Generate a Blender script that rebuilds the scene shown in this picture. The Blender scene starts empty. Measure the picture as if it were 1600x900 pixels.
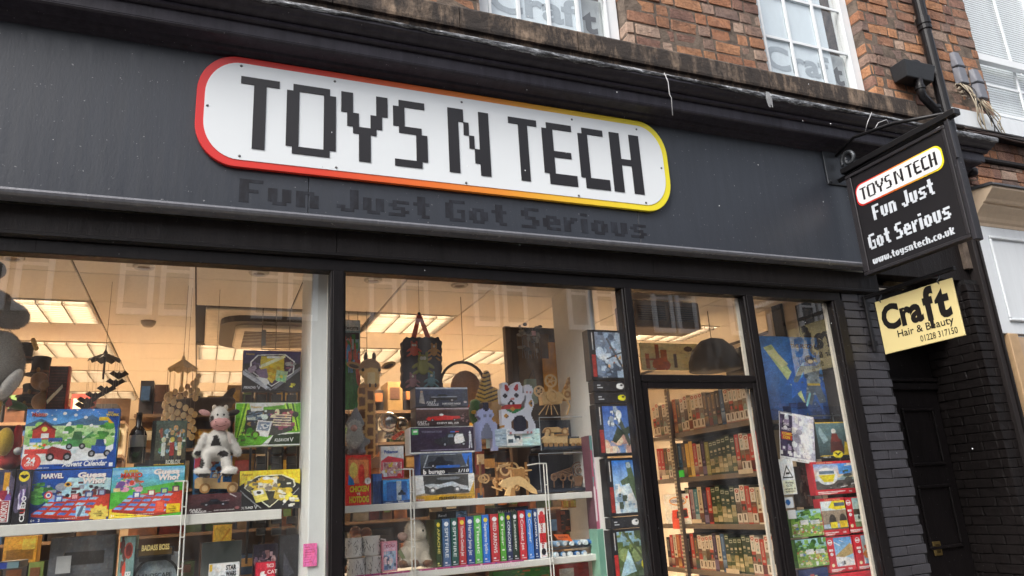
import bpy, bmesh, math, random
import numpy as np
from mathutils import Vector, Matrix
random.seed(7); RNG = np.random.default_rng(7)
sc = bpy.context.scene
COL = sc.collection
# ---------------------------------------------------------------- camera
EYE = Vector((0, -3.7, 1.65)); FPX = 1148.588
YAW, PITCH, ROLL = 0.40589, 0.28187, 0.06239
fw = Vector((math.sin(YAW)*math.cos(PITCH), math.cos(YAW)*math.cos(PITCH), math.sin(PITCH)))
r0 = Vector((math.cos(YAW), -math.sin(YAW), 0)); d0 = fw.cross(r0)
rt = math.cos(ROLL)*r0 + math.sin(ROLL)*d0; dn = -math.sin(ROLL)*r0 + math.cos(ROLL)*d0
cam = bpy.data.cameras.new('camera'); camo = bpy.data.objects.new('camera', cam); COL.objects.link(camo)
cam.sensor_width = 36; cam.lens = 36*FPX/1600; cam.clip_start = .05; cam.clip_end = 500
camo.matrix_world = Matrix(((rt.x, -dn.x, -fw.x, EYE.x), (rt.y, -dn.y, -fw.y, EYE.y), (rt.z, -dn.z, -fw.z, EYE.z), (0, 0, 0, 1)))
sc.camera = camo
# ---------------------------------------------------------------- sky, sun, exposure
SUN_EL, SUN_AZ = math.radians(50), math.radians(238)
w = bpy.data.worlds.new('World'); sc.world = w; w.use_nodes = True
nt = w.node_tree; bg = nt.nodes['Background']
sky = nt.nodes.new('ShaderNodeTexSky'); sky.sky_type = 'NISHITA'; sky.sun_disc = False
sky.sun_elevation = SUN_EL; sky.sun_rotation = SUN_AZ; sky.air_density = 1.0; sky.dust_density = 6; sky.ozone_density = 1.0
hs = nt.nodes.new('ShaderNodeHueSaturation'); hs.inputs['Saturation'].default_value = .38; hs.inputs['Value'].default_value = 1.0
nt.links.new(sky.outputs[0], hs.inputs['Color']); nt.links.new(hs.outputs[0], bg.inputs[0]); bg.inputs[1].default_value = .15
sl = bpy.data.lights.new('sun', 'SUN'); sl.energy = 1.1; sl.angle = math.radians(25); sl.color = (1, .97, .93)
so = bpy.data.objects.new('sun', sl); COL.objects.link(so)
sdir = Vector((math.sin(SUN_AZ)*math.cos(SUN_EL), math.cos(SUN_AZ)*math.cos(SUN_EL), math.sin(SUN_EL)))
so.rotation_euler = sdir.to_track_quat('Z', 'Y').to_euler(); so.location = (0, -6, 12)
vs = sc.view_settings; sc.display_settings.display_device = 'sRGB'
vs.view_transform = 'Standard'; vs.look = 'None'; vs.gamma = 1; vs.use_curve_mapping = False; vs.exposure = 0.95
cy = sc.cycles; cy.max_bounces = 8; cy.diffuse_bounces = 4; cy.glossy_bounces = 4; cy.transparent_max_bounces = 24; cy.transmission_bounces = 4
cy.use_denoising = True; cy.sample_clamp_indirect = 6; cy.caustics_reflective = False; cy.caustics_refractive = False
LAMP = (1, .77, .55); LAMP_S = 22.0; LAMP_W = 23.0
# ---------------------------------------------------------------- projection helpers: a pixel of the photo to a point at a true depth
def ray(px, py): return rt*((px-800)/FPX) + dn*((py-450)/FPX) + fw
def at(px, py, y=0.): r = ray(px, py); return EYE + r*((y-EYE.y)/r.y)
def atx(px, py, x): r = ray(px, py); return EYE + r*((x-EYE.x)/r.x)
def atz(px, py, z): r = ray(px, py); return EYE + r*((z-EYE.z)/r.z)
def proj(p):
    v = Vector(p)-EYE; d = v.dot(fw); return (800+FPX*v.dot(rt)/d, 450+FPX*v.dot(dn)/d, d)
# ---------------------------------------------------------------- colour and materials
def lin(h):
    if not isinstance(h, str): return tuple(h[:3])
    if len(h) == 3: h = ''.join(c*2 for c in h)
    out = []
    for i in (0, 2, 4):
        c = int(h[i:i+2], 16)/255
        out.append(c/12.92 if c <= .04045 else ((c+.055)/1.055)**2.4)
    return tuple(out)
MATS = {}
def N(nt, t, **k):
    n = nt.nodes.new(t)
    for a, b in k.items(): setattr(n, a, b)
    return n
def base(name):
    m = bpy.data.materials.new(name); m.use_nodes = True
    return m, m.node_tree, m.node_tree.nodes['Principled BSDF']
def coord(nt, scale=(1, 1, 1), kind='Object'):
    tc = N(nt, 'ShaderNodeTexCoord'); mp = N(nt, 'ShaderNodeMapping'); mp.inputs['Scale'].default_value = scale
    nt.links.new(tc.outputs[kind], mp.inputs[0]); return mp.outputs[0]
def wcoord(nt, scale=(1, 1, 1)):
    g = N(nt, 'ShaderNodeNewGeometry'); mp = N(nt, 'ShaderNodeMapping'); mp.inputs['Scale'].default_value = scale
    nt.links.new(g.outputs['Position'], mp.inputs[0]); return mp.outputs[0]
def noise(nt, vec, scale, detail=4, rough=.55):
    n = N(nt, 'ShaderNodeTexNoise'); n.inputs['Scale'].default_value = scale; n.inputs['Detail'].default_value = detail; n.inputs['Roughness'].default_value = rough
    nt.links.new(vec, n.inputs['Vector']); return n.outputs['Fac']
def ramp(nt, fac, stops, mode='LINEAR'):
    r = N(nt, 'ShaderNodeValToRGB'); cr = r.color_ramp; cr.interpolation = mode
    while len(cr.elements) < len(stops): cr.elements.new(.5)
    for e, (p, c) in zip(cr.elements, stops): e.position = p; e.color = (*lin(c), 1) if not isinstance(c, float) else (c, c, c, 1)
    nt.links.new(fac, r.inputs[0]); return r.outputs[0]
def mix(nt, fac, a, b, typ='MIX'):
    m = N(nt, 'ShaderNodeMix', data_type='RGBA', blend_type=typ)
    if isinstance(fac, float): m.inputs[0].default_value = fac
    else: nt.links.new(fac, m.inputs[0])
    for s, v in ((6, a), (7, b)):
        if hasattr(v, 'links'): nt.links.new(v, m.inputs[s])
        else: m.inputs[s].default_value = (*lin(v), 1)
    return m.outputs[2]
def bump(nt, bs, h, strength=.3, dist=.01):
    b = N(nt, 'ShaderNodeBump'); b.inputs['Strength'].default_value = strength; b.inputs['Distance'].default_value = dist
    nt.links.new(h, b.inputs['Height']); nt.links.new(b.outputs[0], bs.inputs['Normal'])
def mat(name, c, rough=.5, metal=0., var=.12, scale=18., bmp=0., bscale=60., coat=0.):
    k = (name, c, rough, metal)
    if k in MATS: return MATS[k]
    m, nt, bs = base(name)
    l = lin(c); v = wcoord(nt)
    f = noise(nt, v, scale)
    col = ramp(nt, f, [(.25, tuple(x*(1-var) for x in l)), (.75, tuple(min(1, x*(1+var)) for x in l))])
    nt.links.new(col, bs.inputs['Base Color'])
    bs.inputs['Roughness'].default_value = rough; bs.inputs['Metallic'].default_value = metal; bs.inputs['Coat Weight'].default_value = coat
    if bmp: bump(nt, bs, noise(nt, v, bscale), bmp)
    MATS[k] = m; return m
def emis(name, c, s):
    m, nt, bs = base(name); bs.inputs['Base Color'].default_value = (*lin(c), 1)
    bs.inputs['Emission Color'].default_value = (*lin(c), 1); bs.inputs['Emission Strength'].default_value = s; return m
def m_print(name='printed_card', rough=.32):
    if name in MATS: return MATS[name]
    m, nt, bs = base(name); a = N(nt, 'ShaderNodeAttribute', attribute_name='Col')
    nt.links.new(a.outputs['Color'], bs.inputs['Base Color']); bs.inputs['Roughness'].default_value = rough
    MATS[name] = m; return m
def m_glass(name, tint=(1, 1, 1), ior=1.9, dirt=.0):
    if name in MATS: return MATS[name]
    m = bpy.data.materials.new(name); m.use_nodes = True; nt = m.node_tree; nt.nodes.remove(nt.nodes['Principled BSDF'])
    out = nt.nodes['Material Output']; tr = N(nt, 'ShaderNodeBsdfTransparent'); tr.inputs[0].default_value = (*tint, 1)
    gl = N(nt, 'ShaderNodeBsdfGlossy'); gl.inputs['Roughness'].default_value = .0
    lw = N(nt, 'ShaderNodeFresnel'); lw.inputs['IOR'].default_value = ior
    ge = N(nt, 'ShaderNodeNewGeometry'); sb = N(nt, 'ShaderNodeMath', operation='SUBTRACT'); sb.inputs[0].default_value = 1; nt.links.new(ge.outputs['Backfacing'], sb.inputs[1])
    mu = N(nt, 'ShaderNodeMath', operation='MULTIPLY'); nt.links.new(lw.outputs[0], mu.inputs[0]); nt.links.new(sb.outputs[0], mu.inputs[1])
    mx = N(nt, 'ShaderNodeMixShader'); nt.links.new(mu.outputs[0], mx.inputs[0]); nt.links.new(tr.outputs[0], mx.inputs[1]); nt.links.new(gl.outputs[0], mx.inputs[2])
    last = mx.outputs[0]
    if dirt:
        df = N(nt, 'ShaderNodeBsdfDiffuse'); df.inputs[0].default_value = (.6, .6, .6, 1)
        v = wcoord(nt, (2.2, 2.2, .8)); f = ramp(nt, noise(nt, v, 3.0, 9, .7), [(.42, 0.0), (.7, dirt)])
        m2 = N(nt, 'ShaderNodeMixShader'); nt.links.new(f, m2.inputs[0]); nt.links.new(last, m2.inputs[1]); nt.links.new(df.outputs[0], m2.inputs[2]); last = m2.outputs[0]
    nt.links.new(last, out.inputs[0]); MATS[name] = m; return m
def m_clear():
    if 'clear_back' in MATS: return MATS['clear_back']
    m = bpy.data.materials.new('clear_back'); m.use_nodes = True; nt = m.node_tree; nt.nodes.remove(nt.nodes['Principled BSDF'])
    tr = N(nt, 'ShaderNodeBsdfTransparent'); nt.links.new(tr.outputs[0], nt.nodes['Material Output'].inputs[0]); MATS['clear_back'] = m; return m
# ---------------------------------------------------------------- mesh builder
class MB:
    def __init__(s): s.v = []; s.f = []; s.m = []
    def add(s, vs, fs, mi=0):
        b = len(s.v); s.v += [tuple(p) for p in vs]; s.f += [tuple(b+i for i in f) for f in fs]; s.m += [mi]*len(fs); return s
    def box(s, x0, x1, y0, y1, z0, z1, mi=0):
        x0, x1 = sorted((x0, x1)); y0, y1 = sorted((y0, y1)); z0, z1 = sorted((z0, z1))
        return s.add([(x0, y0, z0), (x1, y0, z0), (x1, y1, z0), (x0, y1, z0), (x0, y0, z1), (x1, y0, z1), (x1, y1, z1), (x0, y1, z1)],
                     [(0, 3, 2, 1), (4, 5, 6, 7), (0, 1, 5, 4), (1, 2, 6, 5), (2, 3, 7, 6), (3, 0, 4, 7)], mi)
    def prism(s, pts, n, mi=0):      # closed polygon (3D points, CCW seen from outside) pushed back along n
        k = len(pts); a = [Vector(p) for p in pts]; b = [p+Vector(n) for p in a]
        fs = [tuple(range(k)), tuple(range(2*k-1, k-1, -1))] + [(i, i+k, (i+1) % k+k, (i+1) % k) for i in range(k)]
        return s.add(a+b, fs, mi)
    def tube(s, pts, r, n=8, mi=0, cap=True):
        P = [Vector(p) for p in pts]; rs = r if isinstance(r, (list, tuple)) else [r]*len(P); vs = []; fs = []
        up = Vector((.13, .2, 1)).normalized()
        for i, p in enumerate(P):
            t = (P[min(i+1, len(P)-1)]-P[max(i-1, 0)]).normalized()
            a = t.cross(up)
            if a.length < .05: a = t.cross(Vector((1, 0, 0)))
            a.normalize(); b = t.cross(a)
            for k in range(n):
                an = 2*math.pi*k/n; vs.append(p+a*math.cos(an)*rs[i]+b*math.sin(an)*rs[i])
        for i in range(len(P)-1):
            for k in range(n): fs.append((i*n+k, i*n+(k+1) % n, (i+1)*n+(k+1) % n, (i+1)*n+k))
        if cap: fs += [tuple(range(n-1, -1, -1)), tuple(range((len(P)-1)*n, len(P)*n))]
        return s.add(vs, fs, mi)
    def lathe(s, c, prof, n=20, axis='Z', mi=0):   # prof: (radius, height)
        vs = []; fs = []; c = Vector(c)
        for r, h in prof:
            for k in range(n):
                a = 2*math.pi*k/n; x, y = r*math.cos(a), r*math.sin(a)
                vs.append(c+(Vector((x, y, h)) if axis == 'Z' else Vector((x, h, y)) if axis == 'Y' else Vector((h, x, y))))
        for i in range(len(prof)-1):
            for k in range(n): fs.append((i*n+k, i*n+(k+1) % n, (i+1)*n+(k+1) % n, (i+1)*n+k))
        if prof[0][0] > 1e-4: fs.append(tuple(range(n-1, -1, -1)))
        if prof[-1][0] > 1e-4: fs.append(tuple(range((len(prof)-1)*n, len(prof)*n)))
        return s.add(vs, fs, mi)
    def ell(s, c, r, nu=14, nv=8, rot=None, mi=0):
        c = Vector(c); r = (r, r, r) if not hasattr(r, '__len__') else r; vs = []; fs = []
        R = rot or Matrix.Identity(3)
        for j in range(nv+1):
            t = math.pi*j/nv
            for i in range(nu):
                a = 2*math.pi*i/nu
                vs.append(c+R@Vector((r[0]*math.sin(t)*math.cos(a), r[1]*math.sin(t)*math.sin(a), r[2]*math.cos(t))))
        for j in range(nv):
            for i in range(nu): fs.append((j*nu+i, (j+1)*nu+i, (j+1)*nu+(i+1) % nu, j*nu+(i+1) % nu))
        return s.add(vs, fs, mi)
    def extrude_x(s, prof, x0, x1, mi=0):          # prof: (y,z) outline
        k = len(prof); vs = [(x0, y, z) for y, z in prof]+[(x1, y, z) for y, z in prof]
        return s.add(vs, [(i, (i+1) % k, (i+1) % k+k, i+k) for i in range(k)]+[tuple(range(k-1, -1, -1)), tuple(range(k, 2*k))], mi)
    def build(s, name, mats, parent=None, bevel=0., smooth=False, fix=True, world=True, seg=1):
        me = bpy.data.meshes.new(name); off = Vector((0, 0, 0))
        if world and parent is not None:
            p = parent
            while p is not None: off += p.location; p = p.parent
        me.from_pydata([tuple(Vector(v)-off) for v in s.v], [], s.f)
        mats = mats if isinstance(mats, (list, tuple)) else [mats]
        for m in mats: me.materials.append(m)
        me.polygons.foreach_set('material_index', s.m)
        if fix or bevel:
            bm = bmesh.new(); bm.from_mesh(me)
            if fix: bmesh.ops.remove_doubles(bm, verts=bm.verts, dist=1e-5); bmesh.ops.recalc_face_normals(bm, faces=bm.faces)
            if bevel:
                es = [e for e in bm.edges if len(e.link_faces) == 2 and e.calc_face_angle(0) > .6]
                bmesh.ops.bevel(bm, geom=es, offset=bevel, segments=seg, affect='EDGES', clamp_overlap=True)
            bm.to_mesh(me); bm.free()
        if smooth: me.polygons.foreach_set('use_smooth', [True]*len(me.polygons))
        o = bpy.data.objects.new(name, me); COL.objects.link(o)
        if parent is not None: o.parent = parent
        return o
def tag(o, label=None, cat=None, group=None, kind=None):
    for k, v in (('label', label), ('category', cat), ('group', group), ('kind', kind)):
        if v: o[k] = v
    return o
def thing(name, label, cat, loc=(0, 0, 0), group=None, rz=0.):
    o = bpy.data.objects.new(name, None); COL.objects.link(o); o.location = loc; o.rotation_euler = (0, 0, rz); o.empty_display_size = .05
    return tag(o, label, cat, group)
# ---------------------------------------------------------------- lettering
TXT = {}
def text_geo(s, bold=0.):
    k = (s, bold)
    if k not in TXT:
        cu = bpy.data.curves.new('t', 'FONT'); cu.body = s; cu.size = 1; cu.offset = bold; cu.resolution_u = 3; cu.fill_mode = 'FRONT'
        o = bpy.data.objects.new('t', cu); COL.objects.link(o)
        me = bpy.data.meshes.new_from_object(o)
        vs = [(v.co.x, v.co.y) for v in me.vertices]; fs = [tuple(p.vertices) for p in me.polygons]
        bpy.data.objects.remove(o); bpy.data.curves.remove(cu); bpy.data.meshes.remove(me)
        x0 = min(v[0] for v in vs); x1 = max(v[0] for v in vs); TXT[k] = ([(x-x0, y) for x, y in vs], fs, x1-x0)
    return TXT[k]
CAP = .73
def letters(mb, s, o, ux, uz, h, width=None, bold=0., mi=0, shear=0., maxw=None):
    vs, fs, W = text_geo(s, bold); k = h/CAP; kx = k if width is None else width/W
    if maxw and kx*W > maxw: kx = maxw/W
    o = Vector(o); ux = Vector(ux); uz = Vector(uz)
    mb.add([o+ux*(x*kx+shear*y*k)+uz*(y*k) for x, y in vs], fs, mi); return kx*W
PIX = {'F': '11111 11000 11000 11110 11000 11000 11000', 'u': '00000 00000 11011 11011 11011 11011 01110', 'n': '00000 00000 11110 11011 11011 11011 11011',
 'J': '00011 00011 00011 00011 00011 11011 01110', 's': '00000 00000 01111 11000 01110 00011 11110', 't': '0110 0110 1111 0110 0110 0110 0011',
 'G': '01111 11000 11000 11011 11001 11001 01111', 'o': '00000 00000 01110 11011 11011 11011 01110', 'S': '01111 11000 11000 01110 00011 00011 11110',
 'e': '00000 00000 01110 11011 11111 11000 01111', 'r': '0000 0000 1011 1110 1100 1100 1100', 'i': '11 00 11 11 11 11 11', ' ': '00 00 00 00 00 00 00',
 'w': '0000000 0000000 1101011 1101011 1101011 1111111 0110110', 'y': '00000 00000 11011 11011 11011 01111 00011 01110', 'c': '0000 0000 0111 1100 1100 1100 0111',
 'h': '11000 11000 11110 11011 11011 11011 11011', 'k': '11000 11000 11011 11110 11100 11110 11011', '.': '00 00 00 00 00 11 11', 'K': '11000 11011 11011 11110 11100 11110 11011'}
BIG = {'T': (6.2, [(0, 0, 6.2, 1), (2.1, 1, 4.1, 10)]), 'O': (8, [(1, 0, 7, 1), (0, 1, 2, 9), (6, 1, 8, 9), (1, 9, 7, 10)]),
 'Y': (8, [(0, 0, 2, 3), (6, 0, 8, 3), (1, 3, 3, 5), (5, 3, 7, 5), (2, 5, 6, 6), (3, 6, 5, 10)]),
 'S': (6, [(1, 0, 5.6, 1), (0, 1, 2, 4), (1, 4, 5, 5), (4, 5, 6, 9), (.2, 9, 5, 10)]),
 'N': (8, [(0, 0, 2, 10), (2, 0, 3, 2), (3, 2, 4, 4), (4, 4, 5, 6), (5, 6, 6, 8.2), (6, 0, 8, 10)]),
 'E': (6, [(.9, 0, 5.6, 1), (0, 1, 2, 8.3), (2, 4.6, 5.2, 5.6), (.9, 8.3, 6, 10)]),
 'C': (6, [(.9, 0, 5.4, 1), (0, 1, 2, 8.3), (.9, 8.3, 6, 10)]), 'H': (6, [(0, 0, 2, 10), (4, 0, 6, 10), (2, 4.4, 4, 5.4)])}
def pix_text(mb, s, o, ux, uz, width, h, n, mi=0):    # n: thickness vector into the board; o = lower-left of baseline
    rows = 7; cells = sum(len(PIX[c].split()[0])+1 for c in s)-1
    cw = width/cells; ch = h/rows; x = 0; o = Vector(o); ux = Vector(ux); uz = Vector(uz)
    for c in s:
        R = PIX[c].split()
        for j, row in enumerate(R):
            i = 0
            while i < len(row):
                if row[i] == '1':
                    k = i
                    while k < len(row) and row[k] == '1': k += 1
                    a = o+ux*((x+i)*cw)+uz*((rows-1-j)*ch); b = ux*((k-i)*cw); d = uz*ch
                    mb.prism([a, a+b, a+b+d, a+d], n, mi); i = k
                else: i += 1
        x += len(R[0])+1
def pix_letters(s, o, ux, uz, width, h, n, m, parent):
    cells = sum(len(PIX[c].split()[0])+1 for c in s)-1; cw = width/cells; x = 0
    for c in s:
        k = len(PIX[c].split()[0])
        if c != ' ': mb = MB(); pix_text(mb, c, Vector(o)+Vector(ux)*(x*cw), ux, uz, k*cw, h, n); mb.build('letter', m, parent, fix=False)
        x += k+1
def big_letter(mb, c, o, ux, uz, width, h, n, mi=0):  # o = top-left
    W, rects = BIG[c]; o = Vector(o); ux = Vector(ux)*(width/W); uz = Vector(uz)*(h/10)
    for a, b, c2, d in rects:
        mb.prism([o+ux*a-uz*d, o+ux*c2-uz*d, o+ux*c2-uz*b, o+ux*a-uz*b], n, mi)
# ---------------------------------------------------------------- painted print (flat artwork carried by a fine mesh)
class Cv:
    def __init__(s, w, h, bg='fff'):
        if w*h > 300: w, h = int(w*1.7), int(h*1.7)
        s.w, s.h = w, h; s.a = np.zeros((h, w, 3)); s.a[:] = lin(bg)
        s.X, s.Y = np.meshgrid(np.linspace(0, 1, w), np.linspace(0, 1, h))
    def put(s, m, c):
        s.a[m] = lin(c); return s
    def r(s, x0, y0, x1, y1, c): return s.put((s.X >= x0) & (s.X <= x1) & (s.Y >= y0) & (s.Y <= y1), c)
    def g(s, x0, y0, x1, y1, c0, c1):
        m = (s.X >= x0) & (s.X <= x1) & (s.Y >= y0) & (s.Y <= y1); t = ((s.Y-y0)/(y1-y0))[m][:, None]
        s.a[m] = np.array(lin(c0))*(1-t)+np.array(lin(c1))*t; return s
    def e(s, x, y, rx, ry, c): return s.put(((s.X-x)/rx)**2+((s.Y-y)/ry)**2 <= 1, c)
    def p(s, pts, c):
        m = np.zeros_like(s.X, bool); n = len(pts)
        for i in range(n):
            (xa, ya), (xb, yb) = pts[i], pts[(i+1) % n]
            if ya != yb:
                k = ((ya > s.Y) != (yb > s.Y)) & (s.X < (xb-xa)*(s.Y-ya)/(yb-ya)+xa); m ^= k
        return s.put(m, c)
    def l(s, x0, y0, x1, y1, wd, c):
        dx, dy = x1-x0, y1-y0; L = dx*dx+dy*dy+1e-9; t = np.clip(((s.X-x0)*dx+(s.Y-y0)*dy)/L, 0, 1)
        asp = s.h/s.w
        return s.put((s.X-x0-t*dx)**2+((s.Y-y0-t*dy)*asp)**2 <= wd*wd, c)
    def n(s, x0, y0, x1, y1, cols, k, sz, seed=1):
        g = random.Random(seed)
        for _ in range(k):
            x, y = g.uniform(x0, x1), g.uniform(y0, y1); q = g.uniform(.4, 1.3)*sz
            if g.random() < .5: s.e(x, y, q*g.uniform(.5, 1.5), q*g.uniform(.6, 1.6), g.choice(cols))
            else: s.r(x-q*g.uniform(.3, 1.2), y-q*g.uniform(.3, 1.2), x+q, y+q*.6, g.choice(cols))
        return s
    def paste(s, o, x0, y0, x1, y1):
        h0, h1, w0, w1 = int(y0*s.h), int(y1*s.h), int(x0*s.w), int(x1*s.w)
        jj = (np.arange(h1-h0)*o.h//(h1-h0)).clip(0, o.h-1); ii = (np.arange(w1-w0)*o.w//(w1-w0)).clip(0, o.w-1); s.a[h0:h1, w0:w1] = o.a[jj][:, ii]; return s
    def grain(s, amt=.12, seed=1):
        g = np.random.default_rng(seed); z = g.normal(0, 1, (s.h//2+1, s.w//2+1)).repeat(2, 0).repeat(2, 1)[:s.h, :s.w]
        s.a = np.clip(s.a*(1+amt*z[..., None]), 0, 1); return s
def print_mesh(name, cv, detail=True):
    if detail and cv.w >= 20 and cv.h >= 20:           # fine printed variation so the picture does not read as flat patches
        g = random.Random(cv.w*131+cv.h); q = np.random.default_rng(cv.w*7+cv.h)
        def field(n):
            z = q.normal(0, 1, (n+1, n+1)); u = np.linspace(0, n-1e-6, cv.w); v = np.linspace(0, n-1e-6, cv.h); i = u.astype(int); j = v.astype(int); fu = (u-i)[None]; fv = (v-j)[:, None]
            a = z[j][:, i]; b = z[j][:, i+1]; c = z[j+1][:, i]; d = z[j+1][:, i+1]; return (a*(1-fu)+b*fu)*(1-fv)+(c*(1-fu)+d*fu)*fv
        cv.a = np.clip(cv.a*1.5, 0, .86)
        F = sum(field(n)*k for n, k in ((4, .10), (11, .11), (27, .11))); H = field(9)*.05
        cv.a = np.clip(cv.a*np.exp(F)[..., None]*np.stack([1+H, 1+0*H, 1-H], 2), 0, 1)
        if cv.w > 60:
            for _ in range(3):                          # lines of small print
                x, y = g.uniform(.05, .6), g.uniform(.015, .05); cc = g.choice(['e8e8e4', '1a1a1c'])
                for k in range(g.randrange(6, 14)): cv.r(x+k*.022, y, x+k*.022+g.uniform(.006, .017), y+.014, cc)
        for _ in range(int(cv.w*cv.h*.10)):
            i, j = g.randrange(cv.w), g.randrange(cv.h); b, d = g.choice(((1, 1), (2, 1), (1, 2), (3, 1), (2, 2))); k = g.uniform(.72, 1.3)
            cv.a[j:j+d, i:i+b] = np.clip(cv.a[j:j+d, i:i+b]*k*np.array([g.uniform(.88, 1.12), 1, g.uniform(.88, 1.12)])+(.012 if k > 1 else 0), 0, 1)
    w, h = cv.w, cv.h; me = bpy.data.meshes.new(name)
    co = np.stack([cv.X.ravel(), np.zeros(w*h), cv.Y.ravel()], 1)
    i = np.arange((h-1)*(w-1)); b = (i//(w-1))*w+i % (w-1)
    fs = np.stack([b, b+1, b+w+1, b+w], 1)
    me.vertices.add(w*h); me.vertices.foreach_set('co', co.ravel().astype('f'))
    me.loops.add(fs.size); me.loops.foreach_set('vertex_index', fs.ravel().astype('i'))
    me.polygons.add(len(fs)); me.polygons.foreach_set('loop_start', np.arange(0, fs.size, 4, dtype='i'))
    me.update(calc_edges=True)
    a = me.color_attributes.new('Col', 'FLOAT_COLOR', 'POINT')
    a.data.foreach_set('color', np.concatenate([cv.a.reshape(-1, 3), np.ones((w*h, 1))], 1).ravel().astype('f'))
    return me
def add_print(me, parent, o, ux, uz, m=None, name='printed_front', label=None):   # o, ux, uz in the parent's own space
    if not me.materials: me.materials.append(m or m_print())
    ob = bpy.data.objects.new(name, me); COL.objects.link(ob); ob.parent = parent
    ux = Vector(ux); uz = Vector(uz); nn = ux.cross(uz).normalized()*-1
    ob.matrix_basis = Matrix(((ux.x, nn.x, uz.x, o[0]), (ux.y, nn.y, uz.y, o[1]), (ux.z, nn.z, uz.z, o[2]), (0, 0, 0, 1)))
    if label: ob['label'] = label
    return ob
INK = {}; DIMS = {}
def ink(c): return mat('printing_ink', c, .4, var=.03)
def put_texts(parent, W, H, texts, y=-.003):
    mb = MB(); ms = []
    for t in texts:
        s, u, v, h, c = t[:5]; o = t[5] if len(t) > 5 else {}
        m = ink(c)
        if m not in ms: ms.append(m)
        a = math.radians(o.get('r', 0)); ux = Vector((math.cos(a), 0, math.sin(a))); uz = Vector((-math.sin(a), 0, math.cos(a)))
        yy = y-.0006*ms.index(m)
        if o.get('out'):
            mo = ink(o['out'])
            if mo not in ms: ms.append(mo)
            letters(mb, s, (-W/2+u*W, y+.0004, v*H), ux, uz, h*H, None if 'w' not in o else o['w']*W, .06, ms.index(mo), o.get('sh', 0))
            yy = y-.0012
        letters(mb, s, (-W/2+u*W, yy, v*H), ux, uz, h*H, None if 'w' not in o else o['w']*W, o.get('b', .012), ms.index(m), o.get('sh', 0))
    return mb.build('lettering', ms, parent, world=False, fix=False)
def carton(name, label, cat, xl, xr, yt, yb, y, depth, art, side='333', texts=(), rz=0., zb=None, group=None, name2='carton_body', tilt=0., glossy=.35):
    ym, xm = (yt+yb)/2, (xl+xr)/2
    A, B = at(xl, ym, y), at(xr, ym, y); T, Bo = at(xm, yt, y), at(xm, yb, y)
    z0 = Bo.z if zb is None else zb; W = (B.x-A.x)/max(.5, math.cos(rz)); H = max(.01, T.z-z0)
    root = thing(name, label, cat, ((A.x+B.x)/2, y, z0), group, rz)
    if tilt: root.rotation_euler = (0, tilt, rz)
    MB().box(-W/2, W/2, 0, depth, 0, H).build(name2, mat('card', tuple(min(.85, x*1.35) for x in lin(side)), glossy), root, bevel=.0015, world=False)
    if art is not None: add_print(print_mesh('printed_front', art), root, (-W/2+.002, -.0015, .002), (W-.004, 0, 0), (0, 0, H-.004))
    if texts: put_texts(root, W, H, texts)
    DIMS[root.name] = (W, depth, H)
    return root
def fuse(name, mb, m, parent, vox, colour=None, smooth=8):
    o = mb.build(name, m, parent, fix=False)
    md = o.modifiers.new('r', 'REMESH'); md.mode = 'VOXEL'; md.voxel_size = vox
    ms = o.modifiers.new('s', 'SMOOTH'); ms.iterations = smooth; ms.factor = .5
    bpy.context.view_layer.update()
    me = bpy.data.meshes.new_from_object(o.evaluated_get(bpy.context.evaluated_depsgraph_get()))
    o.modifiers.clear(); old = o.data; o.data = me; bpy.data.meshes.remove(old); me.name = name
    me.polygons.foreach_set('use_smooth', [True]*len(me.polygons))
    if not me.materials: me.materials.append(m)
    if colour:
        a = me.color_attributes.new('Col', 'FLOAT_COLOR', 'POINT'); off = Vector((0, 0, 0)); p = parent
        while p is not None: off += p.location; p = p.parent
        for i, v in enumerate(me.vertices): a.data[i].color = (*lin(colour(v.co+off)), 1)
    return o
def fuzz(o, n, L, parent, seed=1):
    me = o.data; g = random.Random(seed); P = list(me.polygons); tot = 0; cum = []
    for p in P: tot += p.area; cum.append(tot)
    import bisect
    ca = me.color_attributes.get('Col'); vs = []; fs = []; cs = []
    for _ in range(n):
        p = P[min(len(P)-1, bisect.bisect(cum, g.random()*tot))]; vi = list(p.vertices); q = [g.random() for _ in vi]; t = sum(q)
        c = sum((me.vertices[v].co*(w/t) for v, w in zip(vi, q)), Vector()); d = (p.normal+Vector((g.uniform(-.6, .6), g.uniform(-.6, .6), g.uniform(-.9, .3)))).normalized()*L*g.uniform(.6, 1.2)
        a = d.cross(Vector((g.uniform(-1, 1), g.uniform(-1, 1), g.uniform(-1, 1)))).normalized()*L*.09
        vs += [c-a, c+a, c+d]; fs.append((len(vs)-3, len(vs)-2, len(vs)-1)); k = g.uniform(.82, 1.12)
        if ca: cs += [tuple(min(1, x*k) for x in ca.data[vi[0]].color[:3])+(1,)]*3
    mb = MB(); mb.add(vs, fs); f = mb.build('fur', me.materials[0], parent, fix=False, world=False); f['kind'] = 'stuff'
    if ca:
        a = f.data.color_attributes.new('Col', 'FLOAT_COLOR', 'POINT')
        for i, c in enumerate(cs): a.data[i].color = c
    return f
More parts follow.
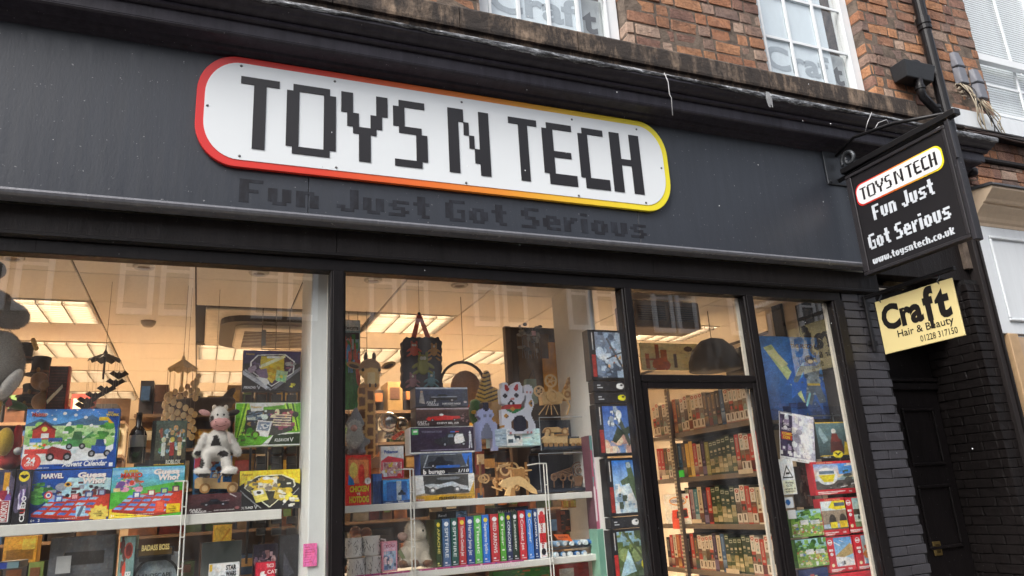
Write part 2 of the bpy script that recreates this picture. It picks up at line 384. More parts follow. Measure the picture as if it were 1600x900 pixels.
def m_fur(name='plush', c=None, strength=.5, scale=160):
    k = ('fur', name, c)
    if k in MATS: return MATS[k]
    m, nt, bs = base(name)
    v = wcoord(nt); f = noise(nt, v, scale, 3)
    if c: col = ramp(nt, f, [(.3, tuple(x*.75 for x in lin(c))), (.7, tuple(min(1, x*1.15) for x in lin(c)))])
    else:
        a = N(nt, 'ShaderNodeAttribute', attribute_name='Col'); col = mix(nt, .25, a.outputs['Color'], ramp(nt, f, [(.3, 'aaa'), (.7, 'fff')]), 'MULTIPLY')
    nt.links.new(col, bs.inputs['Base Color']); bs.inputs['Roughness'].default_value = .9; bs.inputs['Sheen Weight'].default_value = .25
    bump(nt, bs, f, strength, .006); MATS[k] = m; return m
# ================================================================ STRUCTURE
def m_brick():
    m, nt, bs = base('old_brick'); oi = N(nt, 'ShaderNodeObjectInfo'); v = wcoord(nt)
    c = ramp(nt, oi.outputs['Random'], [(0, '9c7058'), (.16, 'b07d5c'), (.30, '8f6a5c'), (.42, 'ba855f'), (.56, '9c8172'), (.68, 'ab7555'), (.82, '806b62'), (.92, 'b69c8a')], 'CONSTANT')
    c = mix(nt, ramp(nt, noise(nt, v, 26, 8, .7), [(.46, 0.0), (.72, .7)]), c, '43342e')
    c = mix(nt, ramp(nt, noise(nt, v, 9, 5, .7), [(.5, 0.0), (.8, .55)]), c, 'c49a80')
    c = mix(nt, ramp(nt, noise(nt, v, 2.2, 5, .65), [(.44, 0.0), (.72, .72)]), c, '33292a')
    c = mix(nt, ramp(nt, noise(nt, v, 60, 3, .6), [(.66, 0.0), (.74, .6)]), c, '1f1a18')
    nt.links.new(c, bs.inputs['Base Color']); bs.inputs['Roughness'].default_value = .85; bump(nt, bs, noise(nt, v, 45, 8, .75), .9, .02); return m
def m_mortar(c0='786a5e', c1='4a4039'):
    m, nt, bs = base('sooty_mortar'); v = wcoord(nt)
    nt.links.new(ramp(nt, noise(nt, v, 14, 6), [(.3, c1), (.7, c0)]), bs.inputs['Base Color']); bs.inputs['Roughness'].default_value = .95; bump(nt, bs, noise(nt, v, 60, 6), .8, .01); return m
def m_paint(name, c, rough=.4, streak=.25, fleck=.0, bmp=.12, lowc=None):
    m, nt, bs = base(name); v = wcoord(nt, (14, 14, 1.2)); v2 = wcoord(nt); l = lin(c)
    col = ramp(nt, noise(nt, v, 1.6, 6, .65), [(.3, tuple(x*(1-streak) for x in l)), (.7, tuple(min(1, x*(1+streak)) for x in l))])
    if fleck:
        col = mix(nt, ramp(nt, noise(nt, v2, 75, 2, .5), [(.735, 0.0), (.76, fleck)]), col, 'b8b8ba')
    nt.links.new(col, bs.inputs['Base Color'])
    nt.links.new(ramp(nt, noise(nt, v, 2.2, 5), [(.3, rough*.8), (.7, min(1., rough*1.3))]), bs.inputs['Roughness'])
    bs.inputs['Specular IOR Level'].default_value = .5 if sum(l) > .12 else .25
    bump(nt, bs, noise(nt, wcoord(nt, (9, 9, 3)), 9, 6), bmp, .01); return m
def m_stone():
    m, nt, bs = base('sooty_sandstone'); v = wcoord(nt, (7, 7, 2.2)); v2 = wcoord(nt)
    c = ramp(nt, noise(nt, v2, 3, 6, .6), [(.3, '5f5148'), (.5, '8f7b68'), (.7, '6a5d54')])
    c = mix(nt, ramp(nt, noise(nt, v, 1.7, 9, .75), [(.34, 0.0), (.52, .93)]), c, '2a2422')
    c = mix(nt, ramp(nt, noise(nt, v2, 5, 6, .65), [(.46, 0.0), (.66, .75)]), c, '201c1b')
    nt.links.new(c, bs.inputs['Base Color']); bs.inputs['Roughness'].default_value = .9; bump(nt, bs, noise(nt, v2, 25, 8, .7), .6, .02); return m
def m_lead():
    m, nt, bs = base('wet_lead'); v = wcoord(nt, (5, 20, 20))
    nt.links.new(ramp(nt, noise(nt, v, 3.5, 8, .75), [(.4, '1c1a1b'), (.52, '6c6e72'), (.62, 'c9ccd0')]), bs.inputs['Base Color']); bs.inputs['Roughness'].default_value = .3; bs.inputs['Metallic'].default_value = .15
    bump(nt, bs, noise(nt, v, 6, 6), .5, .02); return m
BRICK, MORTAR = m_brick(), m_mortar()
FASC = m_paint('slate_grey_gloss', '33373f', .36, .10, .45, .07)
BLACK = m_paint('black_gloss', '191617', .34, .25, .35, .15)
BLACK2 = m_paint('black_weathered', '2b2727', .5, .3, .2, .2)
CORN = m_paint('cornice_black', '35323a', .38, .3, .35, .2)
PIERM = m_paint('painted_brick', '39383d', .45, .12, .25, .25)
DARKB = m_paint('painted_dark_brick', '1c1818', .5, .3, .2, .35)
STONE, LEAD = m_stone(), m_lead()
WHITE = mat('white_gloss', 'dfe3e6', .35, var=.05, scale=6, bmp=.1, bscale=14)
OFFW = mat('white_melamine', 'd9d8d2', .4, var=.04)
GLASS = m_glass('shop_glass', (.97, .98, .97), 2.55, .07); CLEAR = m_clear()
BEIGE = m_paint('stone_paint', 'cbb59c', .5, .06, .1, .15)
NWHITE = m_paint('white_timber', 'd5dade', .4, .04, .1, .1)
def m_ghost():
    m, nt, bs = base('faded_lettering'); v = wcoord(nt, (14, 14, 8))
    nt.links.new(ramp(nt, noise(nt, v, 1.3, 5, .65), [(.42, '222227'), (.66, '30333b')]), bs.inputs['Base Color']); bs.inputs['Roughness'].default_value = .42; bs.inputs['Specular IOR Level'].default_value = .3; return m
# ---- ground, road, pavement
o = MB().box(-60, 60, -60, 40, -.25, -.12).build('ground', mat('soil', '554e48', .95)); o['kind'] = 'structure'
o = MB().box(-50, 50, -7.8, -2.2, -.119, -.115).build('road', m_paint('asphalt', '3c3c3e', .6, .2)); o['kind'] = 'structure'
for y0, y1 in ((-2.2, 12), (-9.9, -7.8)):
    o = MB().box(-50, 50, y0, y1, -.119, 0).build('pavement', m_paint('paving', '8a8680', .7, .2)); o['kind'] = 'structure'
XL, XE = -1.9, 5.58
# ---- shop front --------------------------------------------------------------------------------
SF = thing('toy_shop', 'black painted timber shopfront with slate grey fascia, moulded cornice and large display windows', 'shopfront', (2, 0, 0))
FY = -.10
seams = [XL, at(482, 300, FY).x, at(998, 350, FY).x, 4.44]
zf0, zf1 = 3.10, 4.0
for a, b in zip(seams, seams[1:]):
    MB().box(a+.0012, b-.0012, FY, FY+.06, zf0, zf1).build('fascia_board', FASC, SF, bevel=.002)
MB().extrude_x([(FY+.001, 3.122), (FY-.028, 3.110), (FY-.034, 3.098), (FY-.030, 3.086), (FY-.02, 3.078), (FY+.05, 3.075), (FY+.05, 3.122)], XL, 4.445).build('fascia_ledge', m_paint('ledge_highlight', '68696f', .22, .15, .5, .1), SF)  # lighter grey than the fascia stands in for skylight on the rounded nose
for a, b in ((XL, .6), (.6, 2.55), (2.55, 4.46)):
    MB().box(a+.001, b-.001, -.02, .06, 2.945, 3.076).build('frieze_board', BLACK2, SF, bevel=.002)
MB().extrude_x([(-.021, 2.95), (-.035, 2.944), (-.035, 2.93), (-.012, 2.92), (.03, 2.92), (.03, 2.95)], XL, 4.46).build('frieze_bead', BLACK, SF)
MB().box(-1.9, 4.09, .0, .08, 2.855, 2.922).build('window_head', BLACK, SF, bevel=.004)
# cornice: stacked mouldings
prof = [(FY, 3.955), (FY-.02, 3.96), (FY-.026, 3.972), (FY-.055, 3.978), (FY-.062, 3.992), (FY-.13, 4.0), (FY-.14, 4.008), (FY-.14, 4.012)]
MB().extrude_x(prof+[(.1, 4.012), (.1, 3.955)], XL, XE+.02).build('bed_moulding', CORN, SF)
MB().extrude_x([(-.242, 4.012), (-.242, 4.082), (-.05, 4.082), (-.05, 4.012)], XL, XE+.07).build('corona', CORN, SF, bevel=.003)
MB().extrude_x([(-.05, 4.082), (-.255, 4.082), (-.268, 4.088), (-.272, 4.097), (-.268, 4.106), (-.255, 4.110), (-.05, 4.110)], XL, XE+.09).build('roll_moulding', CORN, SF)
MB().extrude_x([(-.05, 4.110), (-.262, 4.110), (-.285, 4.118), (-.305, 4.128), (-.318, 4.14), (-.335, 4.15), (-.335, 4.172), (.1, 4.21), (.1, 4.11)], XL, XE+.12).build('cyma_moulding', CORN, SF)
# lead flashing along the cornice edge: wavy strip
mb = MB(); n = 150; vs = []; fs = []
for i in range(n+1):
    x = XL+(XE+.13-XL)*i/n; a = .006*math.sin(i*.31)+.006*math.sin(i*.83+1)+random.uniform(-.002, .002); th = .017+.006*math.sin(i*.17+2)+random.uniform(-.003, .003)
    for y, z in ((-.30, 4.19), (-.338+a, 4.188+a), (-.347+a, 4.178+a*.6), (-.345+a*.5, 4.186-th*1.7), (-.331, 4.19-th*1.9)): vs.append((x, y, z))
for i in range(n):
    for k in range(4): fs.append((i*5+k, i*5+k+1, i*5+6+k, i*5+5+k))
mb.add(vs, fs); o = mb.build('lead_flashing', LEAD, SF, smooth=True)
# ghost of old lettering
a, b = at(373, 308, FY), at(1010, 362, FY)
pix_letters('Fun Just Got Serious', (a.x, FY-.0012, 3.152), (1, 0, 0), (0, 0, 1), b.x-a.x, .125, (0, .001, 0), m_ghost(), SF)
# window frame posts
def post(x0, x1, z0, z1, name='mullion', y0=.0, y1=.085):
    return MB().box(x0, x1, y0, y1, z0, z1).build(name, BLACK, SF, bevel=.006)
m1l, m1r = at(515, 600, 0).x, at(540, 600, 0).x
m2l, m2r = at(987, 600, 0).x, at(1010, 600, 0).x
d1, d2 = at(1196, 700, 0).x, at(1214, 700, 0).x
w4r, frR = at(1317, 560, 0).x, at(1334, 560, 0).x
for a, b, nm in ((m1l, m1r, 'mullion'), (m2l, m2r-.03, 'mullion'), (d1+.012, d2, 'door_jamb'), (w4r, frR, 'corner_post')):
    post(a, b, .45, 2.856, nm)
    MB().box(a+.012, b-.012, -.012, .0, .45, 2.856).build('bead', BLACK, SF, bevel=.003)
post(-1.9, -1.75, .45, 2.856)
ztr = at(1090, 591, 0).z
post(m2r-.03, d1+.012, ztr-.022, ztr+.022, 'transom')
# door leaf frame
DR = thing('shop_door', 'glazed black shop door below the transom light', 'door', ((m2r+d1)/2, .01, 0))
for a, b in ((m2r-.03, m2r+.012), (d1-.016, d1+.012)): MB().box(a, b, .006, .05, .02, ztr-.023).build('stile', BLACK, DR, bevel=.004)
MB().box(m2r+.012, d1-.016, .007, .05, .02, .3).build('bottom_rail', BLACK, DR); MB().box(m2r+.012, d1-.016, .007, .05, ztr-.06, ztr-.023).build('top_rail', BLACK, DR)
def pane(x0, x1, z0, z1, parent, name='window_pane', y=.04):
    mb = MB().box(x0, x1, y, y+.006, z0, z1); mb.m = [1, 1, 0, 1, 1, 1]
    return mb.build(name, [GLASS, CLEAR], parent, fix=False)
pane(-1.75, m1l, .6, 2.856, SF); pane(m1r, m2l, .6, 2.856, SF); pane(m2r-.03, d1+.012, ztr+.022, 2.856, SF, 'transom_light'); pane(d2, w4r, .6, 2.856, SF)
pane(m2r+.012, d1-.016, .3, ztr-.06, DR, 'glass', .025)
for a, b in ((-1.9, m2l), (d2, w4r)):
    MB().box(a, b, .0, .09, 0, .6).build('stall_riser', BLACK2, SF, bevel=.004)
    MB().box(a, b, -.05, .1, .6, .64).build('window_sill', BLACK, SF, bevel=.006)
# white edge strips inside the door and right window
for (x0, y0), (x1, y1), nm in (((1176, 470), (1184, 581), 'edge_strip'), ((1195, 640), (1202, 640), 'edge_strip'), ((1311, 560), (1320, 560), 'edge_strip')):
    pass
wp = mat('cream_strip', 'cfc8bb', .5)
MB().box(d1-.034, d1-.014, .055, .07, .3, ztr-.06).build('edge_strip', wp, SF); MB().box(d1-.014, d1+.008, .055, .07, ztr+.03, 2.85).build('edge_strip', wp, SF)
MB().box(w4r-.022, w4r-.001, .055, .075, .64, 2.85).build('edge_strip', wp, SF)
MB().box(m1l-.001, m1r+.001, .09, .11, .64, 2.95).build('post_liner', OFFW, SF); 
# ---- painted brick pier and doorway --------------------------------------------------------------
PX0, PX1, SX, DY = frR, 4.43, 5.42, .45
def wall_x(parent, x0, x1, z0, z1, y, pitch, length, m, zoff=0., flem=False, depth=.06, openings=(), stack=False, jit=.0015, vis=True, gap=.010):
    k0 = int(math.floor((z0-zoff)/pitch)); k1 = int(math.ceil((z1-zoff)/pitch)); cnt = 0
    for k in range(k0, k1):
        za = max(z0, zoff+k*pitch)+gap/2; zb = min(z1, zoff+(k+1)*pitch)-gap/2
        if zb-za < .015: continue
        x = x0-(0 if stack else (length*.5 if k % 2 else 0)); x -= 0 if not flem else random.uniform(0, .04); i = 0
        while x < x1:
            L = length if not flem else (length if (i+k) % 2 == 0 else length*.5); L *= 1+random.uniform(-.06, .06)*(1 if flem else .3)
            segs = [(max(x, x0), min(x+L, x1))]
            for ox0, ox1, oz0, oz1 in openings:
                if (za+zb)/2 > oz0 and (za+zb)/2 < oz1:
                    ns = []
                    for a, b in segs:
                        if b <= ox0 or a >= ox1: ns.append((a, b))
                        else:
                            if a < ox0: ns.append((a, ox0))
                            if b > ox1: ns.append((ox1, b))
                    segs = ns
            for a, b in segs:
                if b-a > .03:
                    px, py, d = proj(((a+b)/2, y, (za+zb)/2))
                    if not vis or (-90 < px < 1700 and -110 < py < 980):
                        brick((a+b)/2, y+depth/2+random.uniform(-jit, jit), (za+zb)/2, b-a-gap, depth, zb-za, m, parent); cnt += 1
            x += L; i += 1
    return cnt
BV = {}
def brick_var(m):
    if m.name not in BV:
        L = []
        for q in range(6):
            bm = bmesh.new(); bmesh.ops.create_cube(bm, size=1)
            es = [e for e in bm.edges if all(v.co.y < 0 for v in e.verts) or (e.verts[0].co.y*e.verts[1].co.y < 0)]
            bmesh.ops.bevel(bm, geom=es, offset=.055, segments=1, affect='EDGES')
            for v in bm.verts:
                if v.co.y < 0: v.co.x += random.uniform(-.018, .018); v.co.z += random.uniform(-.035, .035); v.co.y += random.uniform(-.05, .05)
            me = bpy.data.meshes.new('brick'); bm.to_mesh(me); bm.free(); me.materials.append(m); L.append(me)
        BV[m.name] = L
    return BV[m.name]
def brick(x, y, z, sx, sy, sz, m, parent, rz=0.):
    o = bpy.data.objects.new('brick', random.choice(brick_var(m))); COL.objects.link(o); o.parent = parent
    o.location = Vector((x, y, z))-parent.location; o.scale = (sx, sy, sz); o.rotation_euler = (0, random.uniform(-.006, .006), rz); return o
PI = thing('brick_pier', 'slate grey painted brick pier between the poster window and the recessed doorway', 'pier', ((PX0+PX1)/2, .05, 0))
MB().box(PX0+.001, PX1-.004, .012, .45, 0, 2.944).build('mortar', m_mortar('2c2b2f', '232226'), PI)
wall_x(PI, PX0, PX1, .3, 2.944, 0., .0605, .3, PIERM, .012, depth=.05, jit=.001, gap=.005)
DW = thing('doorway_wall', 'black painted brick side wall and end pier of the recessed doorway', 'wall', (SX, .2, 0))
MB().box(SX+.012, XE-.001, .012, .6, 0, 3.099).build('mortar', m_mortar('141214', '0d0b0c'), DW)
wall_x(DW, SX, XE, .3, 3.07, 0., .0667, .2, DARKB, .0, depth=.05, jit=.001, gap=.006)
for k in range(int(3.05/.0667)):
    z = (k+.5)*.0667
    if z < .4: continue
    ys = [.05, .16, .39, .45] if k % 2 else [.05, .28, .45]
    for a, b in zip(ys, ys[1:]):
        o = brick(SX+.02, (a+b)/2, z, b-a-.006, .04, .0607, DARKB, DW, -math.pi/2)
# lintel above the doorway with a worn plaster patch
MB().box(PX1+.012, XE, .05, .6, 3.101, 3.95).build('lintel', DARKB, DW, bevel=.004); MB().box(PX1+.012, SX, .2, .6, 2.72, 3.10).build('lintel', DARKB, DW, bevel=.004)
a, b = at(1381, 440, .2), at(1420, 425, .2)
mb = MB()
for k in range(4):
    for i in range(2):
        x = a.x-.02+i*.105+(k % 2)*.03; z = a.z-.06+k*.055
        mb.box(x, x+.1, .19, .2, z, z+.05)
mb.build('plaster_patch', mat('worn_plaster', 'a28f70', .9, var=.3, scale=20, bmp=.5), DW, bevel=.002)
MB().box(PX0, XE, .6, .7, 0, 3.07).build('back_wall', DARKB, DW)
ED = thing('panel_door', 'black panelled house door with brass letterbox in the recessed doorway', 'door', (PX1+.45, DY, 0))
MB().box(PX1, SX, DY, DY+.05, 0, 2.719).build('door_leaf', BLACK, ED)
MB().box(PX1, SX, DY-.03, DY, 2.30, 2.36).build('door_hood', BLACK, ED, bevel=.006); MB().box(PX1, SX, DY-.045, DY-.001, 2.362, 2.392).build('door_hood', BLACK, ED, bevel=.006)
for z0, z1 in ((1.72, 2.16), (1.12, 1.58), (.3, .85)):
    for x0, x1 in ((PX1+.1, PX1+.46), (PX1+.56, SX-.08)):
        mb = MB()
        for (a, b, c, d) in ((x0, x1, z0, z0+.025), (x0, x1, z1-.025, z1), (x0, x0+.025, z0+.026, z1-.026), (x1-.025, x1, z0+.026, z1-.026)): mb.box(a, b, DY-.018, DY, c, d)
        mb.build('panel_moulding', BLACK, ED, bevel=.006)
lp = at(1466, 857, DY-.01); br = mat('brass', '9a8453', .35, .8)
MB().box(lp.x-.045, lp.x+.035, DY-.012, DY-.001, lp.z-.05, lp.z+.05).build('letterbox', br, ED, bevel=.004)
MB().box(lp.x-.028, lp.x+.018, DY-.017, DY-.0125, lp.z-.03, lp.z+.03).build('flap', mat('brass_dark', '5e5034', .4, .8), ED, bevel=.003)
# ---- upper brick building -------------------------------------------------------------------------
UB = thing('brick_building', 'old orange brick upper storey with sooty stone sill course and white sash windows', 'building', (2.5, .1, 4.2))
A0, A1 = at(752, 10, 0).x, at(978, 40, 0).x; B0, B1 = at(1194, 60, 0).x, at(1363, 122, 0).x; C0 = at(1547, 150, 0).x
ZS = 4.612
OP = [(A0, A1, 4.4, 9), (B0, B1, 4.4, 9), (C0, C0+1.4, 4.4, 9)]
segs = [(XL, A0), (A1, B0), (B1, C0)]
for a, b in segs: MB().box(a+.012, b-.012, .006, .4, 4.15, 8.6).build('mortar', MORTAR, UB)
for a, b in ((A0, A1), (B0, B1)): MB().box(a-.1, b+.1, .014, .4, 4.15, ZS-.02).build('mortar', MORTAR, UB)
wall_x(UB, XL, C0, ZS, 6.6, 0., .1035, .232, BRICK, ZS+.0, flem=True, depth=.11, openings=OP, jit=.006, gap=.017)
sj = [XL, at(300, -20, -.05).x, at(520, 5, -.05).x, at(718, 35, -.05).x, at(902, 60, -.05).x, at(1200, 120, -.05).x, at(1432, 165, -.05).x]
for a, b in zip(sj, sj[1:]):
    L = b-a; mb = MB(); n = 14; pr = []
    mb.extrude_x([(.0, 4.44), (-.052, 4.452), (-.056, 4.47), (-.055, ZS-.02), (-.045, ZS-.004), (.16, ZS+.004), (.16, 4.44)], a+.003, b-.003)
    mb.build('stone_block', STONE, UB)
MB().extrude_x([(.0, 4.40), (-.03, 4.41), (-.03, 4.449), (0, 4.449)], XL, sj[-1]).build('stone_string', STONE, UB)
def sash(x0, x1, zb, cols, rows, bar=.014, y=.09, ph=.42, casing=.085, nm='sash_window', left=True):
    w = bpy.data.objects.new(nm, None); COL.objects.link(w); w.parent = UB; w.location = Vector(((x0+x1)/2, y, zb))-UB.location
    def sub(n, mb, m, bv=.003, **k): return mb.build(n, m, w, bevel=bv, **k)
    H = 1.7; wx0, wx1 = x0+casing, x1-casing
    mb = MB().box(x0, wx0, y, y+.1, zb, zb+H); sub('casing', mb, WHITE); sub('casing', MB().box(wx1, x1, y, y+.1, zb, zb+H), WHITE)
    sub('casing', MB().box(wx1-.02, wx1, y-.012, y, zb, zb+H), WHITE); sub('casing', MB().box(wx0, wx0+.02, y-.012, y, zb, zb+H), WHITE)
    sub('bottom_rail', MB().box(wx0+.001, wx1-.001, y+.012, y+.06, zb, zb+.035), WHITE)
    mbp = MB().box(wx0, wx1, y+.03, y+.034, zb+.03, zb+H); mbp.m = [1, 1, 0, 1, 1, 1]; mbp.build('pane', [GLASS, CLEAR], w, fix=False)
    for i in range(1, cols):
        x = wx0+(wx1-wx0)*i/cols; sub('glazing_bar', MB().box(x-bar, x+bar, y+.014, y+.029, zb+.035, zb+H), WHITE)
    for j in range(1, rows):
        z = zb+.02+ph*j; sub('glazing_bar', MB().box(wx0, wx1, y+.016, y+.0285, z-bar, z+bar), WHITE)
    return w, wx0, wx1
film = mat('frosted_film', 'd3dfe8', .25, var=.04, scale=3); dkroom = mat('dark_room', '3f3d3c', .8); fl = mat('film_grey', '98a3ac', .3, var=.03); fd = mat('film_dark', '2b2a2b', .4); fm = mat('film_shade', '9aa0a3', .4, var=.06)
for x0, x1, zb, tex0 in ((A0, A1, ZS+.005, 0), (B0, B1, ZS+.005, 1)):
    w, a, b = sash(x0, x1, zb, 4 if tex0 == 0 else 3, 3)
    cut = a+(b-a)*.80; yb = .1265
    top = zb+.445
    MB().box(a, cut, yb, yb+.004, zb, zb+1.6).build('blind', film, w)
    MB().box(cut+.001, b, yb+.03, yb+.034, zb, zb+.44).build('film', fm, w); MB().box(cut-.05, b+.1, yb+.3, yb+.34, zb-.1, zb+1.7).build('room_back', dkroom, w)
    mb = MB(); mb2 = MB(); W = b-a
    def lay(s, x, z, h, wd, bold):     # lettering across the film; the part right of the blind edge reads black
        mt = MB(); letters(mt, s, (x, yb-.002, z), (1, 0, 0), (0, 0, 1), h, wd, bold); return mt
    zt = zb+.165
    lay('Craf', a+W*.02, zt, .21, W*.74, .035).build('lettering', fl, w, fix=False)
    letters(mb2, 't', (cut+.015, yb+.027, zt), (1, 0, 0), (0, 0, 1), .20, W*.13, .035)
    lay('Hair & Bea', a+W*.08, zb+.055, .07, W*.68, .012).build('lettering', fl, w, fix=False)
    letters(mb2, 'uty', (cut+.004, yb+.027, zb+.055), (1, 0, 0), (0, 0, 1), .07, W*.16, .012); mb2.build('lettering', fd, w, fix=False)
w, a, b = sash(C0, C0+1.3, at(1560, 180, .1).z, 2, 2, ph=.3); zc = at(1560, 180, .1).z
MB().box(a-.05, b+.05, .045, .1, zc+.52, zc+.60).build('meeting_rail', WHITE, w, bevel=.004)
sm = None; slm = mat('blind_slat', 'e3e8ec', .4, var=.03)
for k in range(56):
    z = zc+.035+k*.0265
    o = bpy.data.objects.new('slat', sm) if sm else MB().add([(a, .165, z), (b, .165, z), (b, .169, z+.0255), (a, .169, z+.0255)], [(0, 1, 2, 3)]).add([(a, .1655, z), (a, .1695, z+.0255), (b, .1735, z+.022), (b, .1655, z)], [(0, 1, 2, 3)]).build('slat', slm, w, fix=False)
    if sm is None: sm = o.data; z00 = z
    else: COL.objects.link(o); o.parent = w; o.location = (0, 0, z-z00)
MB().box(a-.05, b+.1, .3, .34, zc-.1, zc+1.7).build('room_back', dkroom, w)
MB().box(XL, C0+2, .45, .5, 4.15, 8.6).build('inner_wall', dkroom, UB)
# white painted sill of the next house, its brickwork, cornice and fascia
NB = thing('neighbour_shop', 'white and stone coloured neighbouring shopfront with moulded cornice at the right edge', 'shopfront', (6.2, 0, 0))
NX = at(1487, 180, -.03).x
MB().box(NX, 8.5, -.035, .2, 4.475, 4.64).build('white_sill', NWHITE, NB, bevel=.006)
MB().box(NX-.2, 8.5, .014, .5, 3.2, 4.62).build('mortar', MORTAR, NB)
MB().box(NX+.1, 8.5, -.06, .05, 4.40, 4.44).build('cable_ledge', BLACK2, NB, bevel=.006)
wall_x(NB, XE+.02, 7.4, 3.75, 4.17, 0., .095, .21, BRICK, 3.75, flem=True, depth=.08, jit=.004); wall_x(NB, XE+.02, 7.4, 4.22, 4.40, 0., .09, .21, BRICK, 4.22, flem=True, depth=.08, jit=.004)
MB().box(XE+.02, 8.5, -.03, .06, 4.175, 4.215).build('string_course', BLACK2, NB, bevel=.01)
x0 = 5.66
pf = [(.0, 3.56), (-.03, 3.56), (-.035, 3.585), (-.05, 3.60), (-.06, 3.625), (-.085, 3.66), (-.12, 3.69), (-.135, 3.70), (-.135, 3.715), (-.16, 3.72), (-.17, 3.74), (-.20, 3.765), (-.225, 3.79), (-.235, 3.80), (-.235, 3.82), (0, 3.85)]
MB().extrude_x(pf, x0, 8.5).build('moulded_cornice', BEIGE, NB)
MB().extrude_x([(0, 3.852), (-.238, 3.822), (-.252, 3.824), (-.252, 3.838), (-.235, 3.846), (0, 3.88)], x0-.012, 8.5).build('lead_capping', mat('lead_cap', '55565a', .35, .4, .3, 12, .3), NB)
zb = at(1570, 521, -.03).z
MB().box(x0+.01, 8.5, -.03, .05, zb, 3.559).build('fascia_panel', NWHITE, NB, bevel=.004)
X1 = x0+.115
for (a, b, c, d) in ((X1, 8.3, 3.45, 3.475), (X1, 8.3, zb+.10, zb+.125), (X1, X1+.025, zb+.126, 3.449)):
    MB().box(a, b, -.048, -.031, c, d).build('panel_moulding', NWHITE, NB, bevel=.007)
MB().box(x0+.05, x0+.16, -.045, .06, 0, zb-.001).build('pilaster', mat('pilaster_paint', 'b39572', .5), NB, bevel=.006); MB().box(x0+.17, 8.5, -.02, .06, 0, zb-.02).build('pilaster', mat('pilaster_paint2', 'b39a80', .5), NB)
# black boxed strip and its moulding at the party line
ST = thing('party_strip', 'tall black timber strip covering the join between the two shopfronts', 'timber strip', (XE, 0, 0))
MB().box(XE-.005, XE+.045, -.03, .05, 0, 3.56).build('board', BLACK2, ST, bevel=.004); MB().box(XE+.046, XE+.07, -.045, .05, 0, 3.56).build('bead', BLACK, ST, bevel=.006); MB().box(XE+.071, XE+.085, -.02, .05, 0, 3.56).build('board', BLACK2, ST, bevel=.003)
# opposite side of the street: terrace that the windows mirror
OPB = thing('opposite_terrace', 'pale rendered terrace with white sash windows across the street', 'building', (2, -9.9, 0))
ren = m_paint('render', '7d6e61', .8, .08); brk2 = m_paint('far_brick', '7a6458', .8, .15)
MB().box(-14, 20, -11, -9.9, 0, 3.4).build('ground_storey', m_paint('dark_shopfronts', '4b4643', .5), OPB); MB().box(-14, 20, -11, -9.91, 3.4, 6.9).build('wall', ren, OPB)
MB().box(-14, 20, -11.2, -9.7, 6.9, 7.02).build('eaves', mat('eaves', '5b5855', .6), OPB)
dg = mat('far_pane', '33383c', .1)
for i in range(-3, 8):
    for z0 in (5.1,):
        for q in (0, 1):
            xa = -1.45+i*2.15+q*.64
            f = MB(); H = 1.55
            for (a, b, c, d) in ((xa, xa+.085, z0, z0+H), (xa+.455, xa+.54, z0, z0+H), (xa+.085, xa+.455, z0, z0+.10), (xa+.085, xa+.455, z0+H-.08, z0+H), (xa+.085, xa+.455, z0+H*.5, z0+H*.5+.05)): f.box(a, b, -9.909, -9.83, c, d)
            fo = f.build('window', mat('far_white', 'f7f7f6', .5), OPB)
            MB().box(xa+.086, xa+.454, -9.909, -9.87, z0+.101, z0+H-.081).build('pane', dg, fo)
# ================================================================ SIGNS, PIPES, WIRES
def rrect(x0, x1, z0, z1, rx, rz, n=12):
    P = []
    for cx, cz, a0 in ((x1-rx, z1-rz, 0), (x0+rx, z1-rz, 90), (x0+rx, z0+rz, 180), (x1-rx, z0+rz, 270)):
        for i in range(n+1):
            a = math.radians(a0+90*i/n); P.append((cx+rx*math.cos(a), cz+rz*math.sin(a)))
    return P
def m_grad(name, axis, v0, v1, stops):
    m, nt, bs = base(name); g = N(nt, 'ShaderNodeNewGeometry'); sp = N(nt, 'ShaderNodeSeparateXYZ'); nt.links.new(g.outputs['Position'], sp.inputs[0])
    mr = N(nt, 'ShaderNodeMapRange'); mr.inputs[1].default_value = v0; mr.inputs[2].default_value = v1; nt.links.new(sp.outputs[axis], mr.inputs[0])
    nt.links.new(ramp(nt, mr.outputs[0], stops), bs.inputs['Base Color']); bs.inputs['Roughness'].default_value = .35; return m
SY = FY-.024
sx0, sx1 = at(305, 180, SY).x, at(1046.5, 275, SY).x
sz0 = (at(390, 262, SY).z+at(960, 324, SY).z)/2; sz1 = (at(390, 93.5, SY).z+at(960, 181, SY).z)/2
SG = thing('shop_sign', 'white rounded fascia sign with black pixel letters and red to yellow border', 'sign', ((sx0+sx1)/2, SY, sz0))
GR = [(0, 'd62a2a'), (.22, 'dc3d26'), (.42, 'e66f28'), (.58, 'e9902c'), (.74, 'edbd32'), (.9, 'efd92c'), (1, 'efe02a')]
mb = MB().prism([(x, SY, z) for x, z in rrect(sx0, sx1, sz0, sz1, .195, .225)], (0, .0225, 0)); mb.build('border', m_grad('sign_border', 0, sx0, sx1, GR), SG, bevel=.002)
b = .038
mb = MB().prism([(x, SY-.003, z) for x, z in rrect(sx0+b, sx1-b, sz0+b, sz1-b, .17, .20)], (0, .0029, 0)); mb.build('board', mat('sign_white', 'e2e7ea', .28, var=.025, scale=2.2), SG)
LK = mat('sign_black', '1d1a1d', .35, var=.1, scale=5)
zt = (at(377, 119, SY).z+at(950, 207, SY).z)/2; zbm = (at(396, 233, SY).z+at(1003, 304, SY).z)/2
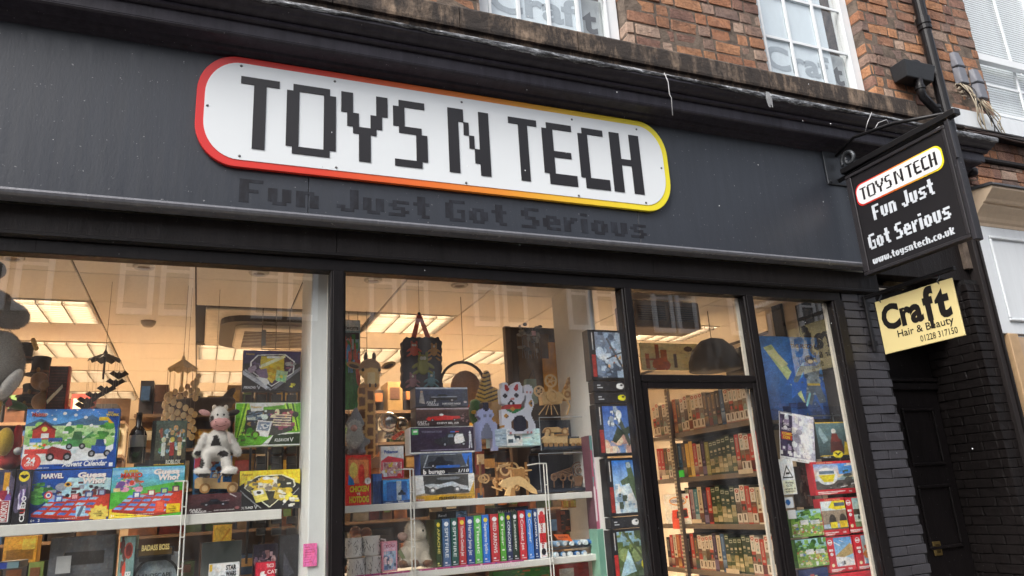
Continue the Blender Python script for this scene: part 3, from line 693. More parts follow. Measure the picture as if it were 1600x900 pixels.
for c, l, r in (('T', (377, 119), (437, 132)), ('O', (447, 190), (524.5, 200)), ('Y', (533, 145), (605, 157)), ('S', (614, 190), (668, 240)), ('N', (699, 185), (764.5, 225)), ('T', (793, 186), (837, 194)), ('E', (847.5, 230), (902, 282)), ('C', (904.5, 240), (952.5, 285)), ('H', (951, 215), (1005, 290))):
    xa, xb = at(*l, SY).x, at(*r, SY).x; mb = MB(); big_letter(mb, c, (xa, SY-.007, zt), (1, 0, 0), (0, 0, 1), xb-xa, zt-zbm, (0, .0038, 0)); mb.build('letter', LK, SG, fix=False)
sc_m = mat('screw', '6b6b6b', .4, .7)
for px, py in ((377, 103.5), (523, 127.5), (721, 160), (893, 187), (994, 202.5), (324, 165), (1033, 263), (374, 244), (525, 262), (728, 286), (904, 306), (1009, 317)):
    p = at(px, py, SY); MB().lathe((p.x, SY-.0032, p.z), [(.0, -.004), (.005, -.0035), (.0075, 0)], 8, 'Y').build('screw', sc_m, SG, smooth=True)
# ---- hanging sign ---------------------------------------------------------------------------------
hx = 4.15; hy0, hy1 = -.19, -.975; hz0, hz1 = 2.985, 3.725
HS = thing('hanging_sign', 'black double framed hanging sign with white pixel lettering projecting from the fascia', 'hanging sign', (hx, -.58, hz0))
MB().box(hx, hx+.05, hy1, hy0, hz0, hz1).build('board', mat('hang_board', '1a181b', .4, bmp=.05), HS, bevel=.003)
fr = mat('hang_frame', '2a282b', .35, bmp=.1, bscale=30)
for (a, b, c, d) in ((hy1, hy0, hz0, hz0+.022), (hy1, hy0, hz1-.022, hz1)): MB().box(hx-.012, hx-.001, a, b, c, d).build('frame_rail', fr, HS, bevel=.003)
for a, b in ((hy1, hy1+.022), (hy0-.045, hy0)): MB().box(hx-.011, hx-.0012, a, b, hz0+.023, hz1-.023).build('frame_stile', fr, HS, bevel=.003)
MB().box(hx-.006, hx+.056, hy1-.03, hy1-.001, hz0-.02, hz1+.02).build('edge_board', m_paint('edge_board', '2e2d31', .4, .2, .4), HS, bevel=.004)
MB().box(hx-.02, hx+.004, hy1-.04, hy1-.031, hz1-.24, hz1+.02).build('edge_strip', fr, HS, bevel=.002)
U = (0, -1, 0); Z = (0, 0, 1)
def hp(px, py): p = atx(px, py, hx); return -p.y, p.z      # u runs from the wall to the street
pl = [hp(1337, 320), hp(1341, 290), hp(1471, 228), hp(1475, 262)]
u0, u1 = hp(1337, 300)[0], hp(1475, 248)[0]; v0, v1 = (hp(1345, 321)[1]+hp(1465, 270)[1])/2, (hp(1345, 285)[1]+hp(1465, 228)[1])/2
def plaque(x, i, name, m):
    mb = MB().prism([(x, -u, v) for u, v in rrect(u0+i, u1-i, v0+i, v1-i, .05, .055, 8)], (.003, 0, 0)); mb.build(name, m, HS)
plaque(hx-.004, 0, 'plaque_border', m_grad('plaque_border', 1, -u0, -u1, GR)); plaque(hx-.0065, .009, 'plaque', mat('plaque_white', 'e0e2e3', .3))
Wd = u1-u0-.075; uu = u0+.04; tot = sum(BIG[c][0]+.9 if c != ' ' else 2.2 for c in 'TOYS N TECH'); k = Wd/tot
for c in 'TOYS N TECH':
    if c == ' ': uu += 2.2*k; continue
    mb = MB(); big_letter(mb, c, (hx-.0075, -uu, v1-.036), U, Z, BIG[c][0]*k, v1-v0-.072, (.0009, 0, 0)); mb.build('letter', LK, HS, fix=False); uu += (BIG[c][0]+.9)*k
WT = mat('letter_white', 'c6ccd3', .4)
for s, (l, r), in (('Fun Just', ((1366, 342), (1462, 305))), ('Got Serious', ((1359, 386), (1489, 345))), ('www.toysntech.co.uK', ((1364, 408), (1494, 371)))):
    (ua, va), (ub, vb) = hp(*l), hp(*r); big = s[0] != 'w'
    pix_letters(s, (hx-.003, -ua, (va+vb)/2), U, Z, ub-ua, .105 if big else .048, (.0025, 0, 0), WT, HS)
# bracket: wall plate, long arm, scroll, hooks
BR = thing('scroll_bracket', 'black iron scroll bracket with square wall plate that carries the hanging sign', 'bracket', (4.2, FY, 3.8))
IRON = mat('black_iron', '1c1b1d', .38, .3, bmp=.15, bscale=40); GREYI = mat('grey_iron', '55585c', .4, .5, bmp=.1)
pa, pb = at(1287, 229, FY-.015), at(1338, 292, FY-.015)
MB().box(4.06, 4.33, FY-.014, FY-.001, 3.70, 4.0).build('wall_plate', mat('plate_paint', '3e4146', .4, .3, bmp=.2), BR, bevel=.003)
for x in (4.08, 4.31):
    for z in (3.72, 3.98): MB().lathe((x, FY-.015, z), [(0, -.01), (.009, -.008), (.011, 0)], 8, 'Y').build('bolt', GREYI, BR)
MB().tube([(hx+.02, FY-.01, 3.735), (hx+.02, -1.04, 3.765)], .02, 4).build('arm', IRON, BR)
MB().box(hx-.01, hx+.05, -1.06, -.16, 3.758, 3.80).build('arm', IRON, BR, bevel=.004)
sp = [(hx+.03, FY-.02-.10+.062*math.cos(a)*(1-a/11), 3.86+.062*math.sin(a)*(1-a/11)) for a in np.linspace(-.5, 7.0, 30)]
MB().tube(sp, .014, 6).build('scroll', GREYI, BR, smooth=True)
MB().tube([(hx+.03, FY-.02, 3.93), (hx+.03, -.3, 3.99), (hx+.03, -.62, 3.93), (hx+.03, -1.0, 3.80)], .012, 6).build('stay', IRON, BR, smooth=True)
for y in (-.28, -.88): MB().tube([(hx+.025, y, 3.775), (hx+.025, y, 3.72)], .008, 6).build('hanger', GREYI, BR)
# ---- Craft sign -----------------------------------------------------------------------------------
cx_, cy0, cy1, cz0, cz1 = 4.3, -.092, -.685, 2.462, 2.832
CS = thing('craft_sign', 'cream hanging sign with bold black lettering and telephone number on the brick pier', 'hanging sign', (cx_, -.39, cz0))
MB().box(cx_, cx_+.012, cy1, cy0, cz0, cz1).build('board', mat('cream_board', 'd5c58d', .45, var=.03, scale=6), CS, bevel=.002)
BK = mat('craft_black', '161414', .4)
def cp(px, py): p = atx(px, py, cx_); return -p.y, p.z
mb = MB()
letters(mb, 'Cra', (cx_-.0015, cy0-.03, cz0+.165), U, Z, .165, .32, .045)
uf = .092+.36
letters(mb, 'f', (cx_-.0017, -uf, cz0+.155), U, Z, .21, .085, .045); mb.box(cx_-.0026, cx_-.0018, -uf-.05, -uf-.024, cz0+.09, cz0+.17)
letters(mb, 't', (cx_-.0019, -uf-.085, cz0+.15), U, Z, .20, .105, .045)
letters(mb, 'Hair & Beauty', (cx_-.0015, cy0-.13, cz0+.09), U, Z, .05, .415, .008)
letters(mb, '01228 317150', (cx_-.0015, cy0-.29, cz0+.025), U, Z, .042, .265, .006)
mb.build('lettering', BK, CS, fix=False)
for y in (cy0-.05, cy1+.09): MB().tube([(cx_+.006, y, cz1-.02), (cx_-.008, y+.004, cz1+.005), (cx_+.006, y, cz1+.02), (cx_+.015, y, cz1+.045)], .005, 6).build('hook', GREYI, CS, smooth=True)
CB = thing('angle_bracket', 'black iron angle bracket bolted to the grey pier behind the cream sign', 'bracket', (cx_, 0, 2.5))
MB().box(cx_-.012, cx_+.014, -.72, -.02, cz1+.04, cz1+.066).build('arm', IRON, CB, bevel=.003); MB().box(cx_-.014, cx_+.016, -.024, -.003, 2.50, cz1+.066).build('upright', IRON, CB, bevel=.003)
for z in (2.56, 2.84): MB().box(cx_-.05, cx_+.05, -.012, -.003, z-.018, z+.018).build('fixing_plate', IRON, CB, bevel=.003)
# ---- downpipe with hopper ---------------------------------------------------------------------------
DPM = m_paint('pipe_black', '1b1a1c', .3, .2, .2, .05)
DP = thing('downpipe', 'black round downpipe running up the brick corner past the hopper', 'downpipe', (5.5, -.09, 4.2))
pa, pb = at(1441, 20, -.09), at(1478, 185, -.09); px_ = (pa.x+pb.x)/2
MB().lathe((px_, -.09, 4.13), [(.046, 0), (.046, 2.6)], 16).build('pipe', DPM, DP, smooth=False)
zc = at(1450, 42, -.09).z
MB().lathe((px_, -.09, zc-.05), [(.05, 0), (.056, .005), (.056, .035), (.05, .04), (.05, .05), (.058, .055), (.058, .12), (.05, .125)], 16).build('collar', DPM, DP)
HP = thing('rainwater_hopper', 'black box rainwater hopper with bent outlet pipe beside the downpipe', 'hopper', (5.2, -.1, 4.7))
hx0, hx1 = at(1412, 115, -.12).x, at(1460, 120, -.12).x; hzt, hzb = at(1440, 99, -.14).z, at(1440, 124, -.12).z
mb = MB(); yb, yf = -.005, -.155
mb.add([(hx0, yb, hzt), (hx1, yb, hzt), (hx1, yf, hzt), (hx0, yf, hzt), (hx0+.02, yb, hzb), (hx1-.02, yb, hzb), (hx1-.03, yf+.03, hzb), (hx0+.03, yf+.03, hzb)], [(0, 1, 2, 3), (4, 7, 6, 5), (0, 4, 5, 1), (1, 5, 6, 2), (2, 6, 7, 3), (3, 7, 4, 0)])
mb.build('box', mat('hopper_grey', '2d2e31', .4, bmp=.1), HP, bevel=.006)
hc = (hx0+hx1)/2
MB().ell((hc, -.09, hzt), (.06, .06, .05)).build('dome', DPM, HP, smooth=True)
MB().tube([(hc, -.1, hzb+.01), (hc, -.1, hzb-.10), (hc+.01, -.1, hzb-.15), (hc+.09, -.1, hzb-.22), (hc+.13, -.1, hzb-.25), (hc+.15, -.1, hzb-.30)], .034, 12).build('outlet', DPM, HP, smooth=True)
for i, (z, x) in enumerate(((hzb-.09, hc), (hzb-.25, hc+.13))): MB().lathe((x, -.1, z), [(.036, 0), (.041, .004), (.041, .03), (.036, .034)], 14).build('collar', DPM, HP)
# ---- cable boxes and wires ----------------------------------------------------------------------------
GB = mat('grey_plastic', '6d6f77', .4, var=.08, scale=10, bmp=.05)
def cbox(px, y0p, y1p, wpx, label):
    p0, p1 = at(px[0], y0p, -.03), at(px[1], y1p, -.03); w = .062; x = (p0.x+p1.x)/2
    t = thing('cable_box', label, 'cable box', (x, -.03, p1.z)); h = p0.z-p1.z; zm = p1.z+h*.52
    for a, b in ((p1.z, zm-.004), (zm+.004, p0.z)):
        mb = MB(); k = .75 if b == p0.z else 1
        mb.add([(x-w, -.003, a), (x+w, -.003, a), (x+w*.8, -.06, a), (x-w*.8, -.06, a), (x-w*k, -.003, b), (x+w*k, -.003, b), (x+w*.7*k, -.055*k, b), (x-w*.7*k, -.055*k, b)], [(0, 3, 2, 1), (4, 5, 6, 7), (0, 1, 5, 4), (1, 2, 6, 5), (2, 3, 7, 6), (3, 0, 4, 7)])
        mb.build('cover', GB, t, bevel=.006)
    MB().box(x-w*.9, x+w*.9, -.058, -.004, zm-.0039, zm+.0039).build('join', mat('join', '3c3d42', .5), t)
    return x, p1.z
ax, az = cbox((1492, 1505), 82, 132, 30, 'taller grey cable box nearer the downpipe with cream wires hanging below')
bx, bz = cbox((1520, 1537), 108, 156, 26, 'shorter grey cable box beside the blind window')
WI = thing('cable_tangle', 'tangle of cream wires drooping from the grey cable boxes over the white sill', 'cables', (ax, -.03, az))
cream = mat('cream_wire', 'a89d89', .5); dkw = mat('dark_wire', '2a2727', .5)
for i in range(12):
    sx = ax-.05+.1*i/11 if i < 9 else bx-.03+.02*(i-9); sz = az+.01 if i < 9 else bz+.01
    ex = ax+random.uniform(-.1, .38); ez = random.uniform(4.40, 4.50); dr = random.uniform(.0, .1)
    pts = [(sx, -.03, sz), (sx+random.uniform(-.07, .05), -.05-dr*.3, sz-.08), (sx+(ex-sx)*.4+random.uniform(-.05, .05), -.07-dr*.4, sz+(ez-sz)*.55), (ex-random.uniform(0, .08), -.075, ez+.08), (ex, -.065, ez)]
    P = [Vector(p) for p in pts]; Q = []
    for a in range(len(P)-1):
        p0, p1, p2, p3 = P[max(a-1, 0)], P[a], P[a+1], P[min(a+2, len(P)-1)]
        for t in np.linspace(0, 1, 6, endpoint=False): Q.append(.5*((2*p1)+(p2-p0)*t+(2*p0-5*p1+4*p2-p3)*t*t+(3*p1-p0-3*p2+p3)*t**3))
    MB().tube(Q+[P[-1]], .0045, 5).build('wire', cream if i % 4 else dkw, WI, smooth=True)
for i in range(3):   # loops left of the box
    c = Vector((ax-.11+.03*i, -.05, az-.05-.03*i)); MB().tube([(c.x+.035*math.cos(t)*(1+.1*i), c.y-.01*math.sin(3*t), c.z+.03*math.sin(t)) for t in np.linspace(.3, 5.2, 14)], .004, 5).build('wire', cream, WI, smooth=True)
DC = thing('old_cable', 'pair of thin dark cables clipped up the bricks between downpipe and blind window', 'cable', (5.75, 0, 5))
for dx in (0, .03): MB().tube([(5.72+dx+.006*math.sin(z*9), -.014, z) for z in np.linspace(az+.2, 6.4, 20)], .007, 5).build('wire', dkw, DC, smooth=True)
TC = thing('cable_run', 'dark bundle of cables running along the ledge under the white sill', 'cables', (6.5, -.07, 4.4))
for k in range(4): MB().tube([(NX+.05+.14*i, -.075-.012*k+.006*math.sin(i*1.3+k), 4.43-.022*k+.008*math.sin(i*.9+2*k)) for i in range(18)], .009, 5).build('wire', mat('brown_wire', '3a2c27', .6) if k % 2 else dkw, TC, smooth=True)
SN = thing('alarm_sounder', 'small round dark alarm sounder on the bricks above the stone cornice', 'alarm', (5.7, -.06, 3.9)); q = at(1518, 267, -.06)
MB().lathe((q.x, -.06, q.z-.05), [(0, 0), (.035, .002), (.045, .02), (.046, .05), (.036, .07), (.02, .082), (0, .086)], 16).build('dome', mat('sounder', '2b2427', .35), SN, smooth=True)
MB().lathe((q.x, -.06, q.z-.005), [(.0462, 0), (.048, .005), (.0462, .01)], 16).build('ring', mat('sounder_ring', '4c4749', .4), SN); MB().box(q.x-.05, q.x-.02, -.05, .0, q.z-.03, q.z+.05).build('mount', mat('terracotta', '6b4a44', .7), SN, bevel=.005)
MB().tube([(q.x+.02, -.06, q.z-.045), (q.x+.05, -.07, q.z-.07), (q.x, -.07, q.z-.09), (q.x-.05, -.04, q.z-.075)], .005, 5).build('wire', cream, SN, smooth=True)
# rag and wires caught on the flashing
RG = thing('frayed_rag', 'frayed grey rag of fibres hanging from the lead flashing', 'rag', at(1199, 145, -.35))
p = at(1199, 145, -.35)
for i in range(9): MB().tube([(p.x-.012+.003*i, -.352, p.z+.005), (p.x-.02+.005*i+random.uniform(-.004, .004), -.356, p.z-.05), (p.x-.012+.004*i, -.355, p.z-.085-random.uniform(0, .03))], .0024, 4).build('strand', mat('grey_fibre', '8d8f92', .8), RG)
for (label, pts) in (('thin bent grey wire dangling from the cornice above the yellow end of the sign', ((1038, 114), (1044, 128), (1046, 147), (1049, 153), (1051, 180))), ('curled thin wire hanging from the cornice left of the sign bracket', ((1362, 176), (1356, 190), (1352, 205), (1365, 205), (1372, 192), (1385, 187), (1390, 195)))):
    P = [at(a, b, -.352) for a, b in pts]; tag(MB().tube(P, .0032, 5).build('loose_wire', mat('pale_wire', 'a9a9ab', .4), smooth=True), label, 'wire')
# ================================================================ SHOP INTERIOR
CZ = 3.0; CX0, CY0 = -.68, .75
RX0, RX1, RY1 = -2.68, 4.9, 7.4
TILE = mat('ceiling_tile', 'ddd6cc', .9, var=.05, scale=40, bmp=.3, bscale=120)
WALLI = mat('cream_wall', 'c9bfae', .85, var=.05, scale=4)
o = MB().box(RX0, RX1, .09, RY1, .001, .02).build('floor', mat('shop_floor', 'b8aa96', .5, var=.15, scale=3)); o['kind'] = 'structure'
for nm, b in (('back_wall', (RX0, RX1, RY1, RY1+.1, 0, 3.3)), ('side_wall', (RX0-.1, RX0, .06, RY1, 0, 3.3)), ('side_wall', (RX1, RX1+.1, .71, RY1, 0, 3.3)), ('side_wall', (4.43-.3, RX1, .71, .8, 0, 3.3)), ('side_wall', (4.13, 4.18, .1, .71, 0, 3.3)),
              ('leak_block_slab', (RX0, RX1, .06, RY1, 3.12, 3.2)), ('sky_block_slab', (-2, 8, .2, 7.4, 8.6, 8.7)), ('head_wall', (XL-.6, 4.43, .061, .1, 2.95, 4.15)), ('front_wall', (-4.5, XL, 0, .2, 0, 8.6))):  # both slabs are unseen, added to keep sky light out of the rooms
    o = MB().box(*b).build(nm, WALLI); o['kind'] = 'structure'
CE = thing('suspended_ceiling', 'suspended grid ceiling of square cream tiles inside the toy shop', 'ceiling', (1, 3, CZ))
LIT = [(-1, 1), (-1, 3), (-1, 5), (-1, 7), (1, 3), (1, 5), (1, 7), (3, 1), (3, 3), (3, 5), (5, 3), (5, 5), (7, 1), (7, 3), (-3, 3)]
def cell(i, j): return CX0+.6*i, CY0+.6*j
tm = None
for j in range(-2, 11):
    for i in range(-4, 9):
        if (i, j) in LIT or (i in (1, 2) and j in (1, 2)): continue
        x, y = cell(i, j)
        if tm is None: o = MB().box(0, .592, 0, .592, 0, .015).build('tile', TILE, CE, world=False, bevel=.004); tm = o.data
        else: o = bpy.data.objects.new('tile', tm); COL.objects.link(o); o.parent = CE
        o.location = Vector((x+.004, max(y+.004, .11), CZ+random.uniform(0, .002)))-CE.location
TB = mat('grid_bar', '6e5f52', .6)
MB().box(RX0, RX1, .1, RY1, CZ+.025, CZ+.03).build('backing', mat('void', '2b2521', .9), CE)
EM = emis('lamp_glow', LAMP, LAMP_S); ALU = mat('louvre_frame', 'b8b2a8', .4, .3, var=.02); LOUV = mat('louvre_alu', '9a958c', .3, 1., var=.02)
names = ['first', 'second', 'third', 'fourth', 'fifth']
bl = None
for n, (i, j) in enumerate(LIT):
    x, y = cell(i, j)
    side = {-3: 'far left', -1: 'left window', 1: 'wall unit', 3: 'giraffe window', 5: 'dark cabinet', 7: 'door transom'}[i]
    t = thing('ceiling_light', 'square louvred ceiling light, %s row back, over the %s' % (names[(j-1)//2], side), 'ceiling light', (x+.3, y+.3, CZ), 'louvred ceiling lights')
    MB().box(x+.04, x+.56, y+.04, y+.56, CZ+.02, CZ+.023).build('diffuser', EM, t)
    for b in ((x+.004, x+.02, y+.004, y+.596), (x+.58, x+.596, y+.004, y+.596), (x+.02, x+.58, y+.004, y+.02), (x+.02, x+.58, y+.58, y+.596)): MB().box(*b, CZ-.004, CZ+.024).build('frame', ALU, t)
    for k in range(1, 11):
        yy = y+.02+.56*k/11
        if bl is None: o = MB().box(-.28, .28, -.003, .003, -.018, .016).build('louvre_blade', LOUV, t, world=False); bl = o.data
        else: o = bpy.data.objects.new('louvre_blade', bl); COL.objects.link(o); o.parent = t
        o.location = (0, yy-y-.3, 0)
    la = bpy.data.lights.new('lamp', 'AREA'); la.shape = 'SQUARE'; la.size = .5; la.energy = LAMP_W*(1.15 if j < 4 else .7); la.color = LAMP; la.spread = math.radians(125)
    lo = bpy.data.objects.new('lamp', la); COL.objects.link(lo); lo.parent = t; lo.location = (0, 0, -.024)
    for k in range(1, 4):
        xx = x+.02+.56*k/4; MB().box(xx-.004, xx+.004, y+.02, y+.58, CZ-.0175, CZ+.0155).build('louvre_rib', LOUV, t)
# air conditioning cassette
AC = thing('ceiling_cassette', 'square ceiling air conditioning cassette with dark louvre slot near the post', 'air conditioner', (.5, 2., CZ))
ax0, ay0 = CX0+.6+.06, CY0+.6+.06; ax1, ay1 = ax0+1.1, ay0+1.1
ACM = mat('ac_white', 'd6ccbd', .5)
MB().box(ax0, ax1, ay0, ay1, CZ-.012, CZ+.02).build('panel', ACM, AC, bevel=.01)
MB().prism([(x, y, CZ-.055) for x, y in rrect(ax0+.1, ax1-.1, ay0+.1, ay1-.1, .16, .16, 6)][::-1], (0, 0, .042)).build('slot', mat('ac_dark', '3a322c', .5), AC)
MB().prism([(x, y, CZ-.085) for x, y in rrect(ax0+.2, ax1-.2, ay0+.2, ay1-.2, .08, .08, 6)][::-1], (0, 0, .042)).build('grille_panel', ACM, AC, bevel=.01)
for k in range(11):
    y = ay0+.28+k*.05; MB().box(ax0+.26, ax1-.26, y, y+.022, CZ-.089, CZ-.0845).build('grille_slot', mat('slot_dark', '4a4038', .6), AC)
DL = [(225, 416), (405, 426), (583, 437), (718, 445), (20, 402)]
for n, (px, py) in enumerate(DL):
    p = atz(px, py, CZ); t = thing('downlight', ['recessed downlight above the hanging bat mobile', 'recessed downlight nearest the left side of the white post', 'recessed downlight in the corner above the giraffe', 'recessed downlight above the stacked model car boxes', 'recessed downlight at the far left edge of the window'][n], 'downlight', p, 'recessed downlights by the window')
    MB().lathe((p.x, p.y, CZ-.012), [(.034, .012), (.034, .002), (.05, 0), (.056, .008), (.056, .012)], 20).build('rim', ALU, t, smooth=True); MB().lathe((p.x, p.y, CZ-.006), [(0, 0), (.033, 0), (.033, .004)], 18).build('lamp', mat('lamp_off', '6d6256', .4), t)
# smoke detector
p = atz(232, 502, CZ); t = thing('smoke_detector', 'small round ceiling sensor between the left lights and the cassette', 'sensor', p); MB().lathe((p.x, p.y, CZ-.04), [(0, 0), (.03, .002), (.045, .02), (.05, .04)], 16).build('dome', mat('sensor_grey', '9a9084', .5), t, smooth=True)
# air curtain over the door
p0 = at(995, 470, .55); t = thing('air_curtain', 'brown slatted air curtain heater mounted above the door inside', 'heater', (2.95, .6, 2.75))
xa, xb = at(990, 490, .5).x, at(1094, 490, .5).x; za, zb_ = at(1040, 512, .5).z, at(1040, 470, .5).z
MB().box(xa, xb, .5, .75, za, zb_).build('casing', mat('heater_brown', '6b5747', .5), t, bevel=.01)
for k in range(7):
    for q in (0, 1): z = za+.05+k*.016; xm = xa+(xb-xa)*(.06+q*.47); MB().box(xm, xm+(xb-xa)*.4, .492, .499, z, z+.008).build('slat', mat('heater_slot', '3a2c24', .5), t)
# white posts and partitions
t = thing('white_post', 'white boxed post beside the left window with a pink note on it', 'post', (.52, .2, 0))
xa, xb = at(484, 650, .14).x, at(520, 650, .14).x
MB().box(xa, xb, .14, .55, .64, 2.99).build('casing', mat('post_white', 'd3d6d6', .5, var=.04, scale=4), t, bevel=.004)
n_ = thing('sticky_note', 'pink handwritten sticky note on the white post', 'note', at(484, 866, .133)); a, b = at(474, 850, .132), at(495, 884, .132)
c = Cv(30, 46, 'ee5f92')
for k in range(7): c.r(.12, .83-k*.11, .5+.4*((k*7) % 5)/5, .855-k*.11, 'a23a5e')
MB().box(a.x, b.x, .1325, .1338, b.z, a.z).build('paper', mat('pink_paper', 'ee5f92', .6), n_); add_print(print_mesh('handwriting', c), n_, Vector((a.x, .132, b.z))-n_.location, (b.x-a.x, 0, 0), (0, 0, a.z-b.z), name='handwriting')
t = thing('white_partition', 'thin white display partition behind the stacked aircraft boxes', 'partition', (2.2, .3, 0))
xa = at(928, 560, .2).x
MB().box(xa, xa+.03, .2, .72, .64, 2.99).build('panel', mat('part_white', 'd0cfcb', .5, var=.04), t, bevel=.003)
t = thing('cabinet_back', 'dark brown wooden cabinet back standing behind the wooden models', 'panel', (1.9, .9, 1.6))
xa, xb, za, zb_ = at(790, 560, .85).x, at(888, 560, .85).x, 1.66, at(840, 512, .85).z
MB().box(xa, xb, .85, .88, za, zb_).build('board', mat('brown_board', '4a3a30', .5, var=.2), t, bevel=.003)
for a, b in ((xa, xa+.04), (xb-.04, xb)): MB().box(a, b, .83, .849, za, zb_).build('stile', mat('brown_stile', '5c4a3d', .5), t, bevel=.003)
MB().box(xa+.09, xa+.33, .835, .849, zb_-.5, zb_-.05).build('panel', mat('gold_panel', '6b4f2a', .4, var=.3), t, bevel=.003)
for k in range(5):
    xx = xa+.40+k*.045; MB().tube([(xx, .822, zb_-.75), (xx, .822, zb_-.06)], .003, 5).build('grid_wire', mat('cab_wire', '8a8378', .4, .6), t)
for k in range(6): zz = zb_-.08-k*.12; MB().tube([(xa+.38, .818, zz), (xb-.03, .818, zz)], .003, 5).build('grid_wire', mat('cab_wire', '8a8378', .4, .6), t)
# window shelves
def wshelf(label, x0, x1, y0, y1, z0, z1):
    t = thing('window_shelf', label, 'shelf', ((x0+x1)/2, y0, z0), 'white window display shelves'); MB().box(x0, x1, y0, y1, z0, z1).build('board', OFFW, t, bevel=.003); return t
S1 = wshelf('white display shelf under the board game boxes in the left window', -2.0, at(440, 798, .34).x, .34, .62, 1.634, 1.683)
S2 = wshelf('white display shelf under the model car boxes in the middle window', m1r+.01, at(938, 773, .32).x, .32, .62, 1.642, 1.678)
S3 = wshelf('lower white display shelf carrying the row of manual boxes', m1r+.01, at(947, 870, .32).x, .32, .62, 1.292, 1.328)
S0 = wshelf('lower white display shelf mostly below the frame in the left window', -2.0, .4, .36, .62, 1.24, 1.28)
WW = mat('white_wire', 'dcdcd6', .4)
for label, px, top, y in (('white wire shelf upright beside the two board games', 286, 752, .325), ('white wire shelf upright beside the blue car box', 645, 733, .305), ('white wire shelf upright left of the clear model case', 858, 724, .305)):
    p = at(px, 820, y); zt_ = at(px, top, y).z; t = thing('wire_upright', label, 'shelf upright', (p.x, y, .64), 'white wire shelf uprights')
    for dx in (-.009, .009): MB().tube([(p.x+dx, y, .64), (p.x+dx, y, zt_)], .0036, 6).build('wire', WW, t)
    MB().tube([(p.x+.009, y, zt_), (p.x-.045, y, zt_+.002), (p.x-.06, y+.12, zt_)], .0036, 6).build('hook_wire', WW, t)
    for k in range(4): z = zt_-.12-.14*k; MB().tube([(p.x-.009, y-.004, z), (p.x+.009, y-.004, z)], .003, 5).build('cross_wire', WW, t)
# freestanding shelving further back, with dim goods
SHM = mat('gondola', '7a5f45', .6); 
goods = ['8a342c', 'b8943a', '35567f', 'c0b69e', '4f3526', '262220', 'a5693a', '5f7a48', '98794a', 'b5a88f', '2a2a30', '5a3b28']; gname = {'8a342c': 'red', 'b8943a': 'yellow', '35567f': 'blue', 'c0b69e': 'cream', '4f3526': 'dark brown', '262220': 'black', 'a5693a': 'orange', '5f7a48': 'green', '98794a': 'tan', 'b5a88f': 'pale', '2a2a30': 'dark grey', '5a3b28': 'brown'}
ORDN = ['leftmost', 'second', 'third', 'fourth', 'fifth', 'sixth', 'seventh', 'eighth', 'ninth', 'tenth', 'eleventh', 'twelfth', 'thirteenth']
for gi, (x0, x1, y0, zt_) in enumerate(((-1.9, -.5, 2.1, 2.55), (-.42, .78, 1.75, 2.5), (.86, 2.05, 1.7, 2.45), (2.2, 3.1, 2.4, 2.5))):
    wh = ['the board games', 'the cow', 'the car boxes', 'the door'][gi]
    t = thing('gondola_unit', ['brown shelving unit dim behind the board game boxes', 'brown shelving unit dim behind the sitting cow', 'brown shelving unit dim behind the car boxes', 'brown shelving unit dim behind the glass door'][gi], 'shelving', ((x0+x1)/2, y0, 0), 'dim shelving units inside the shop')
    MB().box(x0, x1, y0+.3, y0+.33, .02, zt_).build('back_panel', SHM, t)
    for k, z in enumerate((.95, 1.27, 1.56, 1.84, 2.1, 2.33)):
        MB().box(x0, x1, y0, y0+.3, z, z+.02).build('shelf', SHM, t)
        x = x0+.02; q = 0
        while x < x1-.07:
            w_ = random.uniform(.06, .17); w_ = min(w_, x1-x); h = random.uniform(.1, .235); c = random.choice(goods)
            b = tag(MB().box(x, x+w_, y0+random.uniform(.0, .08), y0+.24, z+.021, z+.021+h).box(x+w_*.15, x+w_*.8, y0-.003, y0+.1, z+.03+h*.35, z+.03+h*.75, 1).build('toy_carton', [mat('dim_carton', c, .45, var=.25, scale=30), mat('dim_label', random.choice(goods), .45, var=.3, scale=50)]), '%s carton, %s along the %s shelf behind %s' % (gname[c], ORDN[min(q, 12)], ['lowest', 'second', 'third', 'fourth', 'fifth', 'top'][k], wh), 'carton', 'dim cartons on the inner shelving')
            x += w_+random.uniform(.003, .03); q += 1
# wall board behind the transom
c = Cv(60, 40, 'd9cba4'); c.r(.06, .04, .12, .6, '9a5a2c'); c.r(.22, .04, .28, .95, '8a4c24'); c.r(.3, .04, .4, .75, 'a8602e'); c.r(.06, .35, .3, .42, '8a4c24'); c.e(.3, .2, .14, .25, 'b25a26'); c.r(.5, .1, .55, .6, '3a2e28'); c.e(.75, .8, .07, .1, '4a3a30'); c.e(.9, .78, .05, .09, '6a4a34')
a, b = at(1004, 578, 1.2), at(1098, 538, 1.2); t = thing('cream_board', 'cream picture board with brown shapes seen through the transom light', 'picture', ((a.x+b.x)/2, 1.2, a.z))
MB().box(a.x, b.x, 1.203, 1.22, a.z, b.z).build('board', mat('cream_b', 'd9cba4', .6), t, bevel=.002); add_print(print_mesh('picture', c), t, (a.x-t.location.x, 0, 0), (b.x-a.x, 0, 0), (0, 0, b.z-a.z), name='picture')
# two dark hoods hanging behind the transom
for (label, px, py, rx, rz_, y) in (('large black domed hood hanging behind the transom light', 1118, 578, .20, .25, .9), ('smaller black hood hanging at the right side of the transom', 1168, 582, .17, .22, 1.1)):
    p = at(px, py, y); t = thing('dark_hood', label, 'hood', p); MB().lathe(p, [(rx, 0), (rx*.97, rz_*.3), (rx*.8, rz_*.65), (rx*.45, rz_*.92), (.02, rz_)], 22).build('dome', mat('black_felt', '1e1915', .8), t, smooth=True)
    MB().tube([(p.x, p.y, p.z+rz_), (p.x, p.y, CZ)], .003, 5).build('cord', mat('cord', '2b2420', .8), t)
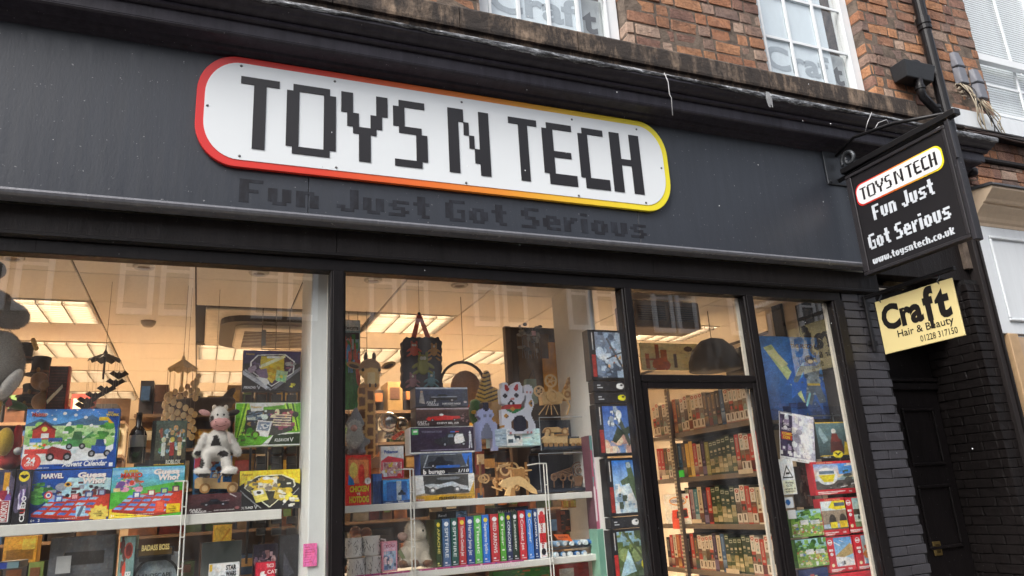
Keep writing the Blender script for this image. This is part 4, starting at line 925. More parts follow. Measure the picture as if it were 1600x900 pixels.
# ================================================================ side-wall shelf unit seen through the door
BX = 3.5
t = thing('door_shelving', 'grey metal shelving full of jigsaw boxes seen through the door', 'shelving', (BX+.15, 1.0, 0))
MET = mat('shelf_metal', '7d705e', .45, .3, var=.1)
SHZ = [atx(1100, y, BX).z for y in (671, 741.5, 816, 891)]
SHZ = [2.093, 1.748, 1.402, 1.075]; Y0, Y1 = .36, 1.66
SHZ2 = SHZ+[.74]
for z in SHZ2: MB().box(BX-.004, BX+.3, Y0, Y1, z-.035, z).build('shelf', MET, t, bevel=.003)
MB().box(BX+.3, BX+.32, Y0+.1, Y1, .1, 2.4).build('back_panel', mat('shelf_back', '3a332c', .7), t)
yu = atx(1058, 750, BX-.02).y
u_ = MB().box(BX-.035, BX-.006, yu-.016, yu+.016, .3, 2.45).build('upright', MET, t)
for k in range(56):
    z = .9+k*.027
    for dy in (-.008, .008): MB().box(BX-.0365, BX-.0352, yu+dy-.004, yu+dy+.004, z, z+.013).build('slot', mat('slot_pale', 'd8c9a8', .5), u_ if False else t)
for i, (px, py, w_, c, tx) in enumerate(((1040, 746, .10, 'd8c5a2', ''), (1165, 737, .15, 'd8c5a2', ''), (1089, 815, .12, 'd8c5a2', ''), (1145, 893, .14, 'd8c5a2', ''))):
    p = atx(px, py, BX-.006); MB().box(BX-.007, BX-.0045, p.y-w_/2, p.y+w_/2, p.z-.013, p.z+.017).build('shelf_ticket', mat('ticket', c, .6), t)
q = atx(1065, 740, BX-.04); tag(MB().box(BX-.041, BX-.038, q.y-.035, q.y+.035, q.z-.025, q.z+.025).build('price_tag', mat('neon_green', '2fd23c', .6)), 'bright green price tag on the slotted shelf upright', 'price tag')
q = atx(1056, 816, BX-.012); tag(MB().box(BX-.013, BX-.0105, q.y-.045, q.y+.045, q.z-.05, q.z+.02).build('price_tag', mat('neon_orange', 'f0562a', .6), bevel=.0), 'orange tongue shaped tag under the red console box', 'price tag')
def spine(kind, seed):
    g = random.Random(seed); c = Cv(13, 46, 'fff')
    pal = {'white': ('d6c9b2', ['b0452f', '5f4c38', 'b0926a', '7c6a54', '3f3429', '8a9a8a']), 'green': ('2c3f2a', ['a08f5c', 'cdbd92', '4d5a34', 'aaa078', '6f5c3a']), 'yellow': ('dcae3a', ['d8b85a', '7a5f1f']), 'red': ('b0382a', ['b8a48c', '5a1a14']), 'orange': ('b0602a', ['c99a5a', '6a3012']), 'cream': ('cdbd9c', ['5a4c34', '80452a', '4a5038']), 'olive': ('7d7c34', ['a8a468', '4a4a20']), 'purple': ('33263c', ['75667e']), 'teal': ('34707a', ['98b0b0']), 'pink': ('ac8f90', ['7a6264']), 'blue': ('33597e', ['8aa0b4', '1f3350']), 'mixed': ('5a4a34', ['a8823c', '48582f', 'b09c78', '6f3524', '36424e', '2a2018']), 'black': ('211c19', ['a0937c', '5a261e'])}[kind]
    c.r(0, 0, 1, 1, pal[0])
    q = pal[1]; o = g.uniform(-.03, .03)
    if kind == 'white':
        y0, y1 = .30+o, .62+o*2; c.g(0, y0, 1, y1, g.choice(q), g.choice(q)); c.r(0, y0+g.uniform(.04, .2), 1, y0+g.uniform(.2, .28), g.choice(q)); c.r(.2, y0+.08, .7, y0+.16, g.choice(q)); c.e(.5, .92, .38, .05, 'b0402c'); c.e(.5, .92, .18, .02, 'e0d0b8'); c.r(.3, .66+o, .7, .84, g.choice(q)); c.r(.4, .7, .6, .8, pal[0]); c.r(.3, .1, .7, .25, '6a5a48'); c.r(0, .0, 1, .05, 'a0705a')
    elif kind == 'green':
        c.g(0, .06, 1, .5+o, g.choice(q), g.choice(q)); c.r(0, .2+o, 1, .3+o, g.choice(q)); c.r(.2, .34, .8, .42, g.choice(q)); c.r(.12, .87, .88, .95, 'b0b294'); c.r(.22, .89, .78, .93, '2c3f2a'); c.r(.2, .66, .8, .72, 'b8ae8a'); c.r(.3, .58, .7, .61, '948c6a')
    else:
        c.r(.3, .52+o, .66, .92, q[0]); c.r(.4, .56+o, .56, .88, pal[0]); c.g(0, .05, 1, .3+o, g.choice(q), g.choice(q)); c.r(.2, .36, .8, .42, g.choice(q))
    return c.grain(.06, seed)
SP = {}
def book_row(z, row, kinds, hrow, y0=Y0+.02, y1=Y1-.03):
    y = y0; i = 0; n = len(kinds); w0 = (y1-y0)/n
    KN = {'white': 'white', 'green': 'dark green', 'mixed': 'mottled'}; kn = lambda k: KN.get(k, k) if k else 'gap'
    ORD = ['rightmost', 'second from the right', 'third from the right', 'fourth from the right', 'fifth from the right', 'sixth from the right']
    lab = {}
    i = 0
    while i < n:
        j = i
        while j+1 < n and kinds[j+1] == kinds[i]: j += 1
        R_ = kn(kinds[i-1]) if i else 'door edge'; L_ = kn(kinds[j+1]) if j+1 < n else 'shelf end'
        for q in range(i, j+1):
            where = 'between %s and %s' % (L_, R_)
            lab[q] = '%s jigsaw box spine %s, %s shelf behind door' % (kn(kinds[i]), where, row) if i == j else '%s jigsaw spine, %s of run %s, %s shelf' % (kn(kinds[i]), ORD[q-i] if q < j or j-i > 5 else 'leftmost', where, row)
        i = j+1

    for i, k in enumerate(kinds):
        if k is None: y += w0; continue
        w_ = w0*random.uniform(.88, .97); h = hrow*random.uniform(.9, 1.03) if k not in ('black', 'mixed') else hrow*random.uniform(.85, 1)
        key = (k, i % 5)
        if key not in SP: SP[key] = print_mesh('spine_print', spine(k, 11+len(SP)*7), False)
        o = thing('jigsaw_box', lab[i], 'jigsaw box', (BX+.005, y, z), 'jigsaw boxes on the shelves behind the door')
        MB().box(0, .24, 0, w_, 0, h).build('box_body', mat('box_side', {'white': 'b0a48e', 'green': '26361f'}.get(k, '6f624e'), .45), o, world=False)
        add_print(SP[key], o, (-.0012, w_, 0), (0, -w_, 0), (0, 0, h), name='spine_print')
        y += w0*random.uniform(.99, 1.01)
W_, G_ = 'white', 'green'
book_row(SHZ[0], 'top', [W_]*6+['blue', 'black', 'mixed', 'mixed', 'mixed', W_, W_, W_, 'cream', W_, W_, 'mixed', 'orange', 'mixed', W_, W_, 'mixed', W_, W_], .27)
book_row(SHZ[1], 'second', ['red', 'red', W_, W_, 'red', G_, G_, G_, G_, G_, G_, 'olive', 'purple', 'cream', 'red', 'yellow', 'yellow', 'mixed', 'blue', 'cream', 'cream', W_, 'mixed', 'red', 'red'], .262)
book_row(SHZ[2], 'third', [W_, 'cream', W_, 'red', W_, W_, G_, G_, G_, G_, G_, 'red', 'purple', 'cream', 'teal', 'pink', G_, 'black', 'black', None, None, None, None], .262)
book_row(SHZ[3], 'fourth', [W_, W_, 'red', W_, W_, G_, G_, G_, G_, G_, G_, 'blue', 'cream', 'purple', W_, W_, W_, W_, 'mixed', 'red', 'black', 'cream', 'red', 'orange', 'cream', 'red', 'black'], .255)
book_row(SHZ2[4], 'fifth', [W_, G_, 'mixed', W_, 'cream', G_, 'olive', W_, 'red', G_, W_, 'mixed'], .25)
pa, pb = atx(1035, 770, BX-.01), atx(1075, 770, BX-.01)
o = thing('console_box', 'red and cream boxed game console lying open faced on the third shelf', 'box', (BX-.005, pa.y, SHZ[2])); L_ = pa.y-pb.y; h = .225
MB().box(0, .2, -L_, 0, 0, h).build('box_body', mat('box_red', 'b03224', .5), o, world=False, bevel=.002)
c = Cv(46, 44, 'e4d6bd'); c.e(.55, .76, .34, .15, 'd8862a'); c.e(.55, .76, .3, .11, 'e9dcc2'); c.p([(.25, .12), (.9, .2), (.88, .52), (.3, .45)], 'c8401f'); c.p([(.45, .18), (.88, .24), (.86, .48), (.48, .42)], '2c2220'); c.e(.92, .88, .05, .05, 'a8281c')
add_print(print_mesh('printed_front', c), o, (-.0013, 0, 0), (0, -L_, 0), (0, 0, h))
mb = MB(); letters(mb, 'CODEMASTER'[:10], (-.003, -L_*.27, h*.72), (0, -1, 0), (0, 0, 1), .02, L_*.56, .02); mb.build('lettering', ink('2a3a7a'), o, world=False, fix=False)
# ================================================================ GOODS IN THE LEFT WINDOW
def K(px, py, y): return (at(px+1, py, y)-at(px, py, y)).length
def E(mb, px, py, y, rx, ry, rd, rot=0., mi=0, nu=14, nv=9):
    k = K(px, py, y); return mb.ell(at(px, py, y), (rx*k, rd, ry*k), nu, nv, Matrix.Rotation(rot, 3, 'Y') if rot else None, mi)
def pp(mb, pts, y, t, mi=0): return mb.prism([at(a, b, y) for a, b in pts], (0, t, 0), mi)
def disc(mb, px, py, y, r, t, n=16, mi=0):
    k = K(px, py, y); c = at(px, py, y); return mb.prism([(c.x+r*k*math.cos(2*math.pi*i/n), y, c.z+r*k*math.sin(2*math.pi*i/n)) for i in range(n)], (0, t, 0), mi)
def ring(mb, px, py, y, r0, r1, t, n=18, mi=0):
    k = K(px, py, y); c = at(px, py, y)
    for i in range(n):
        a, b = 2*math.pi*i/n, 2*math.pi*(i+1)/n; f = lambda r, a: (c.x+r*k*math.cos(a), y, c.z+r*k*math.sin(a))
        mb.prism([f(r0, a), f(r1, a), f(r1, b), f(r0, b)], (0, t, 0), mi)
def starburst(c, x, y, r, col, n=11, asp=1.):
    c.p([(x+r*(1 if i % 2 else .78)*math.cos(math.pi*i/n), y+r*asp*(1 if i % 2 else .78)*math.sin(math.pi*i/n)) for i in range(2*n)], col)
def wheels(c, x0, x1, y, r, asp, tyre='16161a', hub='8a8a90'):
    for x in (x0, x1): c.e(x, y, r, r*asp, tyre); c.e(x, y, r*.5, r*.5*asp, hub)
def car(c, x, y, w, h, col, glass='20242c', sleek=True):
    c.p([(x, y+h*.12), (x+w, y+h*.12), (x+w, y+h*.45), (x+w*.88, y+h*.56), (x+w*.7, y+h*.6), (x+w*.58, y+h), (x+w*.36, y+h), (x+w*.25, y+h*.6), (x+w*.03, y+h*.5)], col)
    c.p([(x+w*.31, y+h*.62), (x+w*.65, y+h*.62), (x+w*.56, y+h*.92), (x+w*.38, y+h*.92)], glass); wheels(c, x+w*.2, x+w*.8, y+h*.14, w*.08, c.w/c.h)
# --- farm calendar
c = Cv(116, 76, '2f6fb0'); c.g(0, .62, 1, 1, '6aa4d6', '2a64a8'); c.p([(0, .75), (.15, .85), (.3, .74), (.5, .8), (.7, .9), (.85, .78), (1, .84), (1, .6), (0, .6)], '3a5a78')
c.g(0, .3, 1, .72, '5f9a48', 'a8bf8a'); c.n(.05, .42, .95, .75, ['e8ecec', '4a8a3c', '7fae5a', 'dfe6e2', '3a7436'], 60, .035, 3)
c.p([(0, 0), (0, .42), (.2, .36), (.5, .4), (.8, .3), (1, .42), (1, 0)], 'e6edf2'); c.n(0, .15, .9, .38, ['cfdbe4', 'fff', 'b9cbd8'], 30, .04, 5)
c.p([(.08, .5), (.08, .66), (.2, .78), (.32, .66), (.32, .5)], '9a2f28'); c.p([(.06, .65), (.2, .8), (.34, .65), (.31, .65), (.2, .75), (.09, .65)], '5a2320'); c.r(.17, .52, .25, .6, 'e6dfd4'); c.e(.2, .67, .03, .04, 'f2cf5a')
c.r(.06, .45, .18, .52, '3f72b4'); c.r(.25, .46, .4, .52, '33508a'); wheels(c, .28, .38, .46, .014, 1.5)
c.r(.45, .36, .62, .5, '3f7a44'); c.p([(.5, .48), (.52, .62), (.6, .62), (.62, .48)], '2c5a34'); wheels(c, .48, .62, .37, .035, 1.5); c.l(.62, .48, .72, .6, .012, '3f7a44')
c.r(.72, .24, .88, .38, '2d4f94'); c.p([(.76, .36), (.77, .48), (.85, .48), (.87, .36)], '27406e'); wheels(c, .73, .9, .24, .04, 1.5)
c.p([(.24, .2), (.42, .14), (.52, .22), (.5, .3), (.3, .38), (.24, .32)], '7c2c2c'); wheels(c, .29, .47, .2, .045, 1.5); c.r(.02, .26, .26, .34, 'b5342e'); c.n(.04, .34, .24, .42, ['c8402f', 'd8b040', '3f8a50'], 14, .02, 2)
c.r(.78, .8, .92, .86, 'd8a92a'); c.e(.92, .8, .04, .05, 'c99a22')
for p_ in ((.2, .92), (.4, .93), (.52, .9), (.63, .86), (.3, .83), (.46, .76), (.7, .72)): c.e(*p_, .02, .025, 'cfe0ee')
c.p([(.86, 1), (1, 1), (1, 0), (.9, .0), (.9, .2), (.96, .3), (.97, .6), (.95, .75), (.88, .85)], '22448a'); c.r(0, 0, 1, .08, '22448a'); c.p([(.4, .0), (1, 0), (1, .16), (.55, .12)], '22448a'); c.r(.93, .02, .97, .08, 'd9e2ec'); c.n(0, .9, .9, 1, ['dfeaf4'], 24, .008, 9)
c.e(.1, .13, .1, .14, 'b5302a'); c.e(.1, .13, .085, .115, 'd8453a')
BY = .37
carton('advent_calendar_box', 'blue and snowy farm toy advent calendar box with red barn standing on two board games', 'boxed calendar', 37, 184, 639, 733, BY, .05, c.grain(.1), '2c5a9c',
       [('Maisto', .06, .88, .07, 'b5302a', {'out': 'f2f2f2', 'b': .03, 'w': .15}), ('Farmyard', .62, .13, .05, 'f0f4f8', {'sh': .2}), ('Advent Calendar', .43, .045, .085, 'f4f7fa', {'w': .47, 'b': .03, 'sh': .2}), ('24', .055, .12, .09, 'fff', {'b': .04}), ('GIFTS', .04, .07, .04, 'fff'), ('MINI', .87, .92, .03, 'e8c93a'), ('WORK', .85, .87, .045, 'e8c93a', {'b': .03})], zb=None)
zt = at(110, 736, BY).z
def gw(bg, mario):
    c = Cv(100, 74, bg)
    if mario: c.g(0, .35, 1, 1, '3f9a3c', '5f9fd8'); c.p([(0, 0), (0, .5), (1, .7), (1, .0)], '4a9a38'); c.p([(0, 0), (.0, .18), (.5, .2), (.6, 0)], 'd8a632'); c.n(.08, .55, .4, .82, ['b5402f', 'c98aa0', '8a5a3a', '5a8a4a', 'd8b07a', '6a4a8a'], 46, .035, 4); c.r(.0, .86, 1, .95, '7fb0dc')
    else: c.g(0, .3, 1, 1, '1f2f5c', '27509a'); c.p([(.3, .4), (1, .5), (1, .82), (.45, .85)], '9fc0de'); c.n(.02, .4, .25, .78, ['3f7a3a', '2f5a2c', '5a9a48'], 26, .05, 4); c.n(.2, .45, .95, .75, ['23252e', '3a2c34', '5a3030', '2c3446', '8a8f9a'], 42, .04, 8); c.e(.22, .52, .05, .075, 'b5342e'); c.e(.22, .52, .032, .05, 'dfe2e6'); c.e(.22, .52, .017, .028, '2f4f9a'); c.e(.45, .72, .045, .05, 'd8912a'); c.e(.45, .72, .025, .03, '2a2430')
    q = [(.03, .17), (.3, .45), (1, .5), (1, .09), (.62, .03)]
    c.p(q, 'a83a2c'); c.p([(.03, .17), (.62, .05), (1, .11), (1, .06), (.62, 0), (.03, .12)], '7c2a22')
    for j in range(4):
        for i in range(5):
            u, v = i/5, j/4; x = .10+.16*u*4.6+.22*v*(1-u*.6)-.05; y = .17+.075*j-.03*i*(1-v)+.01*i
            if x < .93: c.p([(x, y), (x+.10, y-.012), (x+.135, y+.035), (x+.035, y+.045)], ['5a86c4', '86a9d6', '3f62a4'][(i+j*2) % 3])
    for i, x in enumerate((.3, .5, .68, .84)): c.r(x, .38+i*.03, x+.1, .5+i*.03, ['3a4f8a', '8a3030', '2f4a7a', '5a3a5a'][i]); c.r(x+.02, .4+i*.03, x+.08, .48+i*.03, ['cfd6de', 'd8d0b8', 'a9c07f', 'd8b49a'][i] if mario else ['9fb6d0', 'c08a8a', 'b0b6c0', '8aa0c0'][i])
    if mario: c.r(.62, .08, .74, .31, 'c03a2a'); c.r(.635, .1, .725, .29, 'd8543a'); c.r(.77, .05, .96, .23, 'd8a628')
    else: c.r(.58, .08, .7, .28, '8fb2d8'); c.l(.62, .1, .66, .26, .02, '4a5a70'); starburst(c, .88, .12, .145, 'e0932a', 11, 1.3); starburst(c, .88, .12, .13, 'e8b050', 11, 1.3)
    return c.grain(.1, 3)
gwt = [('Guess', .56, .84, .1, 'fbf3ef', {'w': .36, 'b': .05, 'out': 'c0342a', 'sh': .1}), ('Who?', .62, .72, .11, 'fbf3ef', {'w': .3, 'b': .05, 'out': 'c0342a', 'sh': .1})]
MV = carton('board_game_box', 'navy hero board game box with red tile board and orange starburst', 'board game', 46, 172, 734, 828, BY, .06, gw('1f2f5c', False), '1b2a58', [('MARVEL', .115, .845, .095, 'fff', {'w': .27, 'b': .03, 'out': 'c02a24'}), ('6+', .04, .03, .05, 'fff'), ('2', .13, .03, .05, 'fff'), ('THE', .85, .15, .028, '5a3a1a'), ('ORIGINAL', .81, .11, .028, '5a3a1a'), ('GAME', .84, .07, .028, '5a3a1a')]+gwt, zb=S1.location.z+.049, rz=.0)
carton('board_game_box', 'green and blue board game box with yellow path beside the wire upright', 'board game', 172, 287, 729, 821, BY, .06, gw('4a9a38', True), '3f8a3a', [('SUPER', .16, .89, .055, 'e8c93a', {'w': .2, 'b': .04, 'out': '2f5aa8'}), ('MARIO', .12, .8, .085, 'd8443a', {'w': .29, 'b': .04, 'out': 'f2e6a0'}), ('3+', .03, .03, .05, 'fff'), ('THE', .83, .17, .026, '4a3a1a'), ('ORIGINAL', .79, .125, .026, '4a3a1a'), ('GAME', .82, .08, .026, '4a3a1a')]+gwt, zb=S1.location.z+.049)
for (xl, xr, lab, word, col, top) in ((-26, 20, 'black board game box on edge with white framed red title up its spine', 'MONOPOLY', 'c03a3a', 'd8a92a'), (21, 46, 'black board game box on edge with white title and yellow oval on its spine', 'CLUEDO', 'f0f0f0', 'd8b02a')):
    c = Cv(30, 90, '1b1a1f'); c.n(.1, .5, .9, .95, ['2c2a3a', '3a3548', '24304a', '4a4458'], 18, .18, 3)
    if top == 'd8b02a': c.e(.5, .88, .36, .1, 'd8b02a'); c.p([(.2, .9), (.35, .86), (.5, .83), (.65, .86), (.8, .9), (.62, .92), (.5, .9), (.38, .92)], '17161a'); c.n(.3, .4, .7, .62, ['8a6aa0', '5a4a7a', 'bdb4c8'], 10, .12, 5); c.r(.3, .05, .95, .06, '17161a')
    else: c.r(.62, .62, .8, .95, 'b8862a'); c.n(.55, .35, .85, .6, ['6a4a8a', '4a6aa8', 'e0e0ea', '8a2a3a'], 14, .1, 6); c.r(.5, .04, .92, .44, 'f0e4e4'); c.r(.54, .05, .88, .43, '9a2f33')
    r_ = carton('board_game_box', lab, 'board game', xl, xr, 734, 832, BY-.02, .25, c.grain(.1), '1a191d', [], zb=S1.location.z+.049)
    W_, _, H_ = DIMS[r_.name]; mb = MB()
    if top == 'd8b02a':
        letters(mb, 'CL', (W_*.28, -.003, H_*.04), (0, 0, 1), (-1, 0, 0), W_*.3, .045, .03); letters(mb, 'EDO', (W_*.28, -.003, H_*.28), (0, 0, 1), (-1, 0, 0), W_*.3, .055, .03); mb.build('lettering', ink('f2f2f2'), r_, world=False, fix=False)
        mb = MB(); letters(mb, 'U', (W_*.28, -.003, H_*.20), (0, 0, 1), (-1, 0, 0), W_*.3, .02, .03); mb.build('lettering', ink('c0302a'), r_, world=False, fix=False)
    else: letters(mb, 'MONOPOLY', (W_*.34, -.003, H_*.07), (0, 0, 1), (-1, 0, 0), W_*.22, H_*.35, .02); mb.build('lettering', ink('fbf6f4'), r_, world=False, fix=False)
# --- trading card boxes
def tin(frame, edge, card, bg2, shape):
    c = Cv(84, 62, frame)
    if shape == 'oct':
        c.g(0, .68, 1, 1, '2a2440', '33295a'); P = [(.12, .72), (.24, .9), (.72, .93), (.9, .74), (.88, .45), (.5, .1), (.12, .5)]
        for x0 in (.02, .9): c.p([(x0, .5), (x0+.02, .54), (.5, .04), (.48, .0)], '8a8c94')
        c.p([(1, .52), (1, .62), (.52, .08), (.55, .02)], '6d6f78'); c.p([(0, .4), (0, .5), (.45, .08), (.42, .02)], 'a9abb4')
        c.p(P, 'd9dde0'); c.p([(.5+(x-.5)*.94, .52+(y-.52)*.94) for x, y in P], '33253c'); c.p([(.29, .5), (.3, .86), (.7, .88), (.71, .5), (.56, .3), (.5, .18)], 'b9a436'); c.l(.3, .6, .7, .86, .03, 'dfe0a0'); c.l(.42, .84, .62, .84, .02, 'c8efe0'); c.n(.35, .3, .62, .6, ['c9a020', 'd8b82a', 'b08a1a'], 16, .045, 3)
        c.n(.14, .48, .3, .72, ['5a4a6a', '8a7a8a', '4a3a4a'], 14, .04, 5); c.n(.74, .48, .87, .72, ['5a4a6a', '7a4a5a', '8a8a8a'], 14, .04, 6); c.p([(.21, .5), (.4, .56), (.44, .32), (.3, .3)], '6a5870'); c.p([(.58, .52), (.78, .48), (.74, .2), (.56, .26)], '9ab08a'); c.n(.6, .26, .74, .46, ['d8c040', '5aa06a', '7fbf8a'], 14, .03, 8); c.p([(.22, .35), (.42, .3), (.46, .2), (.4, .12)], 'c9ccd6')
        c.e(.88, .13, .06, .085, '1a1a1c'); c.n(.84, .08, .92, .18, ['e0c02a'], 9, .022, 4)
    elif shape == 'leaf':
        c.r(0, 0, 1, 1, 'c9d8c4'); c.p([(0, 0), (0, 1), (.35, 1), (.4, .9), (.72, .95), (1, 1), (1, .3), (.6, .28), (.4, .02)], '5c9a2c')
        for i in range(6): c.l(.02+.02*i, .2, .12+.03*i, .98, .012, ['8fc43a', '3f7420', 'a9d44a'][i % 3]); c.l(.98-.02*i, .35, .9-.03*i, .98, .012, ['8fc43a', '2f5a1a', 'a9d44a'][i % 3])
        c.p([(.14, .3), (.16, .82), (.86, .86), (.88, .34), (.62, .24), (.4, .22)], '3a3a34'); c.n(.16, .5, .45, .82, ['6a7a8a', '8a7048', '4a5a6a', 'b0b8b0', '3a3a44'], 34, .045, 5); c.n(.5, .4, .86, .8, ['5a3a5a', 'c98a3a', '3a3450', '8a4a5a', 'd0c0a0'], 40, .045, 6)
        for i in range(5): c.l(.58, .72-.06*i, .84, .70-.06*i, .012, 'c0b09a')
        c.p([(.3, .25), (.34, .6), (.56, .56), (.5, .2)], 'dfe3e3'); c.p([(.33, .37), (.35, .57), (.53, .54), (.5, .34)], '7a8494'); c.n(.36, .38, .5, .52, ['a08a6a', 'dfe0e4', '5a6a80'], 12, .03, 2); c.n(.03, .1, .32, .36, ['3f7a24', '6aa83a', '4a4a2a'], 22, .045, 7); c.p([(.2, 1), (.23, .8), (.42, .82), (.4, 1)], 'dfe4e2'); c.p([(.5, .02), (.58, .24), (1, .28), (1, .02)], '24301e'); c.e(.92, .72, .05, .07, '34382e')
    else:
        c.r(0, .6, 1, 1, 'd8b42e')
        for i in range(12): c.l(.05+.08*i, 1, .0+.09*i, .66, .006, 'c09a22')
        c.p([(0, .62), (0, 0), (1, 0), (1, .62), (.92, .66), (.92, .55), (.08, .55), (.08, .7)], '1c1c1f')
        for a, b in (((.02, .5), (.3, .1)), ((.08, .4), (.36, .04)), ((.98, .5), (.72, .1))): c.l(*a, *b, .008, '8a8c90')
        P = [(.07, .58), (.2, .8), (.3, .87), (.7, .88), (.9, .74), (.93, .58), (.5, .04)]
        c.p(P, 'ece6b0'); c.p([(.5+(x-.5)*.94, .5+(y-.5)*.94) for x, y in P], '34342f'); c.n(.15, .45, .85, .82, ['6a6450', 'c9a83a', '4a463c', 'a89a70', 'd0cbb8'], 44, .05, 4); c.p([(.3, .5), (.3, .8), (.62, .82), (.6, .45)], 'b8b09a'); c.n(.32, .52, .6, .8, ['c9a22a', 'd8d4c8', '7a746a'], 18, .05, 9)
        c.p([(.19, .5), (.4, .56), (.48, .25), (.28, .18)], 'c8b85a'); c.p([(.22, .48), (.38, .52), (.41, .4), (.25, .36)], 'f0efe4'); c.e(.32, .44, .04, .04, '2c2c2c'); c.p([(.56, .28), (.6, .56), (.78, .5), (.7, .2)], 'a8923a'); c.n(.6, .3, .74, .5, ['d8b040', '5a4a3a', 'e0d8c0'], 14, .03, 3); c.n(.68, .02, .95, .38, ['d9d6c8', 'd0b840', 'c0bba8'], 16, .045, 13)
    return c.grain(.1, 5)
carton('card_set_box', 'black card set box with octagonal window and white lightning edges hung highest by the post', 'boxed game', 379, 470, 548, 611, .5, .05, tin('1c1b20', '', '', '', 'oct'), '1f1e24', [('PIKACHU', .03, .06, .06, 'e9eaf0', {'w': .2, 'b': .02, 'sh': .2}), ('V', .25, .04, .1, 'c9ccd4', {}), ('Pokemon', .05, .88, .06, 'c9a83a', {'w': .14})])
carton('card_set_box', 'green card set box with leaf pattern between the black and yellow card boxes', 'boxed game', 367, 470, 629, 697, .48, .05, tin('5c9a2c', '', '', '', 'leaf'), 'b9c8b4', [('KLEAVOR', .6, .1, .07, 'e8ece8', {'w': .22, 'b': .02, 'sh': .2}), ('V', .83, .09, .1, 'e8ece8', {}), ('Pokemon', .23, .87, .06, 'd8b03a', {'w': .16, 'b': .02})])
carton('card_set_box', 'yellow topped black card set box standing on the shelf end beside the post', 'boxed game', 373, 469, 734, 803, .42, .05, tin('1c1c1f', '', '', '', 'v'), '1c1c1f', [('BOLTUND', .01, .05, .06, 'e9e9e9', {'w': .22, 'b': .02, 'sh': .2}), ('V', .25, .04, .1, 'c9c9cc', {}), ('Pokemon', .05, .87, .06, '8a6a1a', {'w': .16, 'b': .02})], zb=S1.location.z+.049)
# dark rack the boxes hang on
t = thing('slot_rack', 'dark grey plastic rack of pockets behind the hanging card boxes', 'rack', at(425, 800, .6))
rk = mat('rack_grey', '4b4a4a', .45)
for px in (408, 432, 456):
    for py in (606, 622, 702, 718, 730, 812, 830):
        a, b = at(px-8, py+7, .58), at(px+8, py-6, .58); MB().box(a.x, b.x, .58, .61, a.z, b.z).build('pocket', rk, t, bevel=.004)
for px in (396, 420, 444, 467): a, b = at(px-1.5, 880, .61), at(px+1.5, 550, .61); MB().box(b.x-.006, b.x+.006, .611, .62, a.z, b.z).build('rail', mat('rack_rail', '3a3938', .5), t)
# wire grid
t = thing('wire_grid', 'thin wire display grid hanging over the top card box', 'grid', at(435, 545, .52)); gm = mat('grid_wire', '8d8479', .4, .6)
a, b = at(409, 546, .52), at(474, 484, .52)
for k in range(4): x = a.x+(b.x-a.x)*k/3; MB().tube([(x, .52, a.z), (x, .52, b.z)], .0025, 5).build('wire', gm, t)
for k in range(4): z = a.z+(b.z-a.z)*k/3; MB().tube([(a.x, .523, z), (b.x, .523, z)], .0025, 5).build('wire', gm, t)
p = at(412, 528, .51); MB().box(p.x-.012, p.x+.012, .505, .51, p.z-.045, p.z+.045).build('label_strip', mat('label_grey', '8f8a84', .5), t)
# --- fast car box, blue box behind, wooden jeep
c = Cv(74, 36, '3a2226'); c.g(0, 0, 1, 1, '22181c', '4a2a2e'); c.l(.3, .5, .75, .52, .02, '1c1a1e'); c.l(.32, .45, .78, .62, .012, '6a5a5e'); car(c, .28, .38, .5, .34, '15141a'); c.r(0, 0, 1, .06, '2a1c20'); c.e(.93, .2, .04, .08, '7a4a4a'); c.l(.8, .95, .9, .8, .012, 'b8b0b0')
carton('model_car_box', 'dark maroon boxed model car lying on the shelf under the wooden jeep', 'boxed model car', 287, 377, 771, 812, .39, .12, c.grain(.1), '2a1c20', [('FAST', .1, .16, .1, 'e8e4e4', {'w': .2, 'b': .02, 'sh': .3}), ('FURIOUS', .12, .06, .1, 'e8e4e4', {'w': .26, 'b': .02, 'sh': .3}), ("DOM'S DODGE CHARGER", .52, .1, .06, 'd8d4d4', {'w': .36})], zb=S1.location.z+.049)
c = Cv(52, 46, '3a78b8'); c.r(0, .7, .25, 1, '9a3a48'); c.n(.2, .45, .7, .9, ['c9a08a', '8a4a3a', 'b8c8d8', '5a3a34'], 22, .07, 3); c.r(0, 0, 1, .25, '4a8ac8'); c.r(.05, .05, .4, .2, '2f5a8a')
carton('puzzle_tin', 'bright blue box behind the wooden jeep under the sitting cow', 'box', 302, 362, 713, 772, .47, .08, c.grain(.1), '2f6aa8')
PLY = mat('birch_ply', 'd9b57e', .6, var=.15, scale=60); PLYD = mat('ply_edge', 'a87c48', .7, var=.2, scale=60)
t = thing('wooden_jeep', 'small cut plywood toy jeep parked on the maroon car box', 'toy car', at(338, 770, .42))
J = lambda pts: [(302+(x-300)*.97, y) for x, y in pts]
pp(MB(), [(304, 763), (304, 750), (309, 746), (340, 747), (340, 754), (344, 754), (346, 744), (348, 744), (348, 753), (368, 753), (372, 757), (371, 764)][::-1], .40, .05).build('body', PLY, t)
for y in (.392, .452):
    for px in (320, 363):
        m_ = MB(); disc(m_, px, 763, y, 8.5, .008); m_.build('wheel', PLYD, t); m_ = MB(); disc(m_, px, 763, y-.002, 5, .002); m_.build('hub', PLY, t)
pp(MB(), [(324, 745), (327, 734), (330, 734), (328, 746)][::-1], .41, .01).build('seat_back', PLYD, t); m_ = MB(); ring(m_, 336, 744, .42, 4, 5.2, .004, 10); m_.build('steering_wheel', PLYD, t)
pp(MB(), [(344, 753), (348, 738), (350, 738), (347, 753)][::-1], .405, .04).build('windscreen', PLY, t)
